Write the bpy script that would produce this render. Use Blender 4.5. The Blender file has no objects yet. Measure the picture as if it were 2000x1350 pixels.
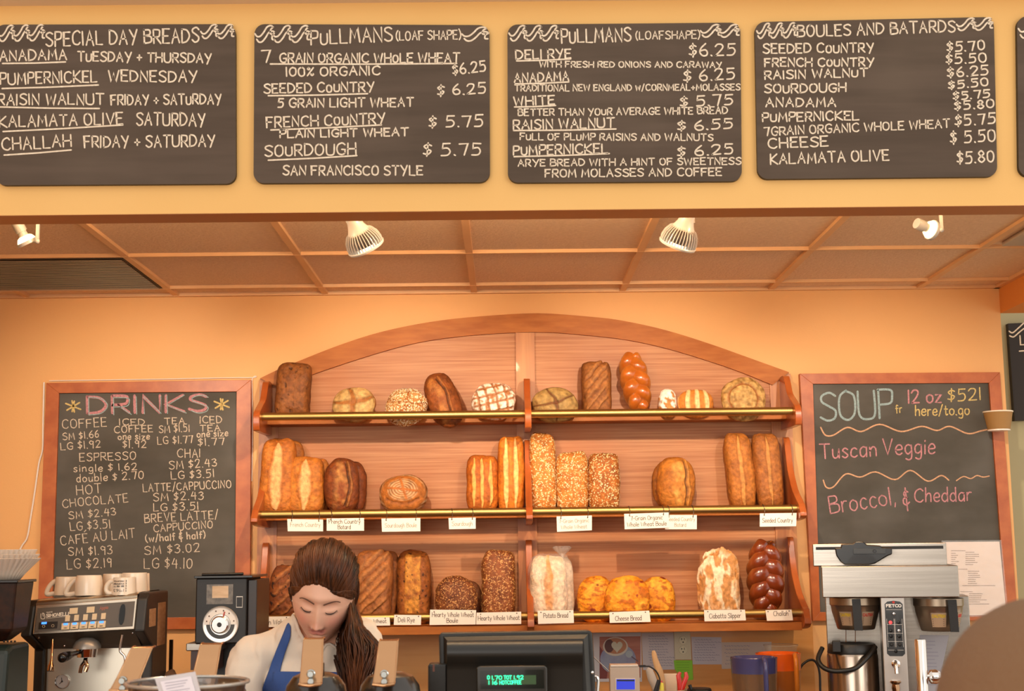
import bpy, bmesh, math, random
import numpy as np
from mathutils import Vector, Matrix, Euler, noise
from mathutils.bvhtree import BVHTree

random.seed(7)
SC = bpy.context.scene
COL = SC.collection
PI = math.pi

# ------------------------------------------------------------------ camera
FPX = 2700.0
CAM = Vector((0, 0, 1.6))
PITCH = math.atan(395 / FPX)
YAW = -0.0063
ROLL = -0.0115
CR = Matrix.Rotation(YAW, 3, 'Z') @ Matrix.Rotation(PI / 2 + PITCH, 3, 'X') @ Matrix.Rotation(ROLL, 3, 'Z')
cd = bpy.data.cameras.new('camera')
cd.sensor_width = 36.0
cd.lens = FPX / 2000 * 36.0
cam = bpy.data.objects.new('camera', cd)
COL.objects.link(cam)
cam.matrix_world = Matrix.Translation(CAM) @ CR.to_4x4()
cd.dof.use_dof = True
cd.dof.focus_distance = 5.2
cd.dof.aperture_fstop = 9.0
SC.camera = cam

SC.view_settings.view_transform = 'Standard'
SC.view_settings.look = 'None'
SC.view_settings.gamma = 1.0
SC.view_settings.use_curve_mapping = False
SC.view_settings.exposure = 0.26

# ------------------------------------------------------------------ world and big lights
w = bpy.data.worlds.new('world')
SC.world = w
w.use_nodes = True
w.node_tree.nodes['Background'].inputs[0].default_value = (1.0, 0.945, 0.87, 1)
w.node_tree.nodes['Background'].inputs[1].default_value = 1.05


def area(name, loc, target, sx, sy, power, color):
    l = bpy.data.lights.new(name, 'AREA')
    l.shape = 'RECTANGLE'
    l.size = sx
    l.size_y = sy
    l.energy = power
    l.color = color
    o = bpy.data.objects.new(name, l)
    COL.objects.link(o)
    o.location = loc
    o.rotation_euler = (Vector(target) - Vector(loc)).to_track_quat('-Z', 'Y').to_euler()
    return o


# daylight through the shop windows behind the customers
area('window_daylight', (-1.95, -2.5, 2.1), (0, 3.6, 2.3), 4.0, 1.8, 80, (1.0, 0.93, 0.85))
area('window_daylight', (3.4, -0.5, 2.3), (0, 3.6, 2.4), 2.0, 1.6, 35, (1.0, 0.95, 0.88))


def ray(px, py):
    return CR @ Vector(((px - 1000) / FPX, -(py - 675) / FPX, -1.0))


def at(px, py, Y):
    d = ray(px, py)
    return CAM + d * ((Y - CAM.y) / d.y)


def atZ(px, py, Z):
    d = ray(px, py)
    return CAM + d * ((Z - CAM.z) / d.z)


# ------------------------------------------------------------------ materials
def lin(h):
    if not isinstance(h, str):
        return h
    h = h.lstrip('#')
    c = [int(h[i:i + 2], 16) / 255 for i in (0, 2, 4)]
    return tuple((x / 12.92 if x <= 0.04045 else ((x + 0.055) / 1.055) ** 2.4) for x in c)


def L4(h):
    return tuple(lin(h)) + (1.0,)


MATS = {}


def mat(name, col, rough=0.5, metal=0.0, col2=None, scale=(8, 8, 8), bump=0.0, bscale=60.0, spec=0.5, emit=None,
        estr=0.0, trans=0.0, alpha=1.0, coat=0.0, detail=4.0, aniso=0.0, blotch=None, lo=0.35, hi=0.65, bdist=0.002, world=False):
    if name in MATS:
        return MATS[name]
    m = bpy.data.materials.new(name)
    m.use_nodes = True
    nt = m.node_tree
    b = nt.nodes['Principled BSDF']
    b.inputs['Base Color'].default_value = L4(col)
    b.inputs['Roughness'].default_value = rough
    b.inputs['Metallic'].default_value = metal
    b.inputs['Specular IOR Level'].default_value = spec
    b.inputs['Transmission Weight'].default_value = trans
    b.inputs['Alpha'].default_value = alpha
    b.inputs['Coat Weight'].default_value = coat
    b.inputs['Anisotropic'].default_value = aniso
    if emit is not None:
        b.inputs['Emission Color'].default_value = L4(emit)
        b.inputs['Emission Strength'].default_value = estr
    tc = nt.nodes.new('ShaderNodeTexCoord')
    src = tc.outputs['Object']
    if world:
        g = nt.nodes.new('ShaderNodeNewGeometry')
        src = g.outputs['Position']
    if col2 is not None:
        mp = nt.nodes.new('ShaderNodeMapping')
        mp.inputs['Scale'].default_value = scale
        nt.links.new(src, mp.inputs[0])
        n = nt.nodes.new('ShaderNodeTexNoise')
        n.inputs['Scale'].default_value = 1.0
        n.inputs['Detail'].default_value = detail
        nt.links.new(mp.outputs[0], n.inputs['Vector'])
        r = nt.nodes.new('ShaderNodeValToRGB')
        r.color_ramp.elements[0].position = lo
        r.color_ramp.elements[1].position = hi
        r.color_ramp.elements[0].color = L4(col)
        r.color_ramp.elements[1].color = L4(col2)
        nt.links.new(n.outputs['Fac'], r.inputs[0])
        out = r.outputs[0]
        if blotch is not None:
            n2 = nt.nodes.new('ShaderNodeTexNoise')
            n2.inputs['Scale'].default_value = blotch[1]
            n2.inputs['Detail'].default_value = 3
            nt.links.new(src, n2.inputs['Vector'])
            r2 = nt.nodes.new('ShaderNodeValToRGB')
            r2.color_ramp.elements[0].position = 0.45
            r2.color_ramp.elements[1].position = 0.72
            r2.color_ramp.elements[0].color = (0, 0, 0, 1)
            k = blotch[2]
            r2.color_ramp.elements[1].color = (k, k, k, 1)
            nt.links.new(n2.outputs['Fac'], r2.inputs[0])
            mx = nt.nodes.new('ShaderNodeMix')
            mx.data_type = 'RGBA'
            nt.links.new(r2.outputs[0], mx.inputs[0])
            nt.links.new(out, mx.inputs[6])
            mx.inputs[7].default_value = L4(blotch[0])
            out = mx.outputs[2]
        nt.links.new(out, b.inputs['Base Color'])
    if bump > 0:
        n3 = nt.nodes.new('ShaderNodeTexNoise')
        n3.inputs['Scale'].default_value = bscale
        n3.inputs['Detail'].default_value = 3
        nt.links.new(src, n3.inputs['Vector'])
        bp = nt.nodes.new('ShaderNodeBump')
        bp.inputs['Strength'].default_value = bump
        bp.inputs['Distance'].default_value = bdist
        nt.links.new(n3.outputs['Fac'], bp.inputs['Height'])
        nt.links.new(bp.outputs[0], b.inputs['Normal'])
    MATS[name] = m
    return m


def vcol_mat(name, rough=0.6, bump=0.4, bscale=90, bdist=0.002, spec=0.35, coat=0.0, var=0.25, vscale=60, sss=0.0):
    m = bpy.data.materials.new(name)
    m.use_nodes = True
    nt = m.node_tree
    b = nt.nodes['Principled BSDF']
    b.inputs['Roughness'].default_value = rough
    b.inputs['Specular IOR Level'].default_value = spec
    b.inputs['Coat Weight'].default_value = coat
    b.inputs['Coat Roughness'].default_value = 0.25
    b.inputs['Subsurface Weight'].default_value = sss
    b.inputs['Subsurface Radius'].default_value = (0.012, 0.005, 0.003)
    b.inputs['Subsurface Scale'].default_value = 0.6
    a = nt.nodes.new('ShaderNodeAttribute')
    a.attribute_name = 'Col'
    tc = nt.nodes.new('ShaderNodeTexCoord')
    n = nt.nodes.new('ShaderNodeTexNoise')
    n.inputs['Scale'].default_value = vscale
    n.inputs['Detail'].default_value = 5
    nt.links.new(tc.outputs['Object'], n.inputs['Vector'])
    mr = nt.nodes.new('ShaderNodeMapRange')
    mr.inputs['From Min'].default_value = 0.3
    mr.inputs['From Max'].default_value = 0.7
    mr.inputs['To Min'].default_value = 1 - var
    mr.inputs['To Max'].default_value = 1 + var
    nt.links.new(n.outputs['Fac'], mr.inputs[0])
    vm = nt.nodes.new('ShaderNodeVectorMath')
    vm.operation = 'SCALE'
    nt.links.new(a.outputs['Color'], vm.inputs[0])
    nt.links.new(mr.outputs[0], vm.inputs['Scale'])
    nt.links.new(vm.outputs[0], b.inputs['Base Color'])
    n3 = nt.nodes.new('ShaderNodeTexNoise')
    n3.inputs['Scale'].default_value = bscale
    n3.inputs['Detail'].default_value = 4
    nt.links.new(tc.outputs['Object'], n3.inputs['Vector'])
    bp = nt.nodes.new('ShaderNodeBump')
    bp.inputs['Strength'].default_value = bump
    bp.inputs['Distance'].default_value = bdist
    nt.links.new(n3.outputs['Fac'], bp.inputs['Height'])
    nt.links.new(bp.outputs[0], b.inputs['Normal'])
    return m


WALL = mat('orange_wall_paint', '#e2aa6c', 0.55, col2='#e4ad70', scale=(2, 2, 2), bump=0.15, bscale=180, spec=0.35)
HEADP = mat('header_yellow_paint', '#e0b06a', 0.6, col2='#e3b46f', scale=(2, 2, 2), bump=0.1, bscale=160, spec=0.25)
TILE = mat('ceiling_tile', '#dcba98', 0.75, col2='#e8c8a6', scale=(60, 140, 60), bump=0.9, bscale=120, spec=0.5, bdist=0.004)
TBAR = mat('ceiling_bar', '#e2b280', 0.5, col2='#dcaa78', scale=(5, 5, 5))
WOODH = mat('maple_panel_horizontal', '#a8673c', 0.5, col2='#bf8354', scale=(3.0, 8, 150), blotch=('#b0642a', 2.0, 0.8), coat=0.0, spec=0.4, detail=6.0, world=True)
WOODV = mat('maple_stile_vertical', '#a86230', 0.42, col2='#bf7c42', scale=(45, 8, 2.2), coat=0.1, world=True)
WOODT = mat('cherry_trim', '#a25a20', 0.5, col2='#b56c2e', scale=(8, 8, 40), blotch=('#9c5420', 3, 0.3), coat=0.0, spec=.25, world=True)
WOODB = mat('cherry_bracket', '#a04c1e', 0.32, col2='#b25c2a', scale=(20, 10, 5), coat=0.4, world=True)
WOODF = mat('cherry_frame', '#a65222', 0.4, col2='#b8632e', scale=(18, 10, 18), world=True)
BACKSPL = mat('backsplash_plywood', '#d08a44', 0.35, col2='#dd9c58', scale=(2, 8, 22), coat=0.3, world=True)
BRASS = mat('brass', '#ae8a4e', 0.42, 1.0, col2='#b8945a', scale=(3, 60, 60))
SLATE = mat('chalkboard_brown', '#4b3d31', 0.72, col2='#55463a', scale=(2.5, 6, 30), blotch=('#6a5a4b', 3.0, 0.35), spec=0.3, world=True)
SLATE2 = mat('chalkboard_grey', '#4b463e', 0.75, col2='#57524a', scale=(4, 6, 9), blotch=('#75706a', 3.5, 0.4), spec=0.3, world=True)
BLACKE = mat('black_edge', '#1c1512', 0.5)
CHALK = mat('chalk_cream', '#f3e4cc', 0.9, col2='#d9c6ae', scale=(90, 90, 90), spec=0.1, lo=0.25, hi=0.5)
CHALKD = mat('chalk_dusty', '#dccab2', 0.9, col2='#a6978a', scale=(160, 160, 160), spec=0.1, lo=0.4, hi=0.75)
CHPINK = mat('chalk_pink', '#d08f92', 0.9, col2='#a9787b', scale=(160, 160, 160), spec=0.1)
CHBLUE = mat('chalk_blue', '#a3b5b5', 0.9, col2='#879a9a', scale=(160, 160, 160), spec=0.1)
CHYEL = mat('chalk_yellow', '#dcc07c', 0.9, col2='#b59f6a', scale=(160, 160, 160), spec=0.1)
CHPEACH = mat('chalk_peach', '#dcaa84', 0.9, col2='#c09272', scale=(160, 160, 160), spec=0.1)
CARD = mat('card_white', '#fbeedd', 0.6)
INK = mat('ink_brown', '#6a5244', 0.7)
INKF = mat('ink_faded', '#b3a290', 0.7)
INKG = mat('ink_grey', '#8d8898', 0.8)
PAPER = mat('paper_white', '#e6ddd8', 0.7)
WHITEP = mat('white_enamel', '#e8dccf', 0.35, coat=0.3)
STEEL = mat('brushed_steel', '#a8a096', 0.24, 1.0, col2='#9c948a', scale=(3, 40, 160), aniso=0.4)
STEEL2 = mat('dull_steel', '#a89c90', 0.33, 1.0)
CHROME = mat('chrome', '#e2ddd8', 0.08, 1.0)
BLACKP = mat('black_plastic', '#17130f', 0.42, bump=0.15, bscale=400)
BLACKG = mat('black_gloss', '#120f0c', 0.22, coat=0.1, spec=.35)
DGREY = mat('dark_grey_plastic', '#2e2a26', 0.45)
PGREY = mat('panel_grey', '#5a5148', 0.4)


# ------------------------------------------------------------------ mesh builder
class M:
    def __init__(s, xf=None):
        s.v = []
        s.f = []
        s.m = []
        s.xf = xf

    def add(s, vs, fs, mi=0):
        o = len(s.v)
        for p in vs:
            p = Vector(p)
            s.v.append(s.xf @ p if s.xf else p)
        for f in fs:
            s.f.append([i + o for i in f])
            s.m.append(mi)
        return s

    def box(s, x0, x1, y0, y1, z0, z1, mi=0):
        x0, x1 = sorted((x0, x1)); y0, y1 = sorted((y0, y1)); z0, z1 = sorted((z0, z1))
        vs = [(x, y, z) for z in (z0, z1) for y in (y0, y1) for x in (x0, x1)]
        return s.add(vs, [(0, 2, 3, 1), (4, 5, 7, 6), (0, 1, 5, 4), (2, 6, 7, 3), (0, 4, 6, 2), (1, 3, 7, 5)], mi)

    def boxr(s, c, sz, R, mi=0):
        c = Vector(c)
        vs = [c + R @ Vector((x * sz[0] / 2, y * sz[1] / 2, z * sz[2] / 2)) for z in (-1, 1) for y in (-1, 1) for x in (-1, 1)]
        return s.add(vs, [(0, 2, 3, 1), (4, 5, 7, 6), (0, 1, 5, 4), (2, 6, 7, 3), (0, 4, 6, 2), (1, 3, 7, 5)], mi)

    def tube(s, pts, r, n=10, mi=0, flat=1.0, cap=True, up=None):
        pts = [Vector(p) for p in pts]
        k = len(pts)
        rs = r if isinstance(r, (list, tuple)) else [r] * k
        vs = []
        ref = Vector(up) if up else None
        prev = None
        for i, p in enumerate(pts):
            t = (pts[min(i + 1, k - 1)] - pts[max(i - 1, 0)]).normalized()
            if prev is None:
                a = ref if ref else (Vector((0, 0, 1)) if abs(t.z) < 0.9 else Vector((1, 0, 0)))
            else:
                a = prev
            u = (a - t * a.dot(t)).normalized()
            prev = u
            v = t.cross(u)
            for j in range(n):
                an = 2 * PI * j / n
                vs.append(p + (u * math.cos(an) * flat + v * math.sin(an)) * rs[i])
        fs = []
        for i in range(k - 1):
            for j in range(n):
                a = i * n + j; b = i * n + (j + 1) % n
                fs.append((a, b, b + n, a + n))
        if cap:
            fs.append(tuple(range(n - 1, -1, -1)))
            fs.append(tuple(range((k - 1) * n, k * n)))
        return s.add(vs, fs, mi)

    def cyl(s, p0, p1, r0, r1=None, n=28, mi=0, cap=True):
        return s.tube([p0, p1], [r0, r0 if r1 is None else r1], n, mi, cap=cap)

    def lathe(s, prof, c, R=None, n=36, mi=0, flute=None):
        c = Vector(c)
        R = R or Matrix.Identity(3)
        vs = []
        k = len(prof)
        for i, (r, z) in enumerate(prof):
            for j in range(n):
                an = 2 * PI * j / n
                rr = r
                if flute:
                    rr = r * (1 + flute(an, i / (k - 1)))
                vs.append(c + R @ Vector((rr * math.cos(an), rr * math.sin(an), z)))
        fs = []
        for i in range(k - 1):
            for j in range(n):
                a = i * n + j; b = i * n + (j + 1) % n
                fs.append((a, b, b + n, a + n))
        return s.add(vs, fs, mi)

    def prism(s, poly, vec, mi=0):
        vec = Vector(vec)
        a = [Vector(p) for p in poly]
        n = len(a)
        vs = a + [p + vec for p in a]
        fs = [tuple(range(n)), tuple(range(2 * n - 1, n - 1, -1))]
        for i in range(n):
            j = (i + 1) % n
            fs.append((i, i + n, j + n, j))
        return s.add(vs, fs, mi)

    def ell(s, c, r, n=20, R=None, mi=0):
        c = Vector(c)
        h = max(4, n // 2)
        vs = []
        for i in range(h + 1):
            th = PI * i / h
            for j in range(n):
                an = 2 * PI * j / n
                p = Vector((r[0] * math.sin(th) * math.cos(an), r[1] * math.sin(th) * math.sin(an), r[2] * math.cos(th)))
                vs.append(c + (R @ p if R else p))
        fs = []
        for i in range(h):
            for j in range(n):
                a = i * n + j; b = i * n + (j + 1) % n
                fs.append((a, a + n, b + n, b))
        return s.add(vs, fs, mi)

    def quad(s, a, b, c, d, mi=0):
        return s.add([a, b, c, d], [(0, 1, 2, 3)], mi)

    def build(s, name, mats, parent=None, smooth=True, bev=0.0, angle=35, fix=True, sub=0):
        me = bpy.data.meshes.new(name)
        org = Vector(parent['_o']) if parent is not None else None
        if org is None:
            lo = Vector([min(p[i] for p in s.v) for i in range(3)])
            hi = Vector([max(p[i] for p in s.v) for i in range(3)])
            org = Vector(((lo.x + hi.x) / 2, (lo.y + hi.y) / 2, lo.z))
        me.from_pydata([tuple(p - org) for p in s.v], [], s.f)
        if not isinstance(mats, (list, tuple)):
            mats = [mats]
        for q in mats:
            me.materials.append(q)
        me.polygons.foreach_set('material_index', s.m)
        me.update()
        if fix:
            bm = bmesh.new()
            bm.from_mesh(me)
            bmesh.ops.remove_doubles(bm, verts=bm.verts, dist=1e-6)
            bmesh.ops.recalc_face_normals(bm, faces=bm.faces)
            bm.to_mesh(me)
            bm.free()
        if smooth:
            me.polygons.foreach_set('use_smooth', [True] * len(me.polygons))
            me.set_sharp_from_angle(angle=math.radians(angle))
        o = bpy.data.objects.new(name, me)
        COL.objects.link(o)
        o['_o'] = tuple(org)
        if parent is not None:
            o.parent = parent
        else:
            o.location = org
        if bev:
            b = o.modifiers.new('bevel', 'BEVEL')
            b.width = bev
            b.segments = 2
            b.limit_method = 'ANGLE'
        if sub:
            b = o.modifiers.new('sub', 'SUBSURF')
            b.levels = b.render_levels = sub
        return o


def tag(o, label=None, cat=None, group=None, kind=None):
    if label: o['label'] = label
    if cat: o['category'] = cat
    if group: o['group'] = group
    if kind: o['kind'] = kind
    return o


def thing(name, loc, label, cat, group=None):
    o = bpy.data.objects.new(name, None)
    COL.objects.link(o)
    o.empty_display_size = 0.05
    o.location = loc
    o['_o'] = tuple(loc)
    return tag(o, label, cat, group)


def struct(o):
    o['kind'] = 'structure'
    return o


# ------------------------------------------------------------------ single-stroke hand lettering
OO = "~3,10 .7,8.5 0,5 .7,1.5 3,0 5.3,1.5 6,5 5.3,8.5 3,10"
GL = {
'A': (6, "0,0 3,10 6,0|1.2,4 4.8,4"), 'B': (5.5, "0,0 0,10|~0,10 4.3,9.6 4.6,6.6 0,5.4|~0,5.4 5.3,4.8 5.3,.8 0,0"),
'C': (6, "~6,8.5 4,10 1,8.5 0,5 1,1.3 4,0 6,1.5"), 'D': (6, "0,0 0,10|~0,10 4,9 6,5 4,1 0,0"),
'E': (5, "5,10 0,10 0,0 5,0|0,5.2 4,5.2"), 'F': (5, "5,10 0,10 0,0|0,5.2 4,5.2"),
'G': (6, "~6,8.5 4,10 1,8.5 0,5 1,1.3 4,0 6,1.5|6,1.5 6,4.5 3.5,4.5"), 'H': (6, "0,0 0,10|6,0 6,10|0,5 6,5"),
'I': (.5, "0,0 0,10"), 'J': (4, "~4,10 4,2 2,0 0,2"), 'K': (5.6, "0,0 0,10|5.5,10 0,4.6 6,0"), 'L': (5, "0,10 0,0 5,0"),
'M': (7, "0,0 1,10 3.5,3 6,10 7,0"), 'N': (5.5, "0,0 0,10 5.5,0 5.5,10"), 'O': (6, OO),
'P': (4.8, "0,0 0,10|~0,10 4.5,9.6 5,7 4,5 0,4.6"), 'Q': (6, OO + "|3.5,2.5 6.2,-1"),
'R': (5.3, "0,0 0,10|~0,10 4.5,9.6 5,7 4,5 0,4.6|2,4.6 5.5,0"),
'S': (5.3, "~5.5,8.7 3.5,10 .8,9 .6,7 3,5.3 5.3,3.3 4.8,.8 2.3,0 0,1.4"), 'T': (6, "0,10 6.2,10|3.1,10 3.1,0"),
'U': (6, "~0,10 0,3 1,.6 3,0 5,.6 6,3 6,10"), 'V': (6, "0,10 3,0 6,10"), 'W': (8, "0,10 2,0 4,8 6,0 8,10"),
'X': (6, "0,0 6,10|0,10 6,0"), 'Y': (6, "0,10 3,5|6,10 2.2,-1"), 'Z': (5.8, "0,10 5.5,10 0,0 5.8,0"),
'0': (5, "~2.5,10 .5,8.5 0,5 .5,1.5 2.5,0 4.5,1.5 5,5 4.5,8.5 2.5,10"), '1': (.6, "0.3,0 0.3,10"),
'2': (5, "~0,8 1.5,10 4,9.6 4.6,7.5 3,4 0,0|0,0 5,.2"), '3': (4.6, "~0,9 2.5,10 4.3,8 2,5.4|~2,5.4 4.6,4 4,1 2,0 0,1"),
'4': (5, "2,10 0,4.5 5,4.5|4,9 3.8,0"), '5': (5, "5,10 .8,10 .6,5.8|~.6,5.8 3.6,6.2 4.8,3.4 3.4,.4 0,.2"),
'6': (4.6, "~3.6,10 .8,6.5 0,3 1.4,.2 3.8,.4 4.5,3 3,5 .6,4.2"), '7': (5, "0,9.8 5,10 2.8,0"),
'8': (4.6, "~2.3,5.4 .4,7.6 2.3,10 4.2,7.6 2.3,5.4 0,2.6 2.3,0 4.6,2.6 2.3,5.4"), '9': (4.4, "~4.2,8 2,10 .2,8 1.6,5.4 4,6.4|4.3,9 3.8,0"),
'$': (4.4, "~4.4,8 2.4,9 .4,7.6 2,5.4 4.2,3.8 2.6,1.2 0,1.8|2.5,10.6 2,-.6"), '+': (4.4, "2.2,1.5 2.2,7|0,4.3 4.4,4.3"),
'.': (.6, "0,.2 .5,-.2"), ',': (.8, "0.6,.6 0,-1.4"), '(': (2, "~2,11 .2,7.5 .2,3 2,-1"), ')': (2, "~0,11 1.8,7.5 1.8,3 0,-1"),
'/': (3.4, "0,-1 3.4,11"), '%': (5, "~1,9.5 .2,8 1.2,7 2,8.3 1,9.5|5,9.5 0,0|~4,3 3,1.8 4,.4 5,1.6 4,3"), '-': (3, "0,4.5 3,4.5"),
'&': (4, "~3.6,9 2,9.6 .6,8 1.8,6 3,5.4|~3,5.4 .4,5 .2,2.2 2,1 4,2.4|2,12 2.4,-3"), "'": (.5, "0.3,10 0.1,8"), '=': (4, "0,6 4,6|0,3 4,3"),
'a': (4.2, "~4,5.6 2,6.4 .2,4.6 .3,1.2 2,0 3.8,2|4,6 4,0"), 'b': (4.2, "0,10.5 0,0|~0,3.5 1.6,6 3.8,5 4,1.6 2,0 0,1"),
'c': (3.8, "~3.8,5.4 2.2,6.4 .3,4.8 .2,1.4 2,0 3.8,1"), 'd': (4.2, "4,10.5 4,0|~4,4 2.4,6.2 .4,5 .1,1.8 2,0 4,1.8"),
'e': (4, "~0,3.2 3.9,3.6 3.4,6 1.6,6.3 .1,4 .4,.9 2.4,0 4,1"), 'f': (3, "~3.4,9.6 2,10.4 1.2,9 1.2,5 1.2,0|0,6 3,6"),
'g': (4.2, "~4,5.6 2,6.4 .2,4.6 .3,1.6 2,.4 3.8,2|~4,6 4,-1.6 2.4,-3.4 .4,-2.6"), 'h': (4.2, "0,10.5 0,0|~0,3.5 1.6,6 3.6,5.4 4,0"),
'i': (.5, "0.2,6 0.2,0|0.2,8.3 0.3,8.8"), 'j': (2, "~1.6,6 1.6,-1.5 0,-3|1.6,8.3 1.7,8.8"), 'k': (3.8, "0,10.5 0,0|3.6,6.2 0,3 3.8,0"),
'l': (.6, "0.2,10.5 0.3,0"), 'm': (6.4, "0,6 0,0|~0,3.8 1.4,6 3,5 3.1,0|~3.1,3.8 4.6,6 6.2,5 6.3,0"),
'n': (4, "0,6 0,0|~0,3.6 1.8,6.2 3.7,5 3.9,0"), 'o': (4.2, "~2.1,6.3 .2,5 .1,1.6 2.1,0 4,1.6 4.1,4.8 2.1,6.3"),
'p': (4.2, "0,6 0,-3.6|~0,3.5 1.6,6.2 3.8,5 4,1.8 2,0 0,1.2"), 'r': (3, "0,6 0,0|~0,3.6 1.4,6 3,6"),
's': (3.4, "~3.3,5.4 1.8,6.4 .3,5 1.8,3.3 3.4,1.6 1.8,0 0,.9"), 't': (3.2, "~1.4,9.4 1.3,1.6 2.2,0 3.2,.8|0,6.2 3.2,6.2"),
'u': (4, "~0,6 .2,1.4 1.6,0 3.4,1.4 3.9,6|3.9,6 4,0"), 'v': (4, "0,6 2,0 4,6"), 'w': (6, "0,6 1.5,0 3,5.4 4.6,0 6,6"),
'x': (4, "0,6 4,0|4,6 0,0"), 'y': (4, "0,6 2.1,.6|4,6 1,-3.4"), 'z': (3.8, "0,6 3.8,6 0,0 3.8,0"),
'é': (4, "~0,3.2 3.9,3.6 3.4,6 1.6,6.3 .1,4 .4,.9 2.4,0 4,1|1.6,8 3,10"), 'É': (5, "5,10 0,10 0,0 5,0|0,5.2 4,5.2|2,12 4,14"),
}


def catmull(p, n=5):
    if len(p) < 3:
        return p
    out = []
    q = [p[0]] + list(p) + [p[-1]]
    for i in range(1, len(q) - 2):
        p0, p1, p2, p3 = q[i - 1], q[i], q[i + 1], q[i + 2]
        for k in range(n):
            t = k / n
            out.append(tuple(0.5 * (2 * p1[a] + (p2[a] - p0[a]) * t + (2 * p0[a] - 5 * p1[a] + 4 * p2[a] - p3[a]) * t * t + (3 * p1[a] - p0[a] - 3 * p2[a] + p3[a]) * t ** 3) for a in range(len(p1))))
    out.append(tuple(p[-1]))
    return out


PARSED = {}


def glyph(c):
    if c not in PARSED:
        adv, s = GL[c]
        st = []
        for part in s.split('|'):
            sm = part.startswith('~')
            pts = [tuple(float(a) for a in q.split(',')) for q in part.lstrip('~').split()]
            st.append((sm, pts))
        PARSED[c] = (adv, st)
    return PARSED[c]


def ribbon(mb, pts, w, f, mi=0):
    """flat stroke of width w (plane units), f maps 2-D plane point -> 3-D point"""
    n = len(pts)
    if n < 2:
        return
    vs = []
    e0 = (Vector(pts[0]) - Vector(pts[1]))
    e1 = (Vector(pts[-1]) - Vector(pts[-2]))
    if e0.length < 1e-9 or e1.length < 1e-9:
        return
    P = [tuple(Vector(pts[0]) + e0.normalized() * w * .45)] + list(pts) + [tuple(Vector(pts[-1]) + e1.normalized() * w * .45)]
    ws = [w * .45] + [w] * n + [w * .45]
    n += 2
    for i in range(n):
        a = Vector(P[max(i - 1, 0)]); b = Vector(P[min(i + 1, n - 1)])
        t = b - a
        if t.length < 1e-9:
            t = Vector((1, 0))
        t.normalize()
        nn = Vector((-t.y, t.x)) * ws[i] / 2
        # mitre a little at corners
        if 0 < i < n - 1:
            t1 = (Vector(P[i]) - a)
            if t1.length > 1e-9:
                t1.normalize()
                c = max(0.6, abs(Vector((-t1.y, t1.x)).dot(Vector((-t.y, t.x)))))
                nn /= c
        p = Vector(P[i])
        vs.append(f(p + nn)); vs.append(f(p - nn))
    mb.add(vs, [(2 * i, 2 * i + 1, 2 * i + 3, 2 * i + 2) for i in range(n - 1)], mi)


RT = random.Random(3)


def write(mb, text, x0, y0, x1, y1, h, w, f, mi=0, jit=0.35, sc=False, slant=0.0, gap=2.0, mirror=False):
    """text between baseline ends (x0,y0)-(x1,y1), cap height h, in a plane whose y points down"""
    tot = 0
    for c in text:
        if c == ' ':
            tot += 3.6
            continue
        k = 1.0
        if sc and c.islower():
            c = c.upper(); k = .78
        tot += glyph(c)[0] * k + gap
    tot -= gap
    L = math.hypot(x1 - x0, y1 - y0)
    ux = Vector((x1 - x0, y1 - y0)) / L
    sx = L / tot
    uy = Vector((ux.y, -ux.x))
    s = h / 10
    cur = 0
    for c in text:
        if c == ' ':
            cur += 3.6
            continue
        k = 1.0
        if sc and c.islower():
            c = c.upper(); k = .78
        adv, st = glyph(c)
        dy = RT.uniform(-jit, jit)
        ks = 1 + RT.uniform(-jit, jit) * .12
        sl = slant + RT.uniform(-jit, jit) * .06
        for sm, pts in st:
            q = []
            for (a, b) in pts:
                a2 = a + RT.uniform(-jit, jit) * .5
                b2 = b + RT.uniform(-jit, jit) * .6
                xx = cur + (a2 + b2 * sl) * k
                if sm and len(pts) == 9 and (a, b) == pts[0] and q:
                    pass
                q.append((xx * sx, (b2 * k * ks + dy) * s))
            if sm:
                q = catmull(q, 5)
            P2 = [tuple(Vector((x0, y0)) + ux * a + uy * b) for a, b in q]
            ribbon(mb, P2, w, f, mi)
        cur += adv * k + gap


def plane_y(Y):
    return lambda p: at(p[0], p[1], Y)
# ================================================================== ROOM
WY = 5.6
ZC = at(990, 573, WY).z
XR = at(1953, 600, WY).x
HY = 3.6
ZH = at(1000, 411, HY).z
ZT = at(1000, 3, HY).z


def zz(y, Y, x=1000):
    return at(x, y, Y).z


m = M(); m.box(-2.7, XR, WY, WY + 0.15, 0, ZC + .3); struct(m.build('wall_back', WALL, smooth=False))
m = M(); m.box(-2.85, -2.7, 1.0, WY + .15, 0, ZC + .3); struct(m.build('wall_left', WALL, smooth=False))
ZSF = at(1960, 612, WY).z
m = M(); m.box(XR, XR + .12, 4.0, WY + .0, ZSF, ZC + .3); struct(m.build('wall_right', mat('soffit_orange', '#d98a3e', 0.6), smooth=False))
m = M(); m.box(XR - .1, 4.2, 6.0, 6.1, 0, ZC + .3)
struct(m.build('wall_far_room', mat('pale_green_paint', '#aaa27c', 0.6), smooth=False))
m = M(); m.box(-4.6, 5.4, -3.4, 6.1, -.05, 0); struct(m.build('floor', mat('floor_tile', '#cdae8c', 0.5, col2='#c2a27e'), smooth=False))
# unseen street wall with windows, added so its dark piers reflect in the steel brewer
m = M()
for a_, b_ in ((-4.6, -3.6), (.12, .95), (2.3, 2.7), (4.6, 5.4)):
    m.box(a_, b_, -3.35, -3.2, 0, 3.2)
m.box(-4.6, 5.4, -3.35, -3.2, 0, .7)
m.box(-4.6, 5.4, -3.35, -3.2, 2.9, 3.2)
struct(m.build('wall_front_added', mat('front_wall_tan', '#6a4c34', 0.7), smooth=False))

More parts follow.
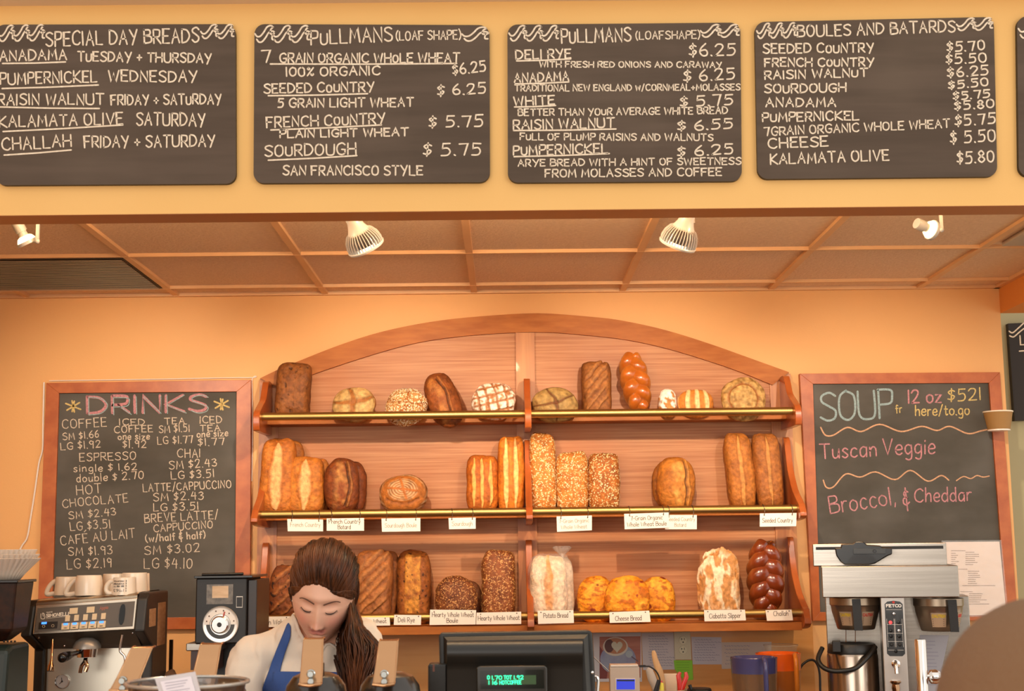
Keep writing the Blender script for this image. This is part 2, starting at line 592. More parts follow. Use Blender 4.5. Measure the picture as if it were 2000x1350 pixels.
# ceiling with lay-in tiles
m = M()
m.box(-2.7, XR, HY + .13, WY, ZC + .012, ZC + .05, 0)
gx = at(926, 575, WY).x
gy = atZ(1000, 557.5, ZC).y
bw = .0125
for k in range(-6, 5):
    x = gx + k * .61
    if -2.7 < x < XR - .02:
        m.box(x - bw, x + bw, HY + .13, WY, ZC, ZC + .02, 1)
for k in range(0, 4):
    y = gy - k * .61
    if y > HY + .15:
        m.box(-2.7, XR, y - .006, y + .006, ZC - .0006, ZC + .019, 1)
m.box(-2.7, XR, WY - .022, WY, ZC - .002, ZC + .02, 1)
m.box(XR - .022, XR, HY + .13, WY, ZC - .002, ZC + .02, 1)
struct(m.build('ceiling', [TILE, TBAR], smooth=False))

# dropped header over the counter and the higher ceiling in front of it
m = M()
m.box(-3.0, 3.2, HY, HY + .1, ZH, ZT + .1, 0)
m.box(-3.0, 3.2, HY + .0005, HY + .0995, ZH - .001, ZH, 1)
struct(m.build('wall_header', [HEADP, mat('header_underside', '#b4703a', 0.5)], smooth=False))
m = M(); m.box(-3.0, 3.2, HY - .06, HY, ZT, ZT + .06)
struct(m.build('trim_1', mat('pale_trim', '#e6d2bc', 0.5), smooth=False))

# grille in the ceiling, left
x1 = gx - 2 * .61 - bw - .004
x0 = x1 - .61 + 2 * bw
y1 = gy - bw - .004
y0 = gy - .61 + bw + .004
VT = thing('air_vent', (x0 / 2 + x1 / 2, y0 / 2 + y1 / 2, ZC), 'dark slatted return-air grille filling one ceiling tile at far left', 'vent')
x0 -= .61
m = M(); m.box(x0, x1, y0, y1, ZC - .001, ZC + .01)
m.build('backing', mat('vent_dark', '#50402e', 0.6), VT, smooth=False)
n = 26
m = M()
for i in range(n):
    y = y0 + .012 + (y1 - y0 - .024) * i / (n - 1)
    m.boxr(((x0 + x1) / 2, y, ZC - .006), (x1 - x0 - .01, .014, .0015), Matrix.Rotation(math.radians(14), 3, 'X'))
o = m.build('louvre_slats', mat('vent_slat', '#c8a884', 0.45), VT, smooth=False)
tag(o, kind='stuff')
# light panel in the ceiling, far right edge
x0 = gx + 3 * .61 + bw + .004 + .0
LPX = atZ(1972, 470, ZC).x
m = M(); m.box(LPX, LPX + .5, gy - .61 - .5, gy - .61 - .05, ZC - .003, ZC + .01)
m2 = m
o = m.build('ceiling_light_panel', mat('frosted_panel', '#b8aa98', 0.4), smooth=False)
tag(o, 'pale frosted panel in the ceiling tile at the far right edge', 'ceiling panel')


# ================================================================== HEADER CHALKBOARDS
def rrect(c, r, n=7):
    """rounded quad from 4 px corners TL,TR,BR,BL"""
    out = []
    c = [Vector(p) for p in c]
    for i in range(4):
        p = c[i]
        a = (c[i - 1] - p).normalized()
        b = (c[(i + 1) % 4] - p).normalized()
        s = p + a * r
        e = p + b * r
        ctr = p + a * r + b * r
        for k in range(n + 1):
            t = PI / 2 * k / n
            out.append(tuple(ctr - b * r * math.cos(t) - a * r * math.sin(t)))
    return out


def slab(m, poly, Y0, Y1, mi=0, mside=None):
    """px polygon at front depth Y0, extruded back to Y1"""
    a = [at(x, y, Y0) for x, y in poly]
    n = len(a)
    vs = a + [Vector((p.x, Y1, p.z)) for p in a]
    m.add(vs, [tuple(range(n))], mi)
    o = len(m.v) - 2 * n
    fs = [tuple(range(2 * n - 1, n - 1, -1))]
    for i in range(n):
        j = (i + 1) % n
        fs.append((i, i + n, j + n, j))
    for f in fs:
        m.f.append([i + o for i in f])
        m.m.append(mi if mside is None else mside)


BY = HY - .014
HB = plane_y(BY - .0008)


def wave(mb, x0, x1, y, h, n, wd, f=HB, dy=0.0):
    u = (x1 - x0) / (n + .15)
    for off in (0, 1):
        pts = []
        for k in range(n):
            bx = x0 + k * u
            for a, b in ((0, .62), (.12, .82), (.3, .8), (.5, .5), (.68, .12), (.9, 0.0), (1.04, .12)):
                pts.append((bx + a * u + off * u * .1, y + (b * .72 + off * .3) * h + dy * (bx + a * u - x0)))
            if k < n:
                pts2 = pts
                ribbon(mb, catmull(pts2[-7:], 5), wd, f)
                q = [(bx + a * u + off * u * .1, y + (b * .72 + off * .3) * h + dy * (bx + a * u - x0)) for a, b in ((1.04, .12), (.9, .3), (.88, .6), (1.0, .62 + .02))]
                ribbon(mb, catmull(q, 5), wd, f)


def board(corners, label, texts, waves, lines):
    T = thing('menu_board', at((corners[0][0] + corners[1][0]) / 2, corners[2][1], BY), label, 'chalkboard', 'menu chalkboards along the yellow header')
    m = M()
    slab(m, rrect(corners, 20), BY, HY, 0, 1)
    o = m.build('board_panel', [SLATE, BLACKE], T, smooth=False)
    m = M()
    for t in texts:
        s, xa, ya, xb, yb, h = t[:6]
        wd = (t[6] if len(t) > 6 else 3.4) * .88
        write(m, s, xa, ya, xb, yb, h, wd, HB, sc=True, jit=.3, gap=2.2)
    for l in lines:
        ribbon(m, [(l[0], l[1]), ((l[0] + l[2]) / 2, (l[1] + l[3]) / 2 + .8), (l[2], l[3])], 3, HB)
    for x0, x1, y, h, n, dy in waves:
        wave(m, x0, x1, y, h, n, 3.2, dy=dy)
    m.build('chalk_writing', CHALK, T, smooth=False, fix=False)
    return T


board([(-10, 48), (460, 47), (461, 359), (-9, 362)], 'menu board headed SPECIAL DAY BREADS, leftmost on the yellow header', [
    ('SPECIAL DAY BREADS', 90, 90, 388, 82, 27, 3.6), ('ANADAMA', 0, 119, 130, 116, 20), ('TuESDAY + THURSDAY', 152, 119, 412, 123, 18),
    ('PUMPERNICKEL', 1, 165, 189, 160, 22), ('WEDNESDAY', 212, 159, 384, 160, 21), ('RAISIN WALNUT', -4, 205, 202, 204, 21),
    ('FRIDAY + SATuRDAY', 217, 205, 432, 203, 19), ('KALAMATA OLIVE', -1, 249, 240, 242, 22), ('SATURDAY', 267, 244, 400, 246, 24),
    ('CHALLAH', 5, 294, 139, 286, 24), ('FRIDAY + SATURDAY', 165, 288, 419, 286, 22)],
    [(-4, 88, 50, 34, 3, -.02), (392, 458, 48, 30, 2, 0)],
    [(5, 124, 128, 121), (4, 173, 192, 166), (0, 209, 194, 212), (6, 257, 240, 244), (8, 303, 139, 293)])
board([(497, 47), (956, 49), (957, 356), (495, 358)], 'menu board headed PULLMANS listing 7 grain organic whole wheat first', [
    ('PuLLMANS', 608, 88, 766, 80, 27, 3.6), ('(LOAF SHAPE)', 774, 79, 900, 76, 17, 2.8), ('7', 511, 121, 528, 121, 23), ('GRAIN ORGANIC WHoLE WHEAT', 547, 122, 897, 122, 18),
    ('$6.25', 885, 146, 949, 138, 20), ('100% ORGANIC', 559, 149, 742, 146, 17), ('SEEDED CouNTRY', 516, 182, 730, 178, 18), ('$ 6.25', 855, 187, 949, 181, 20),
    ('5 GRAIN LIGHT WHEAT', 543, 210, 807, 208, 17), ('FRENCH CouNTRY', 521, 249, 752, 241, 20), ('$ 5.75', 838, 249, 943, 247, 22),
    ('PLAIN LIGHT WHEAT', 547, 269, 797, 265, 15), ('SOuRDOUGH', 518, 305, 695, 302, 22), ('$ 5.75', 827, 304, 939, 303, 23), ('SAN FRANCISCO STYLE', 553, 342, 825, 342, 18)],
    [(498, 606, 50, 36, 3, 0), (902, 955, 53, 30, 1, 0)],
    [(528, 125, 892, 124), (524, 187, 718, 183), (529, 254, 745, 244), (524, 313, 697, 304)])
board([(991, 48), (1446, 44), (1449, 354), (992, 357)], 'menu board headed PULLMANS listing deli rye first', [
    ('PuLLMANS', 1097, 84, 1232, 80, 26, 3.6), ('(LOAFSHAPE)', 1242, 77, 1367, 75, 15, 2.6), ('DELI RYE', 1008, 116, 1115, 113, 17), ('$6.25', 1347, 110, 1436, 107, 23),
    ('WITH FRESH RED ONIONS AND CARAWAY', 1054, 131, 1409, 132, 11, 2.7), ('ANADAMA', 1005, 161, 1111, 157, 17), ('$ 6.25', 1336, 160, 1435, 154, 21),
    ('TRADITIONAL NEW ENGLAND w/CORNMEAL+MOLASSES', 1006, 178, 1445, 176, 12, 2.7), ('WHITE', 1004, 207, 1083, 203, 17), ('$ 5.75', 1329, 209, 1431, 204, 20),
    ('BETTER THAN YOuR AVERAGE WHITE BREAD', 1012, 226, 1421, 222, 13, 2.8), ('RAISIN WALNUT', 1003, 253, 1199, 249, 18), ('$ 6.55', 1324, 256, 1431, 251, 19),
    ('FuLL OF PLuMP RAISINS AND WALNUTS', 1016, 273, 1392, 275, 13, 2.8), ('PuMPERNICKEL', 1003, 303, 1187, 299, 18), ('$ 6.25', 1324, 306, 1432, 300, 19),
    ('ARYE BREAD WITH A HINT OF SWEETNESS', 1012, 325, 1447, 321, 13, 2.8), ('FROM MOLASSES AND COFFEE', 1065, 346, 1409, 343, 15, 3)],
    [(994, 1092, 50, 33, 3, 0), (1368, 1445, 48, 27, 2, 0)],
    [(1009, 119, 1115, 115), (1006, 164, 1111, 160), (1005, 209, 1085, 206), (1003, 255, 1203, 252), (1004, 306, 1190, 300)])
board([(1474, 43), (1941, 33), (1948, 345), (1480, 350)], 'menu board headed BOULES AND BATARDS with seeded country first', [
    ('BOULES AND BATARDS', 1558, 72, 1865, 62, 22, 3.5), ('SEEDED CouNTRY', 1491, 104, 1706, 102, 18), ('FRENCH CouNTRY', 1494, 130, 1706, 129, 16), ('RAISIN WALNuT', 1494, 155, 1694, 149, 16),
    ('SOuRDOUGH', 1494, 182, 1652, 179, 17), ('ANADAMA', 1496, 209, 1632, 208, 17), ('PuMPERNICKEL', 1490, 238, 1677, 234, 17), ('7GRAIN ORGANIC WHOLE WHEAT', 1493, 265, 1855, 249, 16, 3),
    ('CHEESE', 1501, 290, 1617, 285, 19), ('KALAMATA OLIVE', 1505, 321, 1736, 313, 20), ('$5.70', 1850, 101, 1923, 97, 18), ('$5.50', 1848, 125, 1926, 121, 18), ('$6.25', 1851, 151, 1930, 146, 18),
    ('$5.50', 1853, 174, 1930, 167, 15), ('$5.75', 1862, 195, 1933, 190, 15), ('$5.80', 1865, 215, 1941, 210, 16), ('$5.75', 1866, 246, 1944, 241, 20), ('$ 5.50', 1857, 281, 1944, 275, 22), ('$5.80', 1870, 320, 1941, 316, 22)],
    [(1478, 1556, 46, 32, 3, -.02), (1868, 1940, 36, 26, 2, -.02)], [])
T = board([(1986, 32), (2445, 24), (2452, 340), (1990, 345)], 'menu board cut off at the right end of the header', [('ROLLS', 2080, 64, 2200, 60, 22)],
          [(1989, 2072, 38, 40, 2, 0)], [])

# chalkboard on the wall of the next room
T = thing('menu_board', at(2100, 820, 5.97), 'dark chalkboard on the pale green wall past the right doorway', 'chalkboard', None)
m = M(); slab(m, [(1969, 632), (2200, 622), (2212, 812), (1982, 822)], 5.97, 6.0, 0, 1)
m.build('board_panel', [mat('slate_black', '#241c17', .7), BLACKE], T, smooth=False)
m = M(); f = plane_y(5.969)
ribbon(m, catmull([(1971, 647), (1978, 650), (1990, 640), (2002, 630), (2012, 632)], 6), 2.6, f)
ribbon(m, catmull([(1972, 656), (1980, 658), (1992, 648), (2004, 640), (2014, 642)], 6), 2.6, f)
write(m, 'LOAVES', 1993, 673, 2100, 668, 18, 2.6, f)
ribbon(m, [(1991, 686), (2090, 678)], 2.6, f)
m.build('chalk_writing', CHALK, T, smooth=False, fix=False)


# ================================================================== FRAMED WALL BOARDS
def framed(outer, inner, label, name='framed_chalkboard'):
    T = thing(name, at((outer[2][0] + outer[3][0]) / 2, outer[2][1], WY - .01), label, 'chalkboard')
    m = M(); slab(m, [(inner[0][0] - 4, inner[0][1] - 4), (inner[1][0] + 4, inner[1][1] - 4), (inner[2][0] + 4, inner[2][1] + 4), (inner[3][0] - 4, inner[3][1] + 4)], WY - .014, WY)
    m.build('board_panel', SLATE2, T, smooth=False)
    for i in range(4):
        j = (i + 1) % 4
        if i in (0, 2):
            q = [outer[i], outer[j], (outer[j][0], inner[j][1]), (outer[i][0], inner[i][1])]
            q = [outer[i], outer[j], inner[j], inner[i]]
        else:
            q = [outer[i], outer[j], inner[j], inner[i]]
        m = M(); slab(m, q, WY - .026, WY)
        m.build('frame_rail', WOODF, T, smooth=False, bev=.001)
    return T


T = framed([(90, 748), (490, 742), (488, 1228), (72, 1232)], [(115, 768), (462, 765), (458, 1205), (101, 1209)],
           'wood-framed chalkboard headed DRINKS listing coffee prices, left of the bread shelves')
f = plane_y(WY - .0148)
m = M(); D = f
for t in [('COFFEE', 122, 838, 208, 833, 17), ('ICED', 234, 831, 282, 830, 12), ('COFFEE', 224, 846, 298, 843, 13), ('one size', 231, 859, 292, 858, 12, 2),
          ('$1.92', 240, 875, 285, 874, 14), ('TEA', 322, 829, 360, 828, 12), ('SM $1.51', 311, 846, 370, 843, 14), ('LG $1.77', 308, 868, 377, 865, 14),
          ('ICED', 391, 827, 433, 827, 14), ('TEA', 391, 843, 430, 842, 12), ('one size', 385, 854, 445, 852, 12, 2), ('$1.77', 387, 871, 438, 869, 14),
          ('SM $1.66', 123, 860, 193, 854, 13), ('LG $1.92', 119, 879, 196, 874, 14), ('ESPRESSO', 156, 901, 265, 897, 15), ('single $ 1.62', 144, 922, 267, 918, 13),
          ('double $ 2.70', 150, 942, 280, 935, 14), ('CHAI', 347, 894, 391, 893, 16), ('SM $2.43', 331, 917, 423, 911, 15), ('LG $3.51', 335, 937, 418, 932, 15),
          ('HOT', 150, 966, 198, 963, 18), ('CHOCOLATE', 123, 992, 250, 980, 16), ('LATTE/CAPPUCCINO', 280, 961, 451, 953, 15), ('SM $2.43', 300, 979, 397, 975, 15),
          ('LG $3.51', 300, 999, 387, 996, 15), ('SM $2.43', 135, 1014, 226, 1006, 14), ('LG $3.51', 138, 1037, 215, 1031, 16), ('BREVE LATTE/', 283, 1021, 426, 1013, 16),
          ('CAPPUCCINO', 301, 1039, 415, 1031, 14), ('(w/half & half)', 285, 1059, 401, 1051, 13, 2.2), ('CAFÉ AU LAIT', 119, 1065, 264, 1050, 17), ('SM $1.93', 134, 1086, 219, 1082, 16),
          ('LG $2.19', 131, 1112, 218, 1108, 18), ('SM $3.02', 283, 1084, 390, 1077, 16), ('LG $4.10', 282, 1111, 375, 1110, 19)]:
    write(m, t[0], t[1], t[2], t[3], t[4], t[5], t[6] if len(t) > 6 else 1.75, D, jit=.4, gap=2.6)
m.build('chalk_writing', CHALKD, T, smooth=False, fix=False)
m = M(); write(m, 'DRINKS', 171, 808, 402, 803, 33, 5.2, D, jit=.2); m.build('chalk_heading', CHPINK, T, smooth=False, fix=False)
m = M(); write(m, 'DRINKS', 174, 811, 406, 806, 34, 1.8, plane_y(WY - .0152), jit=.2); m.build('chalk_heading_shade', CHBLUE, T, smooth=False, fix=False)
for cx, cy in ((143, 794), (433, 790)):
    m = M()
    for a, r in ((25, 16), (-35, 15), (80, 13), (-80, 12)):
        dx, dy = math.cos(math.radians(a)) * r, math.sin(math.radians(a)) * r * .85
        ribbon(m, [(cx - dx, cy - dy), (cx + dx, cy + dy)], 3.2, D)
    m.build('chalk_asterisk', CHYEL, T, smooth=False, fix=False)

T = framed([(1562, 730), (1953, 727), (1988, 1212), (1588, 1213)], [(1588, 750), (1932, 748), (1965, 1195), (1602, 1196)],
           'wood-framed chalkboard headed SOUP, right of the bread shelves')
m = M(); write(m, 'SOUP', 1604, 824, 1744, 815, 56, 4.2, D, jit=.25, gap=1.2); m.build('chalk_heading', CHBLUE, T, smooth=False, fix=False)
for grp, mt_, nm in (([('12 oz', 1774, 788, 1838, 786, 25, 3.2)], CHPINK, 'chalk_size'), ([('Tuscan', 1602, 896, 1712, 891, 29, 2.8), ('Veggie', 1725, 889, 1826, 886, 30, 2.8)], CHPINK, 'chalk_soup_name'),
                     ([('Broccol,', 1622, 1004, 1750, 985, 33, 2.6), ('&', 1765, 990, 1777, 989, 30, 2.8), ('Cheddar', 1787, 981, 1897, 978, 26, 2.6)], CHPINK, 'chalk_soup_name'),
                     ([('$521', 1852, 784, 1915, 781, 23, 2.6)], CHYEL, 'chalk_price'), ([('fr', 1750, 807, 1762, 806, 15, 2.0)], CHYEL, 'chalk_note'), ([('here/to.go', 1788, 812, 1893, 810, 19, 2.4)], CHYEL, 'chalk_note')):
    m = M()
    for t in grp:
        write(m, *t, D, jit=.2)
    m.build(nm, mt_, T, smooth=False, fix=False)
m = M()
ribbon(m, catmull([(1603, 835), (1612, 850), (1628, 850), (1655, 835), (1682, 843), (1718, 829), (1760, 843), (1800, 833), (1830, 841), (1855, 833), (1890, 847), (1915, 842), (1930, 839)], 6), 2.8, D)
ribbon(m, catmull([(1608, 938), (1614, 952), (1628, 951), (1652, 926), (1680, 932), (1710, 922), (1748, 937), (1778, 919), (1812, 940), (1838, 929), (1853, 938)], 6), 2.6, D)
ribbon(m, catmull([(1868, 939), (1882, 931), (1896, 935), (1908, 929), (1920, 932), (1932, 930)], 6), 2.2, D)
m.build('chalk_wavy_lines', CHPEACH, T, smooth=False, fix=False)

# menu sheet in a plastic sleeve on the soup board
T = thing('menu_sheet', at(1905, 1203, WY - .03), 'printed menu sheet in a clear plastic sleeve on the lower right of the SOUP board', 'paper')
m = M(); slab(m, [(1842, 1059), (1952, 1058), (1966, 1201), (1845, 1203)], WY - .030, WY - .0285)
m.build('sheet', mat('menu_paper', '#e3cfc2', .7), T, smooth=False)
m = M(); g = plane_y(WY - .0306); rr = random.Random(5)
for (xa, ya, n, wmin, wmax) in ((1858, 1076, 1, 26, 28), (1858, 1081, 7, 8, 15), (1886, 1079, 7, 14, 26), (1872, 1112, 1, 18, 20), (1891, 1116, 7, 12, 24), (1880, 1144, 1, 62, 66),
                                (1876, 1156, 1, 20, 24), (1893, 1160, 6, 14, 40), (1870, 1172, 4, 8, 12)):
    for k in range(n):
        y = ya + k * 4
        x = xa; e = xa + rr.uniform(wmin, wmax)
        while x < e:
            l = rr.uniform(2, 6)
            ribbon(m, [(x, y), (min(x + l, e), y)], 1.3, g); x += l + 1.2
m.build('printed_text', mat('print_grey', '#8d7a6c', .7), T, smooth=False, fix=False)
m = M()
slab(m, [(1839, 1056), (1956, 1055), (1970, 1204), (1842, 1206)], WY - .0335, WY - .0330)
m.build('plastic_sleeve', mat('clear_sleeve', '#ffffff', .12, trans=.0, alpha=.10, bump=.6, bscale=25, spec=.8, bdist=.01), T, smooth=False)
m = M(); g = plane_y(WY - .0345)
for q in ([(1866, 1064), (1880, 1082), (1894, 1094)], [(1870, 1100), (1884, 1120), (1895, 1132), (1910, 1150)], [(1934, 1100), (1945, 1097), (1955, 1098)], [(1918, 1190), (1922, 1196), (1926, 1188)]):
    ribbon(m, catmull(q, 4), 1.6, g)

# kraft cup fixed to the right rail of the soup board
c = at(1950, 822, WY - .095)
T = thing('paper_cup', c + Vector((0, 0, -.04)), 'brown kraft paper soup cup stuck to the right rail of the SOUP board', 'cup')
s = .0019
KRAFT = mat('kraft_paper', '#9c7440', .7)
m = M(); m.lathe([(.043, -.038), (.056, .033)], c, n=40); m.build('cup_wall', KRAFT, T)
m = M(); m.lathe([(.0, -.041), (.040, -.041), (.0435, -.041), (.0435, -.034), (.04, -.034)], c, n=40); m.build('cup_base', WHITEP, T)
m = M(); m.lathe([(.054, .032), (.0585, .033), (.0585, .038), (.0545, .038), (.0, .034)], c, n=40); m.build('cup_rim', mat('rim_cream', '#ead9bf', .5), T)

# white cable running down the wall beside the drinks board
m = M()
pts = [(86, 747), (84, 830), (83, 878), (76, 905), (68, 960), (60, 1010), (53, 1050), (42, 1068), (30, 1100), (20, 1180)]
m.tube(catmull([tuple(at(x, y, WY - .008)) for x, y in pts], 6), .0035, 8)
tag(m.build('white_cable', WHITEP), 'thin white cable hanging on the wall left of the DRINKS board', 'cable')
m = M()
m.tube(catmull([tuple(at(x, y, WY - .006)) for x, y in [(96, 744), (300, 741), (486, 738), (492, 745), (493, 850), (492, 940)]], 6), .0022, 8)
tag(m.build('white_cable', WHITEP), 'thin white cable running over the top rail of the DRINKS board', 'cable')


# ================================================================== BREAD SHELF UNIT
PY = 5.57
SH = thing('bread_shelf_unit', at(1030, 1238, PY), 'arched maple wall shelf unit with three tiers and brass rails full of bread', 'shelf')
outer = [(508, 739), (543, 722), (577, 708), (658, 676), (742, 649), (840, 629), (938, 618), (1050, 612), (1155, 619), (1219, 627), (1300, 645), (1387, 672), (1474, 703), (1541, 727)]
inner_l = [(606, 733), (714, 697), (812, 670), (910, 656), (1008, 649)]
inner_arc = [(543, 757), (606, 733), (714, 697), (812, 670), (910, 656), (1008, 649.5), (1070, 649), (1126, 653), (1219, 663), (1300, 680), (1387, 706), (1450, 728), (1509, 752)]
XL = at(503, 1050, PY).x
XRr = at(1554, 1000, PY).x
zb = zz(1224, PY)
m = M()
op = [at(x, y, PY) for x, y in catmull(outer, 4)]
poly = [Vector((XL, PY, zb))] + [Vector((max(XL, min(XRr, p.x)), PY, p.z)) for p in op] + [Vector((XRr, PY, zb))]
m.prism(poly, (0, WY - PY, 0))
m.build('back_panel', WOODH, SH, smooth=False)
m = M()
AY = PY - .016
ia = [at(x, y, AY) for x, y in catmull(inner_arc, 5)]
oa = [at(x, y, AY) for x, y in catmull(outer, 5)]
oa = [Vector((max(XL, min(XRr, p.x)), AY, p.z)) for p in oa]


def resample(p, n):
    L = [0]
    for i in range(1, len(p)):
        L.append(L[-1] + (p[i] - p[i - 1]).length)
    out = []
    for k in range(n):
        t = L[-1] * k / (n - 1)
        i = max(1, next((j for j in range(len(L)) if L[j] >= t - 1e-9), len(L) - 1))
        u = (t - L[i - 1]) / max(1e-9, L[i] - L[i - 1])
        out.append(p[i - 1].lerp(p[i], u))
    return out


A = resample(oa, 60); B = resample(ia, 60)
vs = A + B + [p + Vector((0, .016, 0)) for p in A] + [p + Vector((0, .016, 0)) for p in B]
fs = []
for i in range(59):
    fs += [(i, i + 1, 61 + i, 60 + i), (120 + i, 180 + i, 181 + i, 121 + i), (i, 120 + i, 121 + i, i + 1), (60 + i, 61 + i, 181 + i, 180 + i)]
fs += [(0, 60, 180, 120), (59, 179, 239, 119)]
m.add(vs, fs)
m.build('arch_trim', WOODT, SH, smooth=False)
# stiles
xl2 = at(541, 950, AY).x
xr1 = at(1512, 950, AY).x
m = M()
m.prism([Vector((XL, PY - .007, zb)), Vector((xl2, PY - .007, zb)), Vector((xl2, PY - .007, zz(758, PY))), Vector((XL, PY - .007, zz(741, PY)))], (0, .007, 0))
m.build('stile', WOODV, SH, smooth=False)
m = M()
m.prism([Vector((xr1, PY - .007, zb)), Vector((XRr, PY - .007, zb)), Vector((XRr, PY - .007, zz(736, PY))), Vector((xr1, PY - .007, zz(757, PY)))], (0, .007, 0))
m.build('stile', WOODV, SH, smooth=False)
m = M(); m.box(at(1010, 900, AY).x, at(1047, 900, AY).x, AY, PY, zb, zz(650, AY)); m.build('stile', WOODV, SH, smooth=False)
m = M(); m.box(xl2, at(1010, 900, AY).x, PY - .007, PY, zb, zz(1180, PY)); m.box(at(1047, 900, AY).x, xr1, PY - .007, PY, zb, zz(1176, PY)); m.build('bottom_panel_rail', WOODH, SH, smooth=False)

RY = 5.33
RAILY = {1: 809, 2: 1000, 3: 1204}
XBR = [at(498, 1004, 5.285).x, at(1034, 1000, 5.285).x, at(1567, 994, 5.285).x]
prof = {
    1: [(5.565, 744), (5.49, 740), (5.46, 752), (5.42, 775), (5.34, 790), (5.285, 803), (5.285, 832), (5.33, 838), (5.565, 846)],
    2: [(5.565, 866), (5.545, 860), (5.52, 866), (5.50, 890), (5.47, 925), (5.40, 962), (5.32, 984), (5.285, 995), (5.285, 1019), (5.565, 1026)],
    3: [(5.565, 1062), (5.545, 1055), (5.525, 1060), (5.51, 1085), (5.475, 1125), (5.40, 1165), (5.31, 1192), (5.285, 1200), (5.285, 1232), (5.565, 1236)]}
rail_z = {}
for k in (1, 2, 3):
    zr = zz(RAILY[k], RY)
    rail_z[k] = zr
    for i in range(3):
        m = M()
        pp = prof[k]
        if i == 1:
            pp = [(min(a, 5.55), b) for a, b in pp]
        sm = catmull([(a, zz(b, a)) for a, b in pp], 4)
        m.prism([Vector((XBR[i] - .0125, a, b)) for a, b in sm], (.025, 0, 0))
        m.build('shelf_bracket', WOODB, SH, smooth=True, bev=.002, angle=50)
    m = M()
    for a, b in ((0, 1), (1, 2)):
        m.cyl((XBR[a] + .012, RY, zr), (XBR[b] - .012, RY, zr), .0155, n=24)
    m.build('brass_rail', BRASS, SH)
    if k < 3:
        for a, b in ((0, 1), (1, 2)):
            m = M(); m.box(XBR[a] + .0125, XBR[b] - .0125, 5.455, 5.563, zr - .020, zr - .003)
            m.build('shelf_slat', WOODT, SH, smooth=False, bev=.001)
zs = zz(1222, 5.315)
zs0 = zz(1238, 5.315)
for a, b in ((0, 1), (1, 2)):
    m = M(); m.box(XBR[a] + .0125, XBR[b] - .0125, 5.315, 5.563, zs0, zs)
    m.build('shelf_board', WOODT, SH, smooth=False, bev=.0015)
# crumbs on the bottom shelf
# plywood splashback behind the counter
m = M(); m.box(XL, at(1590, 1300, WY - .012).x, WY - .014, WY, .9, zb - .004)
struct(m.build('trim_2', BACKSPL, smooth=False))

# ================================================================== BREADS
CRUST = vcol_mat('bread_crust', rough=.62, bump=.8, bscale=75, bdist=.005, spec=.35, var=.28, vscale=70)
GLAZE = vcol_mat('glazed_crust', rough=.22, bump=.15, bscale=60, bdist=.002, spec=.55, coat=.5, var=.15, vscale=25)
_unit = {}


def cube_grid(n):
    if n in _unit:
        return _unit[n]
    idx = {}
    vs = []
    fs = []

    def vid(p):
        k = tuple(int(round(a)) for a in p)
        if k not in idx:
            idx[k] = len(vs)
            vs.append(k)
        return idx[k]
    for ax in range(3):
        for sg in (0, n):
            for i in range(n):
                for j in range(n):
                    q = []
                    for (a, b) in ((i, j), (i + 1, j), (i + 1, j + 1), (i, j + 1)):
                        p = [0, 0, 0]
                        p[ax] = sg
                        p[(ax + 1) % 3] = a
                        p[(ax + 2) % 3] = b
                        q.append(vid(p))
                    fs.append(tuple(q) if sg else tuple(q[::-1]))
    V = np.array(vs, float) / n * 2 - 1
    V = np.tan(V * PI / 4)
    _unit[n] = (V, fs)
    return _unit[n]


def nz(P, sc, seed=0.0, octv=1):
    out = np.empty(len(P))
    for i, p in enumerate(P):
        v = Vector((p[0] * sc + seed, p[1] * sc + seed * 1.7, p[2] * sc - seed))
        out[i] = noise.noise(v) if octv == 1 else noise.fractal(v, 1.0, 2.0, octv)
    return out


def sst(a, b, x):
    t = np.clip((x - a) / (b - a), 0, 1)
    return t * t * (3 - 2 * t)


def mixc(c, d, k):
    return c * (1 - k[:, None]) + np.array(lin(d))[None, :] * k[:, None]


def np_obj(name, V, F, colr, matl, parent=None, origin=None):
    me = bpy.data.meshes.new(name)
    org = np.array(parent['_o'] if parent is not None else origin)
    me.from_pydata((V - org).tolist(), [], F)
    me.materials.append(matl)
    me.polygons.foreach_set('use_smooth', [True] * len(me.polygons))
    if colr is not None:
        at_ = me.color_attributes.new('Col', 'FLOAT_COLOR', 'POINT')
        c4 = np.ones((len(V), 4))
        c4[:, :3] = colr
        at_.data.foreach_set('color', c4.ravel())
    me.update()
    o = bpy.data.objects.new(name, me)
    COL.objects.link(o)
    o['_o'] = tuple(org)
    if parent is not None:
        o.parent = parent
    else:
        o.location = tuple(org)
    return o


def warp(s, t, seed, amp=.06, sc=3.0):
    P = np.stack([s * sc, t * sc, np.zeros_like(s)], 1)
    return s + amp * nz(P, 1, seed), t + amp * nz(P, 1, seed + 9)


# each style: f(s,t,front,P,seed) -> (dent [relative depth], colour)   s,t in -1..1 over the front
def st_plain(base, dark, spots=None):
    def f(s, t, fr, P, sd):
        n = nz(P, 28, sd, 3)
        c = np.tile(np.array(lin(base)), (len(s), 1))
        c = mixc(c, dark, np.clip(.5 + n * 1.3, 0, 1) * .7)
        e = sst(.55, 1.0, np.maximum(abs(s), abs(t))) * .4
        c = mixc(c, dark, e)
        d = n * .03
        if spots:
            h = sst(.42, .55, nz(P, 60, sd + 3)) * sst(-.2, .3, nz(P, 8, sd + 5) + .2)
            c = mixc(c, spots, h * .85)
            d = d - h * .06
        return d, c
    return f


